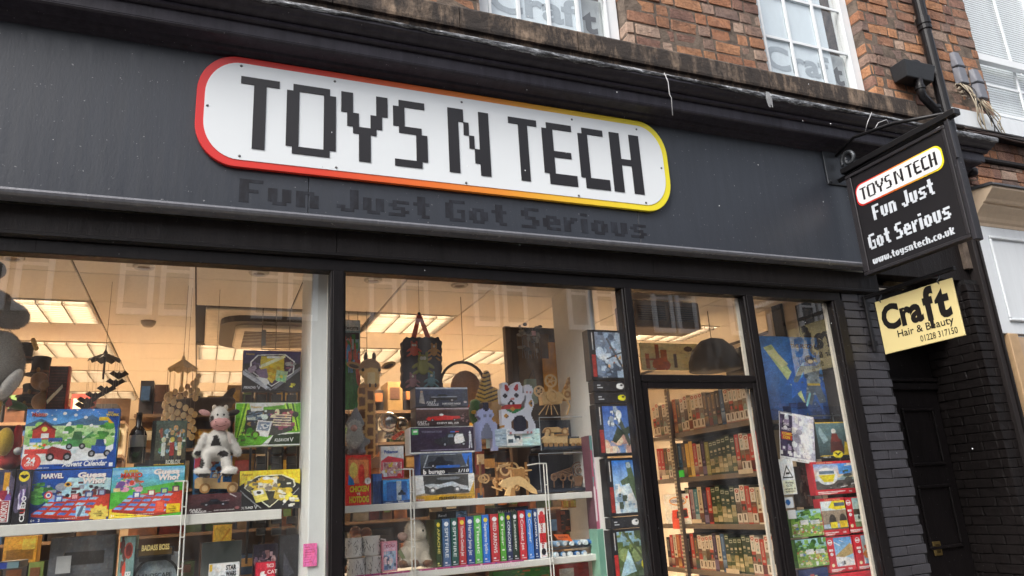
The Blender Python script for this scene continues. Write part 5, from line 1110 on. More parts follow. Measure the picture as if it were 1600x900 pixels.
# --- plush cow
FUR = m_fur()
t = thing('plush_cow', 'black and white plush cow with pink muzzle sitting above the wooden jeep', 'soft toy', at(340, 745, .43))
mb = MB(); cy_ = .43
E(mb, 343, 652, cy_, 14.5, 18, .055); E(mb, 345, 662, cy_-.03, 15.5, 10.5, .045); E(mb, 340, 693, cy_, 19, 24, .065); E(mb, 338, 706, cy_, 21, 15, .07)
for a, b in (((320, 684), (308, 708)), ((359, 684), (371, 706))):
    for q in (0, .35, .7, 1): E(mb, a[0]+(b[0]-a[0])*q, a[1]+(b[1]-a[1])*q, cy_-.01, 7, 8.5, .028)
for a, b in (((323, 712), (319, 736)), ((351, 712), (356, 735))):
    for q in (0, .3, .6, 1): E(mb, a[0]+(b[0]-a[0])*q, a[1]+(b[1]-a[1])*q, cy_-.04-.02*q, 8, 9.5, .032)
E(mb, 316, 738, cy_-.075, 14, 7.5, .03, .25); E(mb, 358, 737, cy_-.075, 14, 7.5, .03, -.25)
def P2(c): x, y, d = proj(c); return x, y
def cowcol(c):
    x, y = P2(c); f = c.y < .43
    if ((x-346)/17)**2+((y-663)/10.5)**2 < 1 and y > 653: return 'd9a3a0'
    if f and 334-(y-680)*.3 < x < 341+(y-680)*.3 and 680 < y < 697: return '1f1b1b'
    if f and ((x-332)/5)**2+((y-656)/7)**2 < 1 and x < 334: return '1f1b1b'
    if y > 739+abs(x-337)*.05 and (x < 330 or x > 346): return '1a1718'
    if ((x-315)/4)**2+((y-724)/8)**2 < 1 or ((x-349)/8)**2+((y-709)/5)**2 < 1: return '1f1b1b'
    if ((x-309)/6)**2+((y-708)/4)**2 < 1: return '1f1b1b'
    return 'e6e2dc'
fuzz(fuse('body', mb, FUR, t, .0065, cowcol, 6), 9000, .009, t)
for px, col, r_ in ((320, 'd3a09c', .35), (365, '211c1c', -.35)): m_ = MB(); E(m_, px, 645, cy_, 10, 5, .012, r_); m_.build('ear', m_fur('ear_plush', col), t, smooth=True)
for px in (335, 353): m_ = MB(); E(m_, px, 637, cy_, 3.6, 5, .013); m_.build('horn', m_fur('horn_plush', 'd9cdbc'), t, smooth=True)
for px in (340, 350): m_ = MB(); E(m_, px, 648, cy_-.052, 1.6, 1.9, .004); m_.build('eye', mat('bead_black', '111', .2), t, smooth=True)
for px in (337, 353): m_ = MB(); E(m_, px, 659, cy_-.074, 1.2, 1, .003); m_.build('nostril', mat('nostril', '6a3a3a', .5), t, smooth=True)
MB().tube([at(337+i*2, 664+2.3*math.sin(math.pi*i/8), cy_-.077) for i in range(9)], .0016, 5).build('mouth', mat('stitch', '5a2f2f', .7), t)
pp(MB(), [(354, 676), (358, 674), (362, 694), (358, 691)][::-1], cy_-.075, .003).build('ribbon', mat('ribbon', 'c8b8b0', .6), t)
# --- hanging mobiles
def mobile(label, px, py, y, rx, h, col, kind):
    p = at(px, py, y); k = K(px, py, y); t = thing('hanging_mobile', label, 'mobile', p, 'hanging mobiles'); m = mat('mobile_'+kind, col, .6)
    n = 10; R = rx*k; hh = h*k; vs = [(p.x, p.y, p.z)]; fs = []
    for i in range(n*2):
        a = math.pi*i/n; r = R*(1 if i % 2 == 0 else .93); vs.append((p.x+r*math.cos(a), p.y+r*math.sin(a), p.z-hh-(0 if i % 2 == 0 else -.014)))
    for i in range(n*2): fs.append((0, 1+i, 1+(i+1) % (2*n)))
    MB().add(vs, fs).build('canopy', m, t); MB().lathe((p.x, p.y, p.z-.01), [(.008, 0), (.012, .01), (.004, .025), (.003, .05)], 8).build('finial', m, t)
    MB().tube([(p.x, p.y, p.z+.04), (p.x, p.y, CZ)], .0012, 4).build('cord', mat('cord', '2b2420', .8), t); MB().tube([(p.x, p.y, p.z), (p.x, p.y, p.z-hh-.10)], .006, 6).build('pole', m, t)
    for i in range(9 if kind == 'bat' else 15):
        a = 2*math.pi*i/(9 if kind == 'bat' else 15); x, yy = p.x+R*.9*math.cos(a), p.y+R*.9*math.sin(a); L = .08+(.035 if kind == 'bat' else .016)*i
        MB().tube([(x, yy, p.z-hh), (x, yy, p.z-hh-L-.1)], .0009, 4).build('string', mat('string', '8a7a66', .8), t)
        z = p.z-hh-L
        if kind == 'bat': MB().prism([(x-.05, yy, z+.012), (x-.03, yy, z+.03), (x-.01, yy, z+.015), (x, yy, z+.028), (x+.01, yy, z+.015), (x+.03, yy, z+.03), (x+.05, yy, z+.01), (x+.025, yy, z-.004), (x, yy, z-.022), (x-.025, yy, z-.004)][::-1], (0, .006, 0)).build('bat', m, t)
        else:
            for q in range(4): zz = z+.05-.042*q; MB().ell((x+.004*(-1)**q, yy, zz), (.016, .005, .019), 8, 6).build('paper_heart', m, t, smooth=True)
mobile('black hanging mobile of paper bats under a dark cone', 165, 551, .9, 27, 16, '241d1a', 'bat')
mobile('cream hanging mobile with strings of paper petals beside the ceiling lights', 287, 560, .9, 26, 22, 'e2c899', 'petal')
# --- hats, framed box, grey plush, red hat at the left edge
t = thing('hat_stack', 'stack of dark costume top hats with brass trim behind the calendar box', 'hats', at(58, 640, .75)); HM = mat('hat_felt', '2b2522', .75, bmp=.2); GO = mat('gilt', 'b08a48', .35, .7)
for (px, py, rb, rc, h) in ((62, 588, 25, 15, 34), (38, 566, 20, 12, 34), (48, 622, 24, 14, 24), (40, 640, 26, 15, 20)):
    p = at(px, py, .75); k = K(px, py, .75); MB().lathe(p, [(rb*k, .004), (rb*k*1.02, .01), (rc*k*1.1, 0), (rc*k, .012), (rc*k*.97, h*k*.5), (rc*k*1.08, h*k), (rc*k*.9, h*k+.005), (0, h*k+.006)], 22).build('hat', HM, t, smooth=True)
    MB().lathe((p.x, p.y, p.z+.008), [(rc*k*1.03, 0), (rc*k*1.04, .012), (rc*k*1.02, .02)], 20).build('hat_band', mat('leather', '6a4526', .5), t); m_ = MB(); E(m_, px-2, py-10, .75-rc*k, 3, 5, .01); m_.build('gilt_ornament', GO, t, smooth=True)
m_ = MB(); [E(m_, 52+q*1.5, 532+q*4, .7, 4, 5, .02) for q in range(4)]; m_.build('feather', mat('cream_feather', 'd8b878', .8), t, smooth=True)
t = thing('plush_bear', 'brown soft toy head half hidden among the costume hats', 'soft toy', at(66, 630, .66)); m_ = MB(); E(m_, 62, 595, .68, 15, 17, .06); E(m_, 70, 602, .63, 9, 9, .04); E(m_, 68, 628, .68, 20, 18, .07); fuse('body', m_, m_fur('brown_plush', '8a6238'), t, .009)
c = Cv(26, 46, '3a1f1a'); [c.r(.05, .06+.07*k, .95, .075+.07*k, '5a3228') for k in range(13)]; c.p([(.0, .2), (.06, .12), (.75, .5), (.7, .58)], 'c9b898')
carton('framed_box', 'red edged dark box with a slanted paper strip behind the calendar box', 'box', 74, 107, 572, 640, .62, .05, c, 'b5321f')
a, b = at(102, 640, .61), at(108, 572, .61); tag(MB().box(a.x, b.x, .60, .625, a.z, b.z).build('red_bar', mat('red_plastic', 'c43a22', .4), bevel=.003), 'upright red plastic edge piece beside the dark framed box', 'bar')
t = thing('grey_plush', 'big grey soft toy with floppy ear cut off by the left edge', 'soft toy', at(5, 600, .4)); mb = MB()
for px, py, rx, ry in ((0, 560, 36, 52), (-12, 600, 34, 40), (10, 575, 28, 48)): E(mb, px, py, .42, rx, ry, .12)
fuzz(fuse('body', mb, m_fur('grey_plush', '8d8880'), t, .011, None, 8), 9000, .011, t)
m_ = MB(); E(m_, 12, 492, .4, 37, 26, .07, .25); E(m_, -15, 480, .42, 40, 34, .09); fuzz(fuse('ear', m_, m_fur('taupe_plush', '6c6054'), t, .010), 6000, .010, t)
m_ = MB(); E(m_, 16, 600, .36, 12, 32, .05, .5); m_.build('belly', m_fur('pale_plush', 'b9b5b0'), t, smooth=True)
m_ = MB(); E(m_, -4, 422, .4, 14, 16, .06); tag(m_.build('dark_bauble', mat('dark_bauble', '2c2a2a', .4), smooth=True), 'dark round bauble at the far left edge near the ceiling', 'bauble')
t = thing('santa_hat', 'red felt hat with white bobble beside the calendar box', 'hat', at(20, 728, .5)); m_ = MB(); [E(m_, 14+q*5, 722-q*16, .5, 20-q*4.5, 14, .06) for q in range(4)]; fuse('cone', m_, mat('red_felt', 'b02420', .85, bmp=.3, bscale=120), t, .01); m_ = MB(); E(m_, 28, 705, .45, 7, 7, .03); m_.build('bobble', m_fur('white_plush', 'd8d4cc'), t, smooth=True)
t = thing('plush_parrot', 'green and yellow soft toy with a red patch at the left edge', 'soft toy', at(5, 680, .42)); m_ = MB(); E(m_, -2, 625, .42, 6, 40, .04); E(m_, 8, 690, .45, 14, 26, .05); m_.build('body', m_fur('yellow_plush', 'c9a420'), t, smooth=True); m_ = MB(); E(m_, 22, 632, .46, 24, 8, .03, .35); m_.build('wing', m_fur('green_plush', '2f5a2a'), t, smooth=True); pp(MB(), [(8, 630), (16, 620), (19, 632), (10, 637)][::-1], .42, .01).build('patch', mat('red_felt2', 'b8303a', .8), t)
# shark hanging behind the cow
t = thing('hanging_shark', 'brown grey plush shark hanging behind the cow', 'soft toy', at(315, 625, .95)); mb = MB()
for i in range(9): q = i/8; E(mb, 268+q*88, 632-q*6+6*math.sin(q*3), .95, 14, 13*math.sin(.35+q*2.5)+3, .04)
E(mb, 358, 616, .95, 7, 16, .012, .7); E(mb, 352, 634, .95, 12, 5, .012, .3); fuse('body', mb, m_fur('shark_plush', '40342e'), t, .008)
for px in (290, 335): p = at(px, 620, .95); MB().tube([p, (p.x, p.y, CZ)], .001, 4).build('cord', mat('cord', '2b2420', .8), t)
# bottle shaped case and figure blister
t = thing('bottle_holder', 'dark wine bottle with silver label in a wire frame behind the calendar box', 'bottle', at(212, 725, .5)); p = at(212, 725, .5); k = K(212, 680, .5)
MB().lathe(p, [(0, 0), (14*k, .005), (14*k, 50*k), (11*k, 58*k), (5*k, 66*k), (5*k, 86*k), (5.6*k, 88*k), (0, 89*k)], 18).build('bottle', mat('bottle_dark', '241a14', .15), t, smooth=True); MB().lathe((p.x, p.y, p.z+28*k), [(14.3*k, 0), (14.4*k, 20*k)], 18).build('label', mat('silver_label', '9a948c', .3, .4), t)
for px in (194, 222): a = at(px, 724, .46); b = at(px, 672, .46); MB().tube([(a.x, .46, a.z), (a.x, .46, b.z), (a.x, .54, b.z)], .002, 5).build('wire', mat('bright_wire', 'b9b2a6', .3, .8), t)
c = Cv(42, 54, '3b3f3a'); c.g(0, 0, 1, 1, '4a4030', '46544a'); c.r(0, 0, .1, 1, '15150f'); c.n(.2, .3, .95, .85, ['4f7a4a', '8a4a3a', 'd8cfc0', '2f3f34', 'b08a5a', '6a8a9a'], 60, .05, 6)
for i, x in enumerate((.35, .6, .82)): c.r(x-.06, .2, x+.06, .5, ['d8d0c4', '9a2f2c', 'c9b08a'][i]); c.e(x, .57, .07, .06, ['e0c09a', 'd8b04a', '8a5a3a'][i]); c.r(x-.06, .12, x-.01, .2, '2c2c34'); c.r(x+.01, .12, x+.06, .2, '2c2c34')
c.r(0, 0, 1, .1, '1a1a18'); c.r(.1, .0, .98, .03, 'b5902a')
carton('figure_pack', 'clear fronted pack of small toy figures behind the green board game', 'toy pack', 236, 291, 657, 727, .5, .05, c.grain(.12), '2c2c28', [('ROBLOX', .45, .03, .09, 'e8e4d8', {'w': .42, 'b': .04})])
# --- lower shelf of the left window
ZL = S0.location.z+.041
def lowbox(name, label, cat, xl, xr, yt, y, depth, art, side, texts=(), **k): return carton(name, label, cat, xl, xr, yt, 915, y, depth, art, side, texts, zb=ZL, **k)
c = Cv(60, 40, '54565a'); c.r(0, .55, 1, 1, '5e6064'); c.r(.22, .62, .85, .8, '2a2622'); c.r(.02, .0, 1, .5, '4a4c50'); c.e(.7, .1, .14, .2, 'd0d6d8'); c.e(.7, .1, .11, .16, '3a4a60'); 
lowbox('grey_case', 'charcoal grey electronics case with slot on the lower left shelf', 'case', 76, 178, 838, .46, .12, c, '4a4c50')
a, b = at(86, 897, .44), at(112, 868, .44); t = thing('hang_tag', 'pale grey card tag hung in front of the charcoal case', 'tag', at(98, 868, .44)); MB().box(a.x, b.x, .438, .441, a.z, b.z).build('card', mat('tag_card', 'c4c6c6', .5), t); MB().tube([at(98, 869, .439), at(104, 858, .44)], .0012, 4).build('string', mat('string', '8a7a66', .8), t)
c = Cv(26, 60, '6a8a86'); c.g(0, 0, 1, 1, '3a5a5c', '8aa8a2'); c.n(0, .5, .4, 1, ['3f6a3a', 'b5402f', '5a3a34'], 12, .1, 3); c.e(.6, .8, .28, .12, 'a84a3c'); c.e(.6, .8, .2, .085, '6a2c28')
r_ = lowbox('spine_box', 'teal spined box with round red badge and white upright lettering', 'boxed set', 185, 210, 838, .42, .2, c, '4a6a68'); W_, _, H_ = DIMS[r_.name]; mb = MB(); letters(mb, 'BRACELET', (-W_*.02, -.003, H_*.5), (0, 0, -1), (1, 0, 0), W_*.34, H_*.62, .03); mb.build('lettering', ink('f0f4f4'), r_, world=False, fix=False)
a, b = at(213, 872, .40), at(272, 853, .40); t = thing('desk_plaque', 'black and gold desk plaque with bold title beside the wire upright', 'plaque', at(243, 872, .40)); MB().box(a.x, b.x, .40, .42, a.z, b.z).build('plate', mat('plaque_black', '191510', .4), t, bevel=.003); MB().box(a.x+.008, b.x-.008, .3985, .3998, a.z+.008, b.z-.008).build('gilt_face', mat('gilt_face', '6a5224', .35, .5), t); MB().box(a.x+.01, b.x-.01, .420, .47, a.z-.02, a.z).build('foot', mat('plaque_black', '191510', .4), t)
mb = MB(); letters(mb, 'BADASS BOSS', (a.x+.02, .3975, a.z+.03), (1, 0, 0), (0, 0, 1), .026, b.x-a.x-.04, .03); mb.build('lettering', ink('f2d98a'), t, fix=False)
c = Cv(40, 30, '9aa0a4'); lowbox('landscape_book', 'grey art book seen through a round magnifying lens', 'book', 208, 280, 864, .45, .03, c, '8f9498', [('LANDSCAPE', .12, .52, .09, '3f4448', {'w': .72}), ('LANDSCAPE', .2, .4, .04, '5f6468', {'w': .5})])
t = thing('magnifier', 'round black rimmed magnifying lens in front of the grey art book', 'magnifier', at(243, 905, .43)); m_ = MB(); ring(m_, 243, 905, .425, 33, 37, .016, 30); m_.build('rim', mat('rim_black', '18181a', .3), t, bevel=.002)
m_ = MB(); disc(m_, 243, 905, .432, 33, .004, 30); m_.build('lens', m_glass('lens_glass', (.92, .95, .96)), t)
lowbox('grey_folder', 'upright grey cardboard folder behind the white figure box', 'folder', 314, 377, 846, .5, .04, Cv(4, 4, '6d7270').r(0, .6, 1, 1, '4f5654'), '5c605e')
c = Cv(34, 22, 'e2e0da'); c.r(.08, .0, .9, .78, 'b8bcc0'); c.e(.45, .3, .3, .35, '6d7278'); c.r(0, .8, .1, 1, 'c9a22a')
lowbox('figure_box', 'white boxed collectable figure with black title on the lower shelf', 'toy box', 326, 374, 880, .44, .1, c, 'd8d6d0', [('STAR', .55, .8, .14, '17171a', {'w': .34, 'b': .04}), ('WARS', .55, .62, .14, '17171a', {'w': .34, 'b': .04})])
c = Cv(30, 50, '2a2630'); c.n(.1, .5, .9, .85, ['6a5a6a', '8a6a6a', '3a3444', 'a08a8a'], 24, .09, 3); lowbox('dark_poster_box', 'dark photo fronted box behind the red card game', 'box', 395, 434, 850, .5, .05, c, '26242a')
c = Cv(28, 30, 'a82838'); c.p([(.1, .3), (.3, .4), (.35, .15), (.15, .08)], 'f2e8e4'); c.e(.4, .62, .18, .1, 'f2e8e4'); c.e(.52, .66, .08, .06, 'a82838')
lowbox('card_game', 'small red card game box with white drawings and title', 'card game', 399, 430, 878, .44, .05, c, '8a2030', [('TACO', .55, .82, .12, 'fbf3f0', {'w': .36}), ('CAT', .6, .62, .12, 'fbf3f0', {}), ('GOAT', .55, .42, .12, 'fbf3f0', {'w': .36}), ('CHEESE', .5, .22, .12, 'fbf3f0', {'w': .44})])
c = Cv(30, 40, '1f2024'); c.p([(.2, .2), (.2, .7), (.7, .3)], '3a3c44'); lowbox('black_box', 'black box with faint grey triangle against the white post', 'box', 436, 470, 836, .5, .06, c, '1c1d20')
# gold and dark objects under the first shelf at far left
c = Cv(30, 30, 'c9953a'); c.r(.1, .1, .9, .5, '8a6422'); c.r(.55, .5, .95, .9, 'e0b050'); carton('yellow_carton', 'amber coloured carton low at the left edge under the shelf', 'carton', 5, 58, 838, 880, .8, .1, c, 'a87a2a')
c = Cv(24, 30, 'd8a83a'); c.l(.2, .1, .9, .8, .05, 'b08020'); carton('yellow_carton', 'yellow carton with slanting print behind the grey folder', 'carton', 333, 362, 820, 858, .75, .08, c, 'c0902a')
c = Cv(20, 8, '2a4ab0'); c.r(.5, 0, 1, 1, '7fa0a8'); carton('pen_case', 'blue and grey flat case at the bottom left corner', 'case', -8, 30, 878, 889, .42, .2, c, '3a4a50')
# wooden ball seat dark
# ================================================================ GOODS IN THE MIDDLE WINDOW
# giraffe
t = thing('toy_giraffe', 'tall giraffe head and neck standing in the left corner of the middle window', 'toy', at(580, 700, .5)); mb = MB(); gy = .5
for i in range(8): q = i/7; E(mb, 572+q*3, 612+q*90, gy+.02, 14+q*3, 16, .055)
E(mb, 578, 577, gy-.01, 18, 17, .05); E(mb, 581, 592, gy-.05, 12.5, 17, .045); E(mb, 582, 602, gy-.07, 11.5, 9, .04)
def gcol(c):
    x, y = P2(c)
    if y > 606 and c.y > gy-.06:
        u, v = x/13.0, (y+((int(x/13)) % 2)*9)/19.0; fu, fv = u-math.floor(u), v-math.floor(v)
        return '7e5230' if .14 < fu < .88 and .13 < fv < .87 else 'e2ae66'
    if y < 574+abs(x-580)*.25: return 'a9825f'
    if y > 600: return 'dca257'
    return 'f0c274' if abs(x-580) > 6 or y < 582 else 'f4d8a0'
fuse('head_and_neck', mb, FUR, t, .0065, gcol, 5)
for px, r_ in ((553, -.25), (607, .35)): m_ = MB(); E(m_, px, 571, gy, 12, 5.5, .014, -r_); m_.build('ear', m_fur('giraffe_ear', 'c99a58'), t, smooth=True); m_ = MB(); E(m_, px, 572, gy-.012, 8, 3, .006, -r_); m_.build('inner_ear', m_fur('giraffe_inner', '4a3122'), t, smooth=True)
for px in (571.5, 584.5): m_ = MB(); E(m_, px, 558, gy, 3.2, 8, .012); m_.build('horn', m_fur('giraffe_horn', '5f4233'), t, smooth=True)
for px in (567, 593): m_ = MB(); E(m_, px, 578, gy-.045, 2.4, 2.6, .008); m_.build('eye', mat('bead_black', '111', .2), t, smooth=True)
for px in (578, 587): m_ = MB(); E(m_, px, 602, gy-.108, 1.8, 3.4, .004); m_.build('nostril', mat('nostril_dark', '4a2a1a', .6), t, smooth=True)
# tall pack at the corner and its wire rack
c = Cv(26, 110, '2a6a3a'); c.g(0, .4, 1, 1, '2f6a4a', '8aa0b0'); c.r(0, .88, 1, 1, 'b9c0c4'); c.r(.1, .78, .95, .86, '2a2c30'); c.n(.0, .45, 1, .78, ['2f7a3a', 'b5503a', '4a86b8', 'a8c0d0', '1f4a2a'], 30, .12, 4); c.r(0, 0, .6, .4, '2f6a34')
t = carton('bagged_kit', 'colourful upright bagged kit on the rack in the middle window corner', 'toy pack', 536, 563, 500, 640, .55, .03, c.grain(), '4a6a5a', [('EXCITE', .05, .89, .03, '22262a', {'w': .85, 'b': .04})])
t = thing('wire_grid', 'wire display grid behind the giraffe in the window corner', 'grid', at(560, 640, .62))
for px in (545, 559, 573): a, b = at(px, 660, .62), at(px, 486, .62); MB().tube([(b.x, .62, a.z), (b.x, .62, b.z)], .0022, 5).build('wire', gm, t)
for py in (487, 507, 527, 610, 640): a, b = at(538, py, .62), at(573, py, .62); MB().tube([(a.x, .62, a.z), (b.x, .62, a.z)], .0022, 5).build('wire', gm, t)
# gnome
t = thing('plush_gnome', 'grey hatted gnome soft toy with white beard above the yellow titled box', 'soft toy', at(557, 711, .45)); mb = MB(); gy = .45
E(mb, 556, 692, gy, 15, 18, .05)
for px in (548, 566): E(mb, px, 707, gy-.02, 6, 5, .03)
E(mb, 573, 690, gy-.01, 6, 5, .02); fuzz(fuse('body', mb, m_fur('gnome_grey', '97979b'), t, .007), 3000, .008, t)
m_ = MB(); [E(m_, 555+q*.5-(q > 2)*1, 662-q*4.5, gy, 15-q*2.6, 8, .045-q*.006) for q in range(5)]; fuse('hat', m_, m_fur('gnome_hat', '8d8c8f'), t, .006)
m_ = MB(); [E(m_, 554+dx, 680+dy, gy-.05, r_, r_*1.5, .02) for dx, dy, r_ in ((0, -8, 11), (-5, 2, 8), (5, 2, 8), (0, 10, 7))]; fuzz(fuse('beard', m_, m_fur('beard_white', 'dcdad5', .9, 120), t, .006), 2500, .014, t)
m_ = MB(); E(m_, 553, 669, gy-.065, 5.5, 5.5, .02); m_.build('nose', m_fur('nose_pink', 'c9988a'), t, smooth=True)
# chicken and hotdog box
c = Cv(34, 70, 'c0281f'); c.p([(.08, .42), (.08, .93), (.2, .98), (.5, .93), (.8, .98), (.93, .9), (.93, .42)], 'a84a34'); c.p([(.1, .44), (.1, .92), (.5, .9), (.9, .9), (.9, .44)], 'c97a4a'); c.p([(.08, .4), (.1, .62), (.3, .5), (.34, .4)], '2a6aa8'); c.e(.3, .7, .16, .16, 'd8b05a'); c.e(.62, .6, .13, .2, 'b5281f'); c.e(.62, .74, .1, .08, 'c8402f'); c.e(.88, .47, .13, .07, 'f0e8d8')
carton('card_game', 'red upright game box with yellow cartoon title below the gnome', 'boxed game', 540, 580, 711, 790, .36, .07, c.grain(.08), 'b02a22', [('CHICKEN', .15, .27, .11, 'e8c92a', {'w': .74, 'b': .05, 'sh': .05, 'out': '2a1a14'}), ('VS', .42, .2, .05, 'f0e0d0', {'b': .03}), ('HOTDOG', .14, .06, .12, 'e8c92a', {'w': .76, 'b': .05, 'out': '2a1a14'}), ('?', .83, .44, .06, '5a2a1a')], zb=S2.location.z+.036)
c = Cv(16, 40, '27406e'); c.r(0, .75, 1, 1, '3a5a94'); carton('blue_tube', 'narrow blue topped box between the red game and the bright blue car box', 'box', 582, 597, 740, 787, .4, .05, c, '2a3a60', zb=S2.location.z+.036)
c = Cv(40, 38, '2a62a8'); c.g(0, .1, 1, 1, '2f6ab0', '3f86c8'); c.r(.12, .12, .9, .92, '26518c'); c.r(.5, .1, .68, .95, '8a96a0'); car(c, .55, .3, .3, .25, '1f2a3c'); c.r(0, 0, 1, .1, '2a4470')
carton('model_car_box', 'bright blue boxed model left of the wire upright', 'boxed model car', 598, 641, 749, 789, .37, .08, c.grain(), '234a84', [('Maisto', .55, .03, .07, 'e8eaf0', {})], zb=S2.location.z+.036)
c = Cv(34, 50, 'a8283a'); c.r(0, .55, 1, 1, 'dfe2e6'); c.p([(0, .55), (.3, .7), (1, .6), (1, .5), (0, .45)], 'b8303c'); c.r(.06, .06, .92, .5, 'b08a8a'); c.n(.1, .1, .9, .46, ['d8c0a8', 'c9a83a', '8a4a54', 'e0d8d4'], 20, .07, 4); c.e(.8, .08, .1, .07, 'c02a2a')
carton('blister_pack', 'red and white blister pack standing on the bright blue box', 'toy pack', 595, 631, 697, 748, .42, .03, c.grain(), 'c9b8b4', [('Pokemon', .15, .78, .1, '3a5aa8', {'w': .6, 'b': .04})])
# foil balloons
for (px, py, r_, col, lab) in ((607, 660, 16, 'b0aaa4', 'silver foil balloon behind the blister pack'), (626, 665, 13, '8a7a66', 'smaller bronze foil balloon beside the top car boxes')):
    t = thing('foil_balloon', lab, 'balloon', at(px, py, .66)); m_ = MB(); E(m_, px, py, .66, r_, r_, .05, 0, 0, 16, 10); m_.build('balloon', mat('foil_'+col, col, .15, .85, bmp=.3, bscale=14), t, smooth=True); m_ = MB(); [E(m_, px+4*math.cos(a), py+r_+4+2*math.sin(a), .66, 5, 3, .01, a) for a in (0, 1.2, 2.4)]; m_.build('tail', mat('foil_tail', '9a8f80', .2, .8), t, smooth=True)
t = thing('chili_ornament', 'small orange ornament hanging between balloons and car boxes', 'ornament', at(622, 682, .6)); m_ = MB(); [E(m_, 616+q*4, 684-q*3, .6, 4, 3.4-.4*q, .012) for q in range(4)]; m_.build('body', mat('orange_gloss', 'c0482a', .3), t, smooth=True)
# stacked car boxes
def carbox(bg0, bg1, fn):
    c = Cv(78, 34, bg0); c.g(0, 0, 1, 1, bg0, bg1); fn(c); return c.grain(.08, 4)
def f1(c): car(c, .25, .28, .55, .38, '1d1f26'); c.p([(.06, .2), (.09, .75), (.13, .75), (.17, .15)], '8a8480'); c.e(.11, .78, .025, .05, '9a8070'); c.l(.3, .5, .78, .52, .01, '7a808c'); c.e(.93, .25, .035, .07, '6a3a40'); c.r(.9, 0, 1, 1, '3a4150'); c.e(.95, .24, .03, .06, 'b0a0a0'); c.l(0, .97, 1, .97, .02, '9aa2b0')
def f2(c): c.p([(.18, .38), (.22, .5), (.42, .55), (.5, .64), (.56, .56), (.82, .54), (.84, .42), (.7, .34), (.22, .3)], 'a82c2a'); wheels(c, .3, .72, .33, .035, 2.2); c.e(.47, .62, .04, .06, 'd8d0cc'); c.n(.86, .2, .97, .7, ['8a6a6a', 'a08080', '5a3a3a'], 14, .03, 4); c.l(0, .97, 1, .97, .02, '8a8088')
def f3(c): c.p([(.36, .4), (.38, .52), (.52, .6), (.58, .76), (.8, .78), (.86, .62), (.9, .56), (.9, .42), (.84, .34), (.5, .26)], '2c2c30'); c.p([(.69, .34), (.68, .6), (.72, .74), (.82, .72), (.85, .44), (.8, .36)], 'e6e6ea'); c.p([(.58, .6), (.6, .73), (.67, .73), (.67, .6)], '6a7684'); c.r(.62, .79, .7, .83, '3a62b8'); c.r(.7, .79, .76, .83, 'c03a3a'); wheels(c, .53, .83, .32, .035, 2.2); c.p([(.915, .15), (.92, .7), (.955, .7), (.965, .15), (.95, .15), (.94, .45), (.93, .15)], 'b8bac4'); c.e(.937, .77, .015, .06, 'b8bac4'); c.r(0, 0, 1, .05, 'dfe2e8'); c.r(.02, .72, .12, .94, '4a9a58'); c.r(.04, .82, .1, .88, 'd0e8d0'); c.r(.15, .09, .92, .13, '6a6478')
def f4(c): c.r(0, 0, 1, .32, '1c1c22'); c.p([(.05, .33), (.14, .95), (.82, .98), (.92, .33)], '8a9098'); c.p([(.08, .35), (.16, .93), (.8, .95), (.89, .35)], '3a3e46'); car(c, .14, .34, .5, .5, '23252c'); c.r(.3, .3, .76, .42, '2a5298'); c.r(.94, 0, 1, 1, '2a62b4'); c.p([(.8, .98), (.95, .98), (.88, .4)], '2a62b4')
def f5(c): c.r(0, 0, 1, .2, 'a07a1e'); c.p([(.0, .24), (.0, 1), (.12, 1), (.16, .3)], 'cfd2d4'); c.p([(.12, 1), (.15, .3), (.25, .22), (.9, .25), (1, .45), (1, 1)], '3a3a3a'); c.p([(.14, .62), (.3, .4), (.45, .5), (.6, .55), (.72, .42), (.9, .35), (.88, .5), (.75, .58), (.62, .72), (.4, .62), (.25, .66)], 'a9adb2'); c.e(.55, .85, .2, .06, '6a6e74'); wheels(c, .28, .7, .4, .055, 2.2, '5a5c60', 'c0c2c6'); c.r(.9, .3, 1, 1, 'd2d2ce'); c.p([(.9, .2), (1, .2), (1, .75)], 'b9902c')
ym = .36
b5 = carton('model_car_box', 'grey and gold boxed vintage silver car at the bottom of the car stack', 'boxed model car', 649, 742, 741, 784, ym, .12, carbox('7a5f20', 'b9bcc0', f5), 'b9b7b0', [('PREMIERE', .38, .035, .1, '2a2416', {'w': .3, 'b': .03, 'sh': .2}), ('EDITION', .69, .035, .08, '4a3c20', {'w': .24, 'sh': .2}), ('Maisto', .01, .02, .09, 'a82a2a', {'out': 'f0f0f0'})], zb=S2.location.z+.036)
carton('model_car_box', 'black and blue boxed roadster second from the bottom of the car stack', 'boxed model car', 656, 738, 708, 741, ym, .12, carbox('1c1c22', '4a5058', f4), '26478a', [('burago', .16, .05, .2, 'f2f2f4', {'w': .3, 'b': .03}), ('b', .055, .04, .22, 'f4f4f4', {'b': .05, 'out': 'b52a2a'}), ('1/18', .72, .07, .15, 'e8eaf0', {'w': .2, 'b': .02, 'sh': .2})])
carton('model_car_box', 'wide purple black boxed police car in the middle of the car stack', 'boxed model car', 641, 741, 667, 708, ym, .12, carbox('2a2230', '33293c', f3), 'c9ccd2', [('TERMINATOR', .17, .78, .08, '8a8aa0', {'w': .32})])
carton('model_car_box', 'boxed red convertible second from the top of the car stack', 'boxed model car', 650, 733, 637, 666, ym+.01, .12, carbox('2c2022', '4a3430', f2), '3a3438', [('FAST', .02, .17, .13, 'e0dada', {'w': .17, 'sh': .3}), ('FURIOUS', .03, .06, .12, 'e0dada', {'w': .2, 'sh': .3}), ('CHEVY BEL AIR', .38, .12, .1, 'e8e4e4', {'w': .42, 'b': .02})])
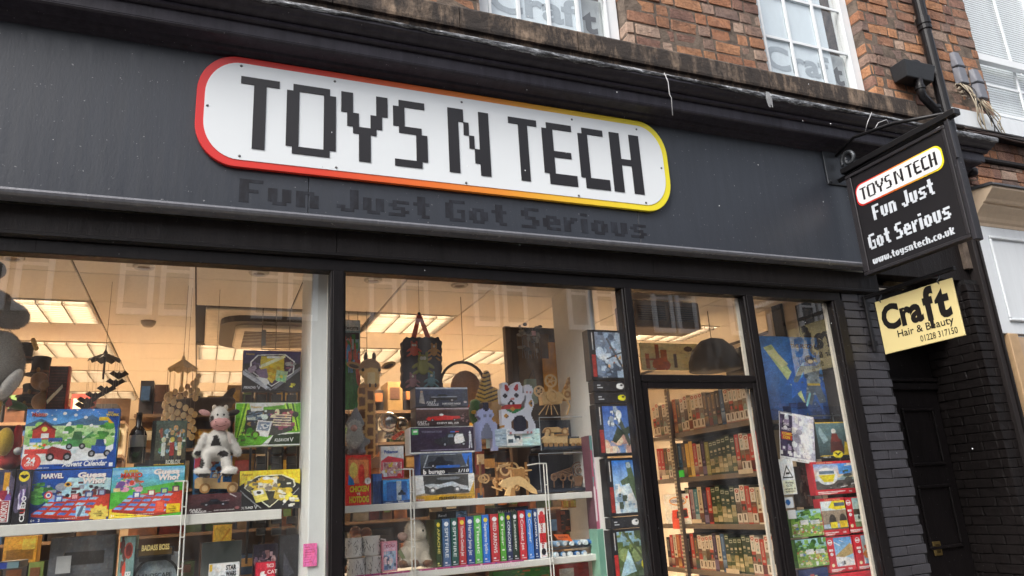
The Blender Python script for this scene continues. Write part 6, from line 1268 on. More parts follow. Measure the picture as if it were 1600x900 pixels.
carton('model_car_box', 'boxed black car with grey figure at the top of the car stack', 'boxed model car', 649, 731, 605, 636, ym+.02, .12, carbox('262a38', '3a4258', f1), '454a58', [('FAST', .2, .17, .12, 'e0e0e4', {'w': .17, 'sh': .3}), ('FURIOUS', .22, .06, .12, 'e0e0e4', {'w': .2, 'sh': .3}), ("DOM'S DODGE CHARGER", .5, .12, .09, 'e8e8ea', {'w': .35, 'b': .02})])
# monster bag
t = thing('monster_bag', 'navy scalloped toy bag with colourful monsters hung on orange ribbon', 'bag', at(660, 610, .5)); P = []
cxm, cym, hw, hh = 660, 568, 30, 40
for i in range(24):
    a = 2*math.pi*i/24; ex = max(-1, min(1, 1.25*math.cos(a))); ey = max(-1, min(1, 1.25*math.sin(a)))
    for q in range(3):
        aa = a+2*math.pi*q/72; ex = max(-1, min(1, 1.3*math.cos(aa))); ey = max(-1, min(1, 1.3*math.sin(aa))); s_ = 1+.05*abs(math.sin(12*aa)); P.append((cxm+hw*ex*s_, cym-hh*ey*s_))
pp(MB(), P[::1], .5, .06).build('body', mat('navy_cloth', '22202e', .7), t, bevel=.004)
def mon(px, py, s, col, eye, arms=4):
    m_ = MB(); E(m_, px, py, .498, 5*s, 6.5*s, .009); E(m_, px, py-6*s, .498, 4.5*s, 4*s, .009)
    for i in range(arms): sg = -1 if i % 2 else 1; E(m_, px+sg*6*s, py-1*s+(i//2)*6*s, .498, 4*s, 1.4*s, .006, sg*.6)
    for sg in (-1, 1): E(m_, px+sg*3*s, py-10*s, .498, 1.4*s, 2.4*s, .006)
    m_.build('monster_patch', mat('patch_'+col, col, .6), t, smooth=True); m_ = MB()
    for dx in eye: E(m_, px+dx*s, py-7*s, .489, 1.5*s, 1.5*s, .004)
    m_.build('patch_eye', mat('patch_white', 'c9c4b4', .5), t, smooth=True)
mon(647, 548, 1.25, 'b8452a', (-1.5, 1.5)); mon(678, 549, 1.1, 'b07a35', (0,), 6); mon(661, 573, 1.9, '7d7d2c', (-1.2, 1.2)); mon(645, 597, 1.25, '8a5862', (0,)); mon(674, 596, 1.3, '4f7a86', (0,), 6)
OR = mat('orange_ribbon', 'e0562c', .6)
tp = at(655, 490, .52)
for xb, w_ in ((646, 4), (670, 4)): pp(MB(), [(xb-w_, 530), (xb+w_, 530), (658, 491), (652, 491)][::-1], .52, .003).build('ribbon', OR, t)
m_ = MB(); disc(m_, 655, 490, .518, 2.5, .01, 8); m_.build('hook', mat('cord', '2b2420', .8), t); p_ = at(655, 488, .52); MB().tube([p_, (p_.x, p_.y, CZ)], .001, 4).build('cord', mat('cord', '2b2420', .8), t)
# hoop with fur panel
t = thing('hoop_ornament', 'dark wound hoop with brown feathered disc hanging behind the tiger', 'ornament', at(724, 600, .85)); m_ = MB(); ring(m_, 724, 602, .85, 33, 37, .018, 28); m_.build('hoop', mat('hoop_dark', '2c231e', .7), t, bevel=.003); m_ = MB(); E(m_, 728, 606, .87, 24, 26, .02); m_.build('fur_disc', m_fur('brown_fur', '9a6a42'), t, smooth=True); p_ = at(724, 566, .85); MB().tube([p_, (p_.x, p_.y, CZ)], .002, 5).build('cord', mat('cord', '2b2420', .8), t)
# tiger + green friend + block cat
t = thing('plush_tiger', 'yellow plush tiger with black stripes behind the car stack', 'soft toy', at(757, 660, .6)); mb = MB(); gy = .6
for i in range(6): q = i/5; E(mb, 757-q*4+3, 590+q*38, gy, 6+q*9, 11, .03+q*.02)
E(mb, 771, 622, gy, 11, 16, .04); E(mb, 775, 640, gy, 14, 22, .05)
def tig(c):
    x, y = P2(c); return '2a1f14' if math.sin(y*.95+abs(x-757)*.35) > .45 and y < 628 else ('c9a03c' if y < 628 else 'd0a468')
fuzz(fuse('body', mb, FUR, t, .0055, tig, 4), 3500, .008, t)
t = thing('plush_frog', 'green plush toy with yellow mouth below the tiger', 'soft toy', at(745, 665, .55)); m_ = MB(); E(m_, 744, 645, .55, 11, 20, .05); E(m_, 742, 630, .54, 8, 6, .04); fuse('body', m_, m_fur('frog_green', '3a6a34'), t, .007); m_ = MB(); E(m_, 741, 644, .50, 5, 3, .012); m_.build('mouth', m_fur('frog_yellow', 'c9a83a'), t, smooth=True)
def epx(R):
    h, w = len(R), len(R[0]); G = lambda j, i: R[min(max(j, 0), h-1)][min(max(i, 0), w-1)]; out = []
    for j in range(h):
        a, b = '', ''
        for i in range(w):
            P, A, B, C_, D = R[j][i], G(j-1, i), G(j, i+1), G(j, i-1), G(j+1, i)
            a += A if C_ == A and C_ != D and A != B else P; a += B if A == B and A != C_ and B != D else P
            b += C_ if D == C_ and D != B and C_ != A else P; b += D if B == D and B != A and D != C_ else P
        out += [a, b]
    return out
def blocks(rows, pal, cx, top, cell, y, depth, parent):
    rows = epx(rows); cell = cell/2
    k = K(cx, top, y); n = len(rows[0]); o = at(cx, top, y); cs = cell*k; groups = {}
    for j, r_ in enumerate(rows):
        for i, ch in enumerate(r_):
            if ch != '.': d = depth*(1-.55*abs(i-(n-1)/2)/(n/2))+.004*((i+j) % 2); groups.setdefault(ch, MB()).box(o.x+(i-n/2)*cs, o.x+(i+1-n/2)*cs-.0004, y-d/2, y+d/2, o.z-(j+1)*cs+.0004, o.z-j*cs)
    for ch, mb in groups.items(): tag(mb.build({'W': 'white_blocks', 'R': 'red_blocks', 'K': 'black_blocks', 'G': 'green_blocks', 'Y': 'gold_blocks', 'P': 'pink_blocks', 'B': 'brown_blocks', 'L': 'lilac_blocks', 'N': 'navy_blocks'}[ch], mat('block_'+ch, pal[ch], .35, var=.03), parent), kind='stuff')
t = thing('lucky_cat', 'white building block beckoning cat with red ears and raised paw', 'block figure', at(804, 672, .45))
blocks(['.WW....WW........', '.WRW..WRWW..WWW..', '.WRRWWRRWW.WWWWW.', 'WWRRWWRRWW.WWWWW.', 'WWWWWWWWWW.WPWPW.', 'WKKWWWKKWWWWWWW..', 'WKKWWWKKWWW.WWW..', 'WWWWPPWWWWW.WWW..', 'WWWWKWWWWW..WWYW.', '.WWKWKWWW..WWYKW.', '..RRRRRRR..WWWYW.', '.RRRYYRRRG.WWWW..', 'WWGGYYGGGWWWWWW..', 'WWWWGGGWWWWWWW...', 'WYYWWWWWWWWWWW...', 'WYKWWWKKKKWWWW...', 'WWWWWKKKKKKWWWW..', 'WWWWBKKKKKKBWWW..', 'WWWWBKKKKKKBWWWW.', 'YWWWBKKKKKKBWWWW.', 'WWWWBKKKKKKBWWWW.', 'WWWWWKKKKKWWWWWW.', 'WPWPWWWWWWWPWPW..'], dict(W='d9dcea', R='b5242c', K='22243a', G='2f7a4a', Y='c08a3a', P='c98a8a', B='6a4a34'), 806, 599, 3.15, .45, .10, t)
c = Cv(66, 28, 'a9c8dc'); c.r(0, 0, .28, 1, '8a98a4'); c.n(.03, .2, .25, .8, ['5a6a78', '6f7f8c'], 8, .06, 2); c.r(.28, 0, .62, 1, 'c4dcea'); c.p([(.44, .55), (.46, .8), (.48, .6), (.56, .6), (.58, .45), (.56, .3), (.54, .45), (.49, .45), (.48, .3)], '22303a'); c.r(.31, .18, .42, .4, '33424c'); c.n(.82, .3, .97, .9, ['3f5a6a'], 22, .012, 5); c.r(.64, .42, .8, .5, 'dfeaf2')
carton('block_set_box', 'pale blue set box under the white block cat', 'toy box', 770, 844, 670, 697, .42, .12, c, '8fb0c4', [('SET', .31, .78, .12, '3a5a6a'), ('2000', .31, .6, .1, '3a5a6a')])
t = thing('block_cat', 'small lilac and navy building block cat beside the car stack', 'block figure', at(756, 700, .44))
blocks(['...NN...', '...NN...', '..LNNL..', '.LLLLLL.', '.LLKLKL.', '..LLLL..', '.LLLLLL.', 'LLLKKLLL', 'LLLKKLLL', 'LLKKKKLL', 'LLKKKKLL', 'LLKKKKLL', 'LL....LL', 'LL....LL', 'LL....LL', 'LL....LL'], dict(L='a9b0d8', N='22253f', K='7a7f96'), 756, 630, 4.3, .44, .07, t)
# wooden cinema projector and horse
t = thing('wooden_projector', 'plywood model film projector with two spoked reels on a tripod', 'wooden model', at(855, 650, .55)); gy = .55
for px, py, r_ in ((861, 595, 9.5), (843, 611, 8)):
    m_ = MB(); ring(m_, px, py, gy, r_*.72, r_, .012, 18); ring(m_, px, py, gy, .0+1, r_*.3, .014, 8)
    for a in range(5):
        q = a*2*math.pi/5; k = .3; m_.tube([at(px+r_*.25*math.cos(q), py+r_*.25*math.sin(q), gy+.005), at(px+r_*.75*math.cos(q), py+r_*.75*math.sin(q), gy+.005)], .004, 4)
    tag(m_.build('film_reel', PLY, t), kind='stuff')
pp(MB(), [(846, 618), (850, 612), (875, 612), (880, 618), (878, 630), (848, 632)][::-1], gy, .05).build('housing', PLY, t); m_ = MB(); ring(m_, 863, 618, gy-.012, 6.5, 9, .01, 16); m_.build('front_ring', PLY, t); pp(MB(), [(858, 604), (863, 604), (863, 614), (858, 614)][::-1], gy+.005, .02).build('reel_arm', PLY, t); pp(MB(), [(880, 620), (888, 616), (889, 626), (880, 626)][::-1], gy+.01, .03).build('lens', PLYD, t)
for px in (842, 853, 862, 872): MB().tube([at(860+(px-860)*.3, 631, gy+.02), at(px, 648, gy+(px % 3)*.01)], .0035, 4).build('tripod_leg', PLY, t)
t = thing('wooden_horse', 'plywood clockwork model horse looking right above the clear case', 'wooden model', at(895, 650, .55))
pp(MB(), [(880, 612), (886, 600), (890, 588), (896, 582), (903, 582), (908, 588), (913, 595), (911, 597), (904, 594), (899, 600), (901, 612), (898, 622), (888, 626), (880, 622)][::-1], .545, .03).build('body', PLY, t)
for i, (px, py) in enumerate(((884, 604), (887, 597), (890, 590), (895, 584))): pp(MB(), [(px-3, py+2), (px+2, py-3), (px+5, py+1), (px, py+5)][::-1], .538, .006).build('mane_plate', PLYD, t)
for a, b, c_ in (((884, 622), (890, 634), (886, 648)), ((893, 622), (899, 632), (896, 648)), ((899, 618), (903, 632), (903, 647))): MB().tube([at(*a, .55), at(*b, .55), at(*c_, .55)], .006, 5).build('leg', PLY, t)
m_ = MB(); ring(m_, 887, 616, .538, 2.5, 5, .006, 12); m_.build('gear', PLYD, t)
t = thing('hanging_bags', 'pale green gift bag hanging in front of the dark cabinet', 'bag', at(833, 630, .7)); pp(MB(), [(822, 592), (838, 592), (841, 630), (820, 630)][::-1], .7, .04).build('bag', mat('sage', '7f9484', .6), t, bevel=.003); MB().tube([at(826, 592, .7), at(833, 578, .7), at(836, 592, .7)], .002, 4).build('handle', mat('cord', '2b2420', .8), t)
t = thing('skeleton_banner', 'grey net banner with silver skull ornaments hanging on the dark cabinet', 'ornament', at(828, 560, .8)); SV = mat('silver_net', '8d8a88', .4, .4)
for i in range(24):
    a = at(812+random.uniform(0, 32), 506+random.uniform(0, 46), .8); m_ = MB().ell(a, (random.uniform(.008, .03), .012, random.uniform(.006, .025)), 8, 5); m_.build('ornament', SV if i % 3 else mat('black_net', '1f1c1c', .6), t, smooth=True)
for i in range(7): a = at(814+i*4.5, 512, .81); b = at(814+i*4.5, 560, .81); MB().tube([a, ((a.x+b.x)/2+.01*(-1)**i, .81, (a.z+b.z)/2), (a.x, .81, b.z)], .0018, 4).build('thread', SV, t)
a, b = at(831, 524, .79), at(837, 517, .79); MB().box(a.x, b.x, .79, .793, a.z, b.z).build('price_label', mat('label_pink', 'd9a8b0', .6), t)
t = thing('amber_drapes', 'row of amber drapes hanging behind the wooden horse', 'drapes', at(880, 600, .84))
for i in range(3): a, b = at(852+i*11, 625, .80), at(860+i*11, 535 if i == 1 else 560, .80); MB().box(a.x, b.x, .80, .81, a.z, b.z).build('drape', mat('amber_cloth', 'd8962a', .6, var=.2), t, bevel=.004)  # drapes in a plain amber cloth colour, no emission
# clear cases with wooden vehicles
AC_ = m_glass('acrylic', (.96, .97, .98), 1.45); NV = mat('navy_base', '27303f', .5)
def case(label, xl, xr, yt, yb, y, d, steps):
    a, b = at(xl, yb, y), at(xr, yt, y); t = thing('clear_case', label, 'display case', ((a.x+b.x)/2, y, a.z), 'clear display cases')
    mb = MB().box(a.x, b.x, y, y+d, a.z, b.z); mb.m = [1, 1, 0, 1, 1, 1]; mb.build('cover', [AC_, CLEAR], t, fix=False)
    ed = mat('acrylic_edge', 'aab2ba', .2)
    for x in (a.x, b.x): MB().tube([(x, y, a.z), (x, y, b.z)], .0018, 4).build('edge', ed, t)
    MB().tube([(a.x, y, b.z), (b.x, y, b.z)], .0022, 4).build('edge', ed, t); MB().box(a.x, b.x, y+d, y+d+.008, a.z, b.z).build('back', mat('case_back', '2a3040', .4, var=.15, scale=8), t)
    for z0, yy0 in steps: p = at((xl+xr)/2, z0, y); MB().box(a.x+.003, b.x-.003, y+yy0, y+d-.003, p.z-.018, p.z).build('plinth', NV, t, bevel=.002)
    return t
case('clear case holding the plywood racing car and locomotive', 846, 921, 651, 705, .42, .16, ((697, .004), (681, .06)))
case('lower clear case holding the plywood airship model', 846, 925, 706, 769, .42, .16, ((763, .004),))
t = thing('wooden_racer', 'plywood racing car on the upper plinth in the clear case', 'wooden model', at(875, 680, .5)); pp(MB(), [(850, 673), (854, 668), (872, 667), (880, 671), (888, 668), (888, 675), (850, 676)][::-1], .5, .03).build('body', PLY, t)
for px in (856, 883):
    for y in (.49, .535): m_ = MB(); disc(m_, px, 674, y, 5.2, .007); m_.build('wheel', PLYD, t); 
    m_ = MB(); disc(m_, px, 674, .488, 3, .002); m_.build('hub', PLY, t)
t = thing('wooden_locomotive', 'plywood steam locomotive with tender on the lower plinth in the clear case', 'wooden model', at(880, 697, .45))
pp(MB(), [(848, 692), (848, 685), (852, 681), (870, 681), (873, 679), (887, 679), (887, 693)][::-1], .445, .03).build('boiler', PLY, t); pp(MB(), [(891, 693), (891, 685), (914, 684), (916, 693)][::-1], .445, .03).build('tender', PLY, t); pp(MB(), [(870, 678), (889, 677), (889, 680), (870, 681)][::-1], .44, .04).build('cab_roof', PLYD, t)
pp(MB(), [(852, 681), (853, 675), (857, 675), (857, 681)][::-1], .452, .012).build('chimney', PLY, t); pp(MB(), [(861, 681), (862, 677), (866, 677), (866, 681)][::-1], .452, .012).build('dome', PLY, t)
for px in (853, 861, 869, 877, 885, 896, 904, 911): m_ = MB(); disc(m_, px, 695, .436, 3.2, .006, 12); m_.build('wheel', PLYD, t)
t = thing('wooden_airship', 'plywood flying machine model with round cage in the lower case', 'wooden model', at(885, 760, .48)); WD = mat('dark_ply', '7d5c42', .6, var=.15)
for r_ in (4, 8, 12): m_ = MB(); ring(m_, 905, 735, .48+r_*.001, r_-1, r_, .006, 16); m_.build('cage_ring', WD, t)
for i in range(5): MB().tube([at(861, 742+i*1.5, .48), at(892, 731+i*3, .48)], .0035, 4).build('strut', WD, t)
for px in (866, 880, 893): m_ = MB(); ring(m_, px, 746, .47, 3, 5, .006, 12); m_.build('gear', WD, t); MB().tube([at(px, 750, .48), at(px, 762, .48)], .004, 4).build('leg', WD, t)
pp(MB(), [(896, 744), (912, 744), (908, 760), (899, 760)][::-1], .475, .03).build('basket', WD, t)
# plywood crossbow and works in the middle
t = thing('wooden_pistol', 'plywood toy pistol on a stand at the front of the shelf', 'wooden model', at(805, 775, .38)); pp(MB(), [(781, 757), (786, 750), (800, 745), (812, 744), (820, 748), (838, 765), (840, 772), (832, 770), (818, 760), (806, 758), (800, 768), (797, 775), (790, 774), (793, 762), (786, 761)][::-1], .38, .02).build('frame', PLY, t); pp(MB(), [(797, 776), (800, 762), (804, 762), (806, 776)][::-1], .375, .03).build('stand', PLYD, t); m_ = MB(); ring(m_, 808, 762, .375, 3, 4.5, .008, 12); m_.build('trigger_guard', PLYD, t)
t = thing('wooden_marble_run', 'intricate plywood gear machine in the middle of the shelf', 'wooden model', at(785, 772, .52))
for i in range(26):
    px, py = random.uniform(748, 822), random.uniform(722, 764)
    if random.random() < .35: m_ = MB(); r_ = random.uniform(5, 9); ring(m_, px, py, random.uniform(.47, .55), r_*.7, r_, .006, 14); m_.build('gear', PLY, t)
    else: MB().tube([at(px, py, .5), at(px+random.uniform(-22, 22), py+random.uniform(-6, 6), .5)], .005, 4).build('beam', PLY, t)
for px in (750, 775, 800, 822): a, b = at(px, 774, .51), at(px, 722, .51); MB().box(b.x-.006, b.x+.006, .51, .52, a.z, b.z).build('post', PLYD, t)
a, b = at(803, 750, .43), at(820, 732, .43); MB().box(a.x, b.x, .43, .46, a.z, b.z).build('hut', PLYD, t, bevel=.002)
# --- lower shelf: manual style kit boxes
ZB = S3.location.z+.037
BK_ = [('2a3a22', 'APACHE', 'e8d870', 'dark olive', 681, 690), ('3a5578', 'SPITFIRE', 'dfe6ee', 'slate blue', 692, 704), ('1f4a44', 'SPITFIRE', 'e4ecea', 'dark teal', 705, 716), ('9a2c30', 'Tornado Combat Jet', 'f2e8e8', 'crimson', 717, 728), ('233a74', 'Harrier Jump Jet', 'e8ecf4', 'navy', 729, 741), ('4f9a4a', 'Titanic', 'eef6ea', 'light green', 742, 753), ('2a62b0', 'Supermarine Spitfire', 'e8f0fa', 'bright blue', 754, 765), ('a02a30', 'RED ARROWS', 'f4e8e8', 'red', 767, 780), ('4a8a34', 'Tiger I', 'eef4e4', 'grass green', 781, 790), ('1f2a4a', 'CONCORDE', 'e8ecf4', 'midnight blue', 791, 800), ('22302a', 'Lancaster', 'dfe6dc', 'black green', 801, 810), ('a83038', 'Combat Jet', 'f4e8e8', 'scarlet', 811, 822), ('3a6ab0', 'Cooper', 'e8f0fa', 'sky blue', 824, 833), ('1f3a6a', 'CAMPER VAN', 'e8ecf4', 'deep navy', 834, 841), ('c9ccd0', 'Concorde', 'b02a30', 'white and red', 842, 853)]
for i, (col, word, tc, cname, xl, xr) in enumerate(BK_):
    c = Cv(12, 60, col); c.e(.5, .9, .3, .05, tc if i % 3 else 'd8b03a'); c.r(.15, .03, .85, .045, tc); c.r(.2, .07, .5, .1, tc); c.r(.7, .0, 1, .0, col)
    if cname == 'white and red': c.r(0, .7, 1, .88, 'b02a30'); c.r(0, .3, 1, .5, 'b02a30'); c.e(.5, .12, .35, .07, '1c1c22')
    r_ = carton('kit_manual_box', '%s kit box upright in the row on the lower white shelf%s' % (cname, ' beside the sheep' if i == 0 else ''), 'kit box', xl, xr, 812-i*1.3, 884-i*1.4, .345+random.uniform(0, .01), .2, c.grain(.06, i), col, [], zb=ZB, group='kit boxes on the lower shelf'); W_, _, H_ = DIMS[r_.name]
    mb = MB(); letters(mb, word, (-W_*.22, -.003, H_*.82), (0, 0, -1), (1, 0, 0), W_*.42, min(H_*.62, .022*len(word)), .02); mb.build('lettering', ink(tc), r_, world=False, fix=False)
zt_ = at(760, 800, .36).z
for (lab, xl, xr, yt, yb, words, col) in (('black flat kit box lying on the left end of the kit row', 682, 731, 798, 812, [('Revell', .06, .4, .3, 'e0e0e0', {})], '1f1f24'), ('black flat kit box with pale title lying on the right of the kit row', 771, 826, 792, 806, [('MALLARD', .12, .25, .45, 'd8d2c0', {'w': .5, 'b': .02})], '232320')):
    c = Cv(40, 12, col); c.r(.62, .1, .97, .9, '5a7a9a' if 'left' in lab else '24406a'); c.n(.64, .2, .95, .8, ['c9b08a', 'a8b8c8', '3a4a5a'], 10, .05, 3); carton('flat_kit_box', lab, 'kit box', xl, xr, yt, yb, .38, .14, c, col, words)
# pink packs along the shelf front
for (lab, xl, xr, yt, yb) in (('pink strip pack along the left part of the lower shelf front', 556, 640, 888, 898), ('pink strip pack along the shelf front under the kit row', 655, 818, 871, 889)):
    pa_, pb_ = at(xl, (yt+yb)/2+6, .325), at(xr, (yt+yb)/2-6, .325); t = thing('strip_pack', lab, 'strip pack', ((pa_.x+pb_.x)/2, .325, ZB-.0), 'pink strip packs'); L_ = pb_.x-pa_.x
    c = Cv(90, 6, 'b0487a'); [c.r(i/14, 0, i/14+.02, 1, ['d88ab0', '6a3a8a', 'e8b8d0'][i % 3]) for i in range(0, 14, 2)]
    MB().box(pa_.x, pb_.x, .322, .344, ZB-.036, ZB+.005).build('pack', mat('pink_card', 'a84474', .4), t, bevel=.002); add_print(print_mesh('printed_front', c), t, (pa_.x-t.location.x, -.0045, -.034), (L_, 0, 0), (0, 0, .038))
    mb = MB(); letters(mb, "WORLD'S LARGEST DOUBLE SIDED", (pb_.x-L_*.04, .3165, ZB-.004), (-1, 0, 0), (0, 0, -1), .02, L_*.55, .02); mb.build('lettering', ink('f4e0ea'), t, fix=False)
# mugs
MUG = mat('mug_white', 'd9d6d2', .3); 
def mugprint():
    c = Cv(30, 26, 'd9d6d2'); g = random.Random(5)
    for _ in range(70): x, y = g.random(), g.random(); c.l(x, y, x+g.uniform(-.15, .15), y+g.uniform(-.2, .2), .009, '4a4846')
    return c
for i, (px, py, lab) in enumerate(((552, 871, 'white mug with grey line drawings, upper left of the four mugs'), (580, 868, 'white mug with grey line drawings and handle, upper right of the four mugs'), (556, 903, 'white mug with grey line drawings, lower left of the four mugs'), (584, 899, 'white mug with grey line drawings, lower right of the four mugs'))):
    p = at(px, py, .42); k = K(px, py, .42); r_ = 14*k; h = 29*k; t = thing('printed_mug', lab, 'mug', (p.x, .42, p.z), 'line drawing mugs')
    MB().lathe(p, [(0, 0), (r_*.95, .001), (r_, .006), (r_, h), (r_*.93, h), (r_*.92, .01), (0, .009)], 20).build('cup', MUG, t, smooth=False)
    mb = MB(); g = random.Random(i)
    for _ in range(34):
        a = g.uniform(math.pi*1.02, math.pi*1.98); z = g.uniform(.1, .9)*h; a2 = a+g.uniform(-.3, .3); z2 = min(h*.95, max(.005, z+g.uniform(-.25, .25)*h))
        mb.tube([(p.x+1.01*r_*math.cos(a+(a2-a)*q), .42+1.01*r_*math.sin(a+(a2-a)*q), p.z+z+(z2-z)*q) for q in (0, .5, 1)], .0011, 4)
    tag(mb.build('line_drawing', mat('mug_ink', '45423f', .4), t), kind='stuff')
    a0 = .15; MB().tube([(p.x+r_*math.cos(a0), .42-.3*r_, p.z+h*.8), (p.x+r_*1.5, .42-.35*r_, p.z+h*.75), (p.x+r_*1.6, .42-.35*r_, p.z+h*.45), (p.x+r_*1.35, .42-.33*r_, p.z+h*.2), (p.x+r_*.95, .42-.3*r_, p.z+h*.22)], .0055, 8).build('handle', MUG, t, smooth=True)
for px, py, lab in ((555, 831, 'brown wooden ball toy behind the left mug'), (572, 833, 'brown wooden ball toy behind the right mug')): m_ = MB(); E(m_, px, py, .55, 9, 9, .03); tag(m_.build('wooden_ball', mat('brown_gloss', '6a3a22', .3), smooth=True), lab, 'ball')
c = Cv(24, 48, 'd88a9a'); c.r(.1, .05, .9, .68, '8aa0b8'); c.n(.15, .1, .85, .65, ['5a6a8a', 'c9b0b8', '3a4460', '8a6a8a', 'd8c8d0'], 26, .09, 4); c.p([(.1, .98), (.5, .9), (.9, .98), (.9, .72), (.1, .7)], 'e0a0b0')
carton('doll_box', 'pink boxed doll beside the sheep on the lower shelf', 'toy box', 597, 621, 846, 893, .37, .06, c, 'c97a8c', [('YOU', .2, .8, .1, 'b02a5a', {'w': .6, 'b': .03})])
# plush sheep
t = thing('plush_sheep', 'cream plush sheep with brown feet sitting beside the kit boxes', 'soft toy', at(648, 885, .42)); mb = MB(); gy = .43
E(mb, 648, 828, gy, 15, 15, .05); E(mb, 656, 834, gy-.03, 9, 9, .04); E(mb, 650, 858, gy, 20, 22, .06); E(mb, 632, 868, gy-.02, 8, 13, .04); E(mb, 662, 872, gy-.03, 8, 12, .04); E(mb, 630, 880, gy-.05, 8, 6, .035); E(mb, 667, 879, gy-.05, 8, 6, .035); E(mb, 648, 878, gy-.05, 8, 7, .035)
fuzz(fuse('body', mb, FUR, t, .0065, lambda c: ('8a6242' if (lambda q: q[1] > 873 and (((q[0]-630)/7)**2+((q[1]-881)/6)**2 < 1 or ((q[0]-668)/8)**2+((q[1]-880)/6)**2 < 1 or ((q[0]-648)/7)**2+((q[1]-880)/6)**2 < 1))(P2(c)) else 'e8decb'), 5), 7000, .010, t)
m_ = MB(); E(m_, 629, 838, gy-.01, 8, 6, .015, .3); m_.build('ear', m_fur('sheep_ear', 'c9a898'), t, smooth=True); m_ = MB(); E(m_, 661, 829, gy-.062, 1.6, 1.8, .005); m_.build('eye', mat('bead_black', '111', .2), t, smooth=True)
MB().tube([at(634+i*3, 843+2.4*math.sin(math.pi*i/9), gy-.055) for i in range(10)], .002, 5).build('collar', mat('cream_ribbon', 'b0a890', .7), t)
pp(MB(), [(622, 862), (626, 858), (636, 876), (632, 880)][::-1], .37, .01).build('green_tag', mat('sage2', '7f8a5a', .6), t)
# orange card, marker trays
t = thing('orange_card', 'bright orange handwritten card above the pale marker pens', 'card', at(880, 845, .36)); pp(MB(), [(865, 835), (872, 843), (895, 846), (888, 835)][::-1], .36, .004).build('card', mat('orange_card', 'e86a2c', .6), t)
mb = MB(); p = at(870, 841, .358); letters(mb, 'Acrylic Pens', (p.x+.01, .358, p.z), (1, 0, -.05), (0, 0, 1), .012, .06, .01); mb.build('lettering', ink('6a2a14'), t, fix=False)
for r_, (py, n0) in enumerate(((850, 6), (867, 5))):
    t = thing('marker_tray', ['upper tray of pale blue marker pens under the orange card', 'lower tray of blue marker pens resting on the white shelf'][r_], 'pen tray', at(895, py+6, .36), 'marker pen trays')
    for i in range(n0):
        p = at(872+i*11-r_*2, py-i*.6, .36); MB().lathe((p.x, .36, p.z), [(.012, 0), (.016, .003), (.016, .06), (.014, .11), (0, .11)], 12, 'Y').build('marker_pen', mat('pen', ['7fa0c0', '9ab8cc', 'b9cdd8', '5a86b0', 'c9d4d8', '3a6aa0'][(i+r_*2) % 6], .35), t, smooth=True); MB().lathe((p.x, .357, p.z), [(0, 0), (.011, 0), (.011, .003)], 12, 'Y').build('pen_end', mat('pen_end', 'd8dadb', .4), t)
    a, b = at(864, py+8, .36), at(934, py+3, .36); MB().box(a.x, b.x, .362, .48, a.z-.006, a.z).build('tray', mat('tray', '3a3f48', .5), t)
c = Cv(30, 30, 'c9953a'); [c.r(i/8, .1, i/8+.08, .95, ['d8a83a', 'e0b850', 'a8762a'][i % 3]) for i in range(8)]; carton('pencil_pack', 'row of yellow pencils hanging under the airship case', 'pencils', 880, 913, 781, 793, .6, .03, c, 'a8762a')
c = Cv(40, 34, '33201c'); c.n(0, 0, 1, 1, ['8a4a2a', 'a85a2a', '5a2c1c', '2a1a18'], 34, .09, 3); carton('red_carton', 'rust coloured carton deep under the airship case', 'carton', 876, 925, 795, 830, .7, .06, c, '5a2a1c')
c = Cv(40, 30, '8a2a2a'); c.r(.1, .1, .5, .8, 'b8b8b8'); carton('red_carton', 'red and silver carton at the bottom edge below the marker pens', 'carton', 868, 925, 880, 915, .5, .06, c, '6a2020')
c = Cv(40, 14, '2f6a2a'); c.n(0, 0, 1, 1, ['c9a23a', 'a84a2a', '3f7a34', '8a6a2a'], 24, .06, 3); carton('green_carton', 'green and gold carton at the bottom edge under the kit row', 'carton', 770, 860, 889, 915, .5, .06, c, '2f5a2a')
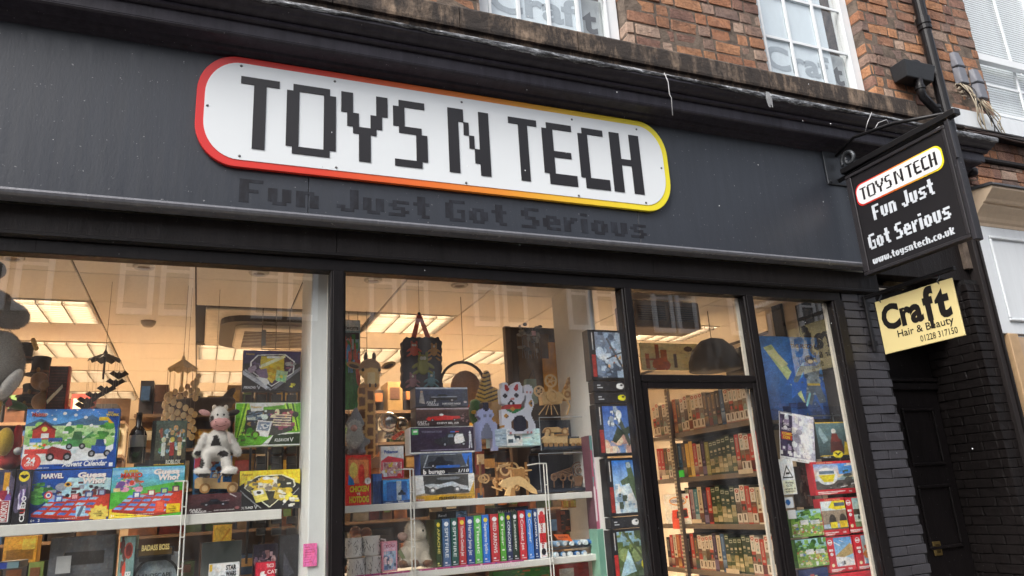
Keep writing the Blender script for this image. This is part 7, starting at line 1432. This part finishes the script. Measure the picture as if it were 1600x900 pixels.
# --- aircraft jigsaw boxes stacked by the mullion
def plane_art(i):
    c = Cv(44, 66, ['5a6a80', '3f66a8', '3a70b4', '4a5a44'][i])
    if i == 0: c.g(0, 0, 1, 1, '3a4656', '7a8496'); c.n(0, 0, 1, 1, ['8fa0b4', '4a5668', '66758a', 'a8b4c4', '3a4454'], 70, .1, 5); c.l(.35, .85, .75, .2, .035, '4a4c52'); c.l(.3, .4, .9, .6, .02, '3a3c44'); c.n(.3, .2, .9, .9, ['c07a4a', '8a4a3a', 'd0a070'], 14, .025, 8)
    if i == 1: c.g(0, 0, 1, 1, '6a86b0', '2f4f94'); c.n(0, 0, 1, .35, ['c9a08a', 'b08a80', 'd8b8a0', '8a8aa0'], 24, .12, 3); c.p([(.3, .9), (.42, .98), (.8, .2), (.72, .12)], '4a5048'); c.p([(.4, .55), (.2, .25), (.32, .2), (.6, .4)], '3a4238'); c.p([(.55, .5), (.95, .6), (.9, .48), (.65, .35)], '424a40'); c.l(.15, .75, .6, .4, .02, '343a34'); c.n(.15, .55, .5, .95, ['8a94a0', '5a6470', 'c9ccd0'], 18, .06, 7)
    if i == 2: c.g(0, .4, 1, 1, '9ab8d8', '2a62ac'); c.r(0, .0, 1, .42, 'a9bccc'); c.n(0, 0, 1, .5, ['e8ecf0', 'c9d4de', 'b0bfcc', '7f94a8'], 70, .08, 4); c.p([(.42, .95), (.55, .97), (.72, .5), (.85, .1), (.7, .12), (.5, .5)], '4f5f45'); c.p([(.48, .7), (.2, .6), (.25, .52), (.52, .55)], '46563e'); c.p([(.6, .55), (.95, .5), (.92, .44), (.64, .42)], '46563e'); c.e(.5, .9, .07, .06, '9aa8b0'); c.n(.1, .1, .4, .35, ['3a4638'], 6, .06, 5)
    if i == 3: c.g(0, .5, 1, 1, '5a7a60', '8aa8c0'); c.n(0, 0, 1, 1, ['4a5a30', '6a7a48', '3a4a2c', '7a8a5a', '5a6a70'], 60, .1, 4); c.p([(.0, .0), (.3, .6), (.5, .1)], '9ab8c8'); c.l(.2, 1, .95, .1, .04, '4a5434'); c.e(.75, .25, .09, .12, 'd8b82a')
    f = Cv(58, 84, '1b1b1e'); f.paste(c, .16, .05, .97 if i != 1 else .92, .96); f.r(.05, .06, .14, .5, '8a2a26' if i != 3 else 'a82a26'); f.r(.06, .58, .12, .98, '2a2a2e'); f.r(.08, .6, .1, .95, 'b0b0b0')
    if i in (1,): f.r(.93, .2, 1, .95, '8a2430')
    return f.grain(.08, i)
for i, (xl, xr, yt, yb, lab) in enumerate(((921, 986, 516, 594, 'grey sky warplane jigsaw box at the top of the aircraft stack'), (933, 1000, 631, 712, 'blue sky bomber jigsaw box with flames second in the aircraft stack'), (949, 1011, 715, 806, 'bright blue sky jet jigsaw box with clouds third in the aircraft stack'), (956, 1020, 826, 905, 'green landscape aircraft jigsaw box at the bottom of the aircraft stack'))):
    carton('aircraft_puzzle', lab, 'jigsaw box', xl, xr, yt, yb, .13, .07, plane_art(i), '18181b', [('1000 PIECE', .02, .6, .02, 'd0d0d0', {'r': 90})] if 0 else [])
for i, (xl, xr, yt, yb, lab, emb) in enumerate(((927, 994, 595, 612, 'black flat box edge with white emblem under the top aircraft box', 'e0e0e0'), (929, 997, 613, 630, 'black flat box edge with yellow emblem above the bomber box', 'd8c02a'), (954, 1016, 807, 825, 'black flat box edge with white badge above the green aircraft box', 'e0e4ea'))):
    c = Cv(48, 13, '222226'); c.e(.62, .5, .09, .3, emb); c.e(.65, .6, .03, .1, '222226'); c.r(.08, .3, .2, .4, 'b0b0b4'); c.r(.08, .55, .16, .65, 'b0b0b4'); c.r(.85, .2, .9, .8, '6a6a70'); carton('flat_puzzle_box', lab, 'jigsaw box', xl, xr, yt, yb, .135, .065, c, '1d1d20')
c = Cv(8, 40, '7a2a4a'); c.n(0, 0, 1, 1, ['a84a6a', 'd8c8d0', '5a8a8a', 'b83a3a', '3a5a6a'], 24, .3, 3); carton('book_stack', 'narrow stack of coloured books between partition and aircraft boxes', 'books', 926, 936, 680, 830, .3, .1, c, '5a3a44')
c = Cv(8, 40, '6a9a8a'); carton('green_folder', 'pale green folder edge low beside the green aircraft box', 'folder', 936, 952, 826, 905, .28, .1, c, '6a9080')
# ================================================================ GOODS IN THE RIGHT WINDOW
def poster(name, label, cat, xl, xr, yt, yb, y, art, th=.004, tilt=0., texts=(), edge='e0e2e6'): return carton(name, label, cat, xl, xr, yt, yb, y, th, art, edge, texts, tilt=tilt, name2='backing')
c = Cv(90, 110, '1f4078'); c.g(0, 0, 1, 1, '182848', '2f62a0'); c.p([(.04, .86), (.14, .9), (.5, .24), (.42, .18)], '8a9468'); c.p([(.06, .82), (.16, .84), (.3, .66), (.22, .62)], 'a4ac74'); c.n(.6, .3, 1, .85, ['4a5262', '3f4f72', '5a5a58', '36446a', '66685f'], 60, .04, 3); c.n(0, 0, 1, .16, ['141c34', '1c2a4c', '2a3a60'], 40, .05, 5)
c.p([(.5, .70), (.36, .62), (.22, .40), (.3, .42), (.28, .24), (.4, .34), (.44, .14), (.52, .3), (.62, .1), (.66, .3), (.8, .14), (.78, .36), (.88, .34), (.74, .58), (.62, .70)], '244a86'); c.p([(.5, .70), (.40, .60), (.32, .44), (.44, .5)], '3f78b8'); c.p([(.62, .70), (.72, .58), (.8, .42), (.68, .5)], '3568a6')
c.p([(.45, .64), (.67, .64), (.63, .42), (.5, .42)], '59646a'); c.p([(.48, .42), (.64, .42), (.68, .2), (.6, .18), (.56, .32), (.5, .16), (.43, .2)], '434d58'); c.r(.49, .40, .64, .43, '9a8436'); c.e(.56, .72, .055, .055, '1e2c4a'); c.e(.57, .70, .03, .025, '9a8878'); c.l(.46, .62, .36, .46, .03, '4c565e'); c.l(.66, .63, .84, .8, .03, '4c565e'); c.e(.87, .84, .03, .03, 'a89a5a'); c.n(.4, .15, .7, .6, ['3c4650', '6a757c', '2f3a48'], 24, .018, 6); c.l(.5, .3, .44, .16, .012, '6a9ad0'); c.l(.75, .5, .82, .4, .012, '6a9ad0')
c.a = np.clip(c.a*1.7, 0, .8)
poster('wall_poster', 'large blue night scene poster behind the jigsaw boxes in the right window', 'poster', 1194, 1325, 527, 655, .30, c.grain(.08), texts=[('THE PUZZLE BOARD', .36, .86, .05, '1c2a5a', {'w': .5, 'b': .03, 'out': 'e8eef2'})], edge='2a5a9a')
c = Cv(60, 66, 'a8a4b4'); c.g(0, 0, 1, 1, '8d8a96', 'b8b4c4'); c.r(0, 0, .36, 1, '3a2f4a'); c.n(.0, .1, .36, .9, ['5a4a6a', '8a7a94', 'd8d0d8', '2a2236'], 30, .06, 3); c.n(.4, .1, .95, .9, ['d8d8dc', '9a98a4', 'c0bec8', '7f7d8a', 'e8e8ea'], 70, .07, 4); c.p([(.45, .75), (.6, .6), (.85, .9), (.95, .3), (.7, .2), (.6, .45)], 'c9c8d0'); c.e(.55, .62, .09, .06, '8d8a94'); c.r(.03, .42, .34, .58, 'a8342a'); c.r(.02, .95, .98, .99, 'e0e0e4'); c.r(0, 0, 1, .07, 'dfe2e6')
poster('comic_poster', 'tilted grey and purple comic convention poster hanging in the right window', 'poster', 1214, 1268, 646, 722, .16, c.grain(.1), tilt=.16, texts=[('COMIC', .06, .52, .05, 'f0d040', {'w': .28, 'b': .04}), ('CON', .08, .44, .06, 'f0d040', {'w': .2, 'b': .04}), ('MARKET', .05, .62, .045, 'e8e0e8', {'w': .26, 'b': .03}), ('AND', .1, .72, .05, 'e8e0e8', {'b': .03})])
c = Cv(48, 50, '3f5558'); c.g(0, 0, 1, 1, '2a3436', '5a7478'); c.p([(.68, .1), (1, .12), (.98, .6), (.85, .4), (.75, .45)], 'c9a82a'); c.p([(.3, .15), (.36, .5), (.45, .58), (.55, .58), (.66, .5), (.7, .15)], '4a2622'); c.e(.48, .74, .06, .08, 'c9c4bc'); c.p([(.36, .45), (.42, .68), (.56, .68), (.62, .45)], '6a2f2a'); c.p([(.1, .9), (.3, .5), (.15, .4), (.05, .7)], '7f9498'); c.r(0, 0, 1, .08, '1f2326'); c.l(0, .06, 1, .1, .01, 'c9a82a'); c.e(.5, .1, .14, .1, 'd8b82a'); c.p([(.39, .14), (.46, .1), (.5, .05), (.54, .1), (.61, .14), (.54, .15), (.5, .12), (.46, .15)], '17171a'); c.r(0, .97, 1, 1, 'c9a23a')
carton('hero_puzzle', 'dark teal jigsaw box with yellow corner and oval emblem', 'jigsaw box', 1277, 1333, 659, 716, .15, .04, c.grain(.08), '22282a')
def red(bg, fn, left=True, n='1000'):
    c = Cv(48, 56, 'b02430')
    c.g(0, 0, 1, 1, 'a8222c', 'b52a34'); s = Cv(48, 56, bg); fn(s)
    x0 = .28 if left else .03; m = (c.X > x0) & (c.X < .97) & (c.Y > .15) & (c.Y < (.98 if left else .93)); c.a[m] = s.a[m]
    if left: c.e(.14, .86, .09, .08, 'e8e0e0'); c.e(.14, .86, .07, .06, 'a8222c'); c.r(.07, .84, .21, .88, 'e8e0e0'); c.r(.07, .6, .22, .67, 'f0e8e8'); c.e(.15, .52, .06, .05, 'f0e8e8'); c.e(.14, .2, .055, .05, 'e8d8a0')
    c.r(.05, .07, .55, .095, 'f0dede'); c.r(.05, .03, .4, .045, 'd8b0b0'); return c.grain(.08, 3)
def tr1(s): s.g(0, .5, 1, 1, 'd8b890', '4f86c0'); s.r(.5, .6, 1, 1, '4a82c4'); s.n(.55, .75, .95, .95, ['dfe8f0'], 8, .05, 3); s.n(.5, .4, 1, .7, ['3a5a34', '5a7a4a', '8a9aa0', '4a4a44'], 30, .05, 5); s.r(0, .0, 1, .42, '4a4644'); s.e(.26, .55, .2, .26, 'c9ccd0'); s.p([(.1, .6), (.42, .6), (.36, .38), (.18, .38)], 'd8b42a'); s.r(.12, .62, .4, .72, '5a6a78'); s.l(.5, .2, 1, .4, .02, 'b9b9b9'); s.l(.6, .12, 1, .28, .015, '9a9a9a'); s.n(0, .05, 1, .3, ['3a3634', '6a6460', '2c2a2a'], 30, .05, 7)
def tr2(s): s.g(0, .6, 1, 1, 'a9b8c0', 'c9d4dc'); s.p([(.3, .75), (.5, .95), (1, .98), (1, .7), (.6, .68)], 'd8b42a'); s.r(.55, .78, .95, .88, '4a5560'); s.r(0, .3, 1, .68, '8a7a68'); s.e(.4, .35, .14, .22, '3a322c'); s.e(.8, .35, .14, .22, '3a322c'); s.r(.3, .18, .55, .36, 'd8b42a'); s.r(.65, .18, .95, .38, 'd0aa28'); s.r(0, .1, 1, .2, '5a5048')
def la1(s): s.g(0, 0, 1, 1, 'c8ccb8', '8aa8a8'); s.r(0, 0, 1, .3, '6a7a58'); s.p([(.1, .55), (.25, .66), (.95, .68), (1, .6), (.9, .52), (.2, .5)], '4f4638'); s.e(.5, .58, .1, .09, '3a342c'); s.e(.45, .42, .03, .06, '1f1c1a'); s.e(.85, .42, .03, .06, '1f1c1a'); s.p([(.15, .62), (.2, .8), (.28, .66)], '574c3c')
def sn1(s): s.g(0, .4, 1, 1, '8ab0cc', '4a7aa8'); s.p([(0, .0), (0, .4), (.4, .5), (1, .3), (1, 0)], 'dfe4ea'); s.p([(.25, .45), (.9, .8), (1, .7), (1, .5), (.6, .4)], 'a08a5f'); s.l(.3, .85, .5, .75, .015, 'e8eef2'); s.l(.5, .9, .65, .85, .012, 'e8eef2'); s.n(.3, .1, .9, .35, ['b0b8c4', 'fff', '8a8f98'], 20, .05, 4); s.r(.55, .2, .62, .3, '4a4a50')
def bo1(s): s.g(0, .5, 1, 1, '9a9a88', '7f94a8'); s.g(0, 0, 1, .5, '5a7a98', '8aa0b0'); s.p([(.25, .45), (.45, .6), (.85, .6), (.95, .4), (.7, .3), (.35, .32)], 'b0672c'); s.n(.4, .5, .9, .85, ['a8452a', '6a4a3a', 'c08a5a', '4a3a3a'], 24, .05, 3); s.n(.2, .15, 1, .35, ['e0e8ee', 'b9c8d4'], 20, .05, 6)
zz = .15
carton('railway_puzzle', 'wide red edged railway jigsaw box with yellow fronted train', 'jigsaw box', 1270, 1353, 720, 772, zz, .05, red('9ab', tr1, False), '9a1f2a', [('FREIGHT TRAIN', .1, .945, .03, 'f0e0a0', {'w': .3}), ('1000', .62, .05, .05, 'f4eaea', {}), ('1000', .88, .05, .05, 'f4eaea', {})])
carton('viaduct_puzzle', 'red edged jigsaw box with yellow train above brick arches', 'jigsaw box', 1283, 1325, 778, 837, zz, .05, red('9ab', tr2, False), '9a1f2a', [('THE WAY WE WERE', .2, .945, .03, 'f0e0a0', {'w': .6}), ('1000', .7, .05, .05, 'f4eaea', {})])
carton('bomber_puzzle', 'red jigsaw box with brown bomber over a field', 'jigsaw box', 1322, 1364, 776, 832, zz, .05, red('9ab', la1), 'a0202b', [('LANCASTER', .06, .06, .04, 'f8eeee', {'w': .5, 'b': .02}), ('1000', .68, .05, .06, 'f8eeee', {'b': .02})])
carton('snow_puzzle', 'red jigsaw box with snowy slope and blue sky', 'jigsaw box', 1293, 1335, 838, 894, zz, .05, red('9ab', sn1), 'a0202b', [('WINTER', .06, .06, .04, 'f8eeee', {'w': .4, 'b': .02}), ('1000', .68, .05, .06, 'f8eeee', {'b': .02})])
carton('lifeboat_puzzle', 'red jigsaw box with orange boat in rough water', 'jigsaw box', 1336, 1378, 834, 889, zz, .05, red('9ab', bo1), 'a0202b', [('LIFEBOAT', .06, .06, .04, 'f8eeee', {'w': .45, 'b': .02}), ('1000', .68, .05, .06, 'f8eeee', {'b': .02})])
def camp(seed):
    c = Cv(52, 44, '7a9a4a'); c.g(0, .55, 1, 1, '5f8a3f', '9ac0dc'); c.n(0, .6, 1, .95, ['3f6a2c', '5a8a3a', '2f5424', '7fa84a'], 40, .08, seed); c.n(0, .05, 1, .6, ['a8b05a', '6a8a3a', 'c9b88a', 'b05a4a', 'e0e0d8', '8a6a4a', '5a7a9a'], 110, .035, seed+1); c.r(.3, .45, .55, .62, 'd8d8d4'); c.r(.62, .45, .9, .6, 'c0ccd4'); c.r(.1, .4, .2, .5, 'e8e8e4'); return c.grain(.1, seed)
carton('campsite_puzzle', 'green campsite cartoon jigsaw box, upper one of two alike', 'jigsaw box', 1235, 1286, 796, 839, zz, .04, camp(3), '2f5a34'); carton('campsite_puzzle', 'green caravan park cartoon jigsaw box, lower one of two alike', 'jigsaw box', 1244, 1294, 841, 886, zz, .04, camp(9), '2f5a34')
c = Cv(40, 20, '22305a'); c.n(.1, .0, .7, .8, ['4f8a4a', 'b05a4a', '8aa0c0', 'd8c08a'], 26, .06, 3); carton('navy_puzzle', 'dark navy jigsaw box at the bottom of the right window', 'jigsaw box', 1249, 1296, 888, 925, zz, .04, c, '1c2648')
c = Cv(40, 20, 'b02a34'); c.r(0, .3, .3, .7, 'd8902a'); carton('red_puzzle', 'red jigsaw box top edge at the bottom of the right window', 'jigsaw box', 1300, 1384, 893, 930, zz, .05, c, 'a8262f', [('CLASSIC', .1, .75, .1, 'f4e0e0', {})])
# CCTV notice and small stickers on the glass
c = Cv(24, 50, 'd8dbd0'); c.r(0, .88, 1, 1, 'c4ccd6'); c.r(.05, .02, .95, .4, 'd9dcae'); c.p([(.1, .46), (.5, .84), (.9, .46)], '1c1c1a'); c.p([(.2, .495), (.5, .77), (.8, .495)], 'd8dbd0'); c.r(.38, .56, .66, .63, '1c1c1a')
poster('camera_notice', 'small white warning notice with black triangle stuck inside the right window', 'notice', 1220, 1242, 717, 773, .06, c, .001, texts=[('Warning', .2, .31, .06, '2a2a22', {'w': .6}), ('CCTV', .28, .22, .06, '2a2a22', {'w': .42}), ('cameras in', .12, .14, .05, '2a2a22', {'w': .76}), ('operation', .15, .07, .05, '2a2a22', {'w': .7})])
poster('round_sticker', 'small white sticker with blue circle below the warning notice', 'sticker', 1226, 1240, 777, 794, .06, Cv(14, 16, 'dfe3e6').e(.35, .55, .28, .3, '2a6ab0'), .001); poster('paper_sticker', 'small plain white sticker at the left edge of the right window', 'sticker', 1231, 1244, 797, 811, .06, Cv(14, 12, 'e4e5e4').r(.2, .3, .8, .36, '8a8a8a').r(.2, .55, .7, .6, '8a8a8a'), .001)
# rack behind the puzzles
t = thing('puzzle_rack', 'grey wire rack that holds the jigsaw boxes in the right window', 'rack', at(1310, 900, .22)); RM = mat('rack_wire', '6a6e70', .35, .6)
for px in (1262, 1300, 1335): a, b = at(px+20, 900, .215), at(px, 645, .215); MB().tube([(b.x, .215, .64), (b.x, .215, b.z)], .004, 6).build('upright', RM, t)
for py in (650, 717, 775, 836): a, b = at(1262, py, .21), at(1345, py-2, .21); MB().tube([(a.x, .21, a.z), (b.x, .21, a.z)], .004, 6).build('rail', RM, t)
for (lab, xl, xr, yt, yb, words) in (('dark carton behind the warning notice on the puzzle rack', 1246, 1270, 728, 792, []),):
    carton('dark_carton', lab, 'carton', xl, xr, yt, yb, .3, .05, Cv(20, 40, '3a342e').n(0, 0, 1, 1, ['5a5046', '2a2622', '6a6258'], 24, .1, 3), '2e2a26')
# fine rain in front of the shopfront
mb = MB(); g = random.Random(3)
for _ in range(70):
    x, y, z = g.uniform(-1.2, 5.5), g.uniform(-1.6, -.35), g.uniform(1.7, 5.2); r_ = g.uniform(.0012, .0026); mb.ell((x, y, z), (r_, r_, r_*1.6), 6, 4)
tag(mb.build('rain', mat('rain_drop', 'd9dde2', .1, var=.0)), kind='stuff')
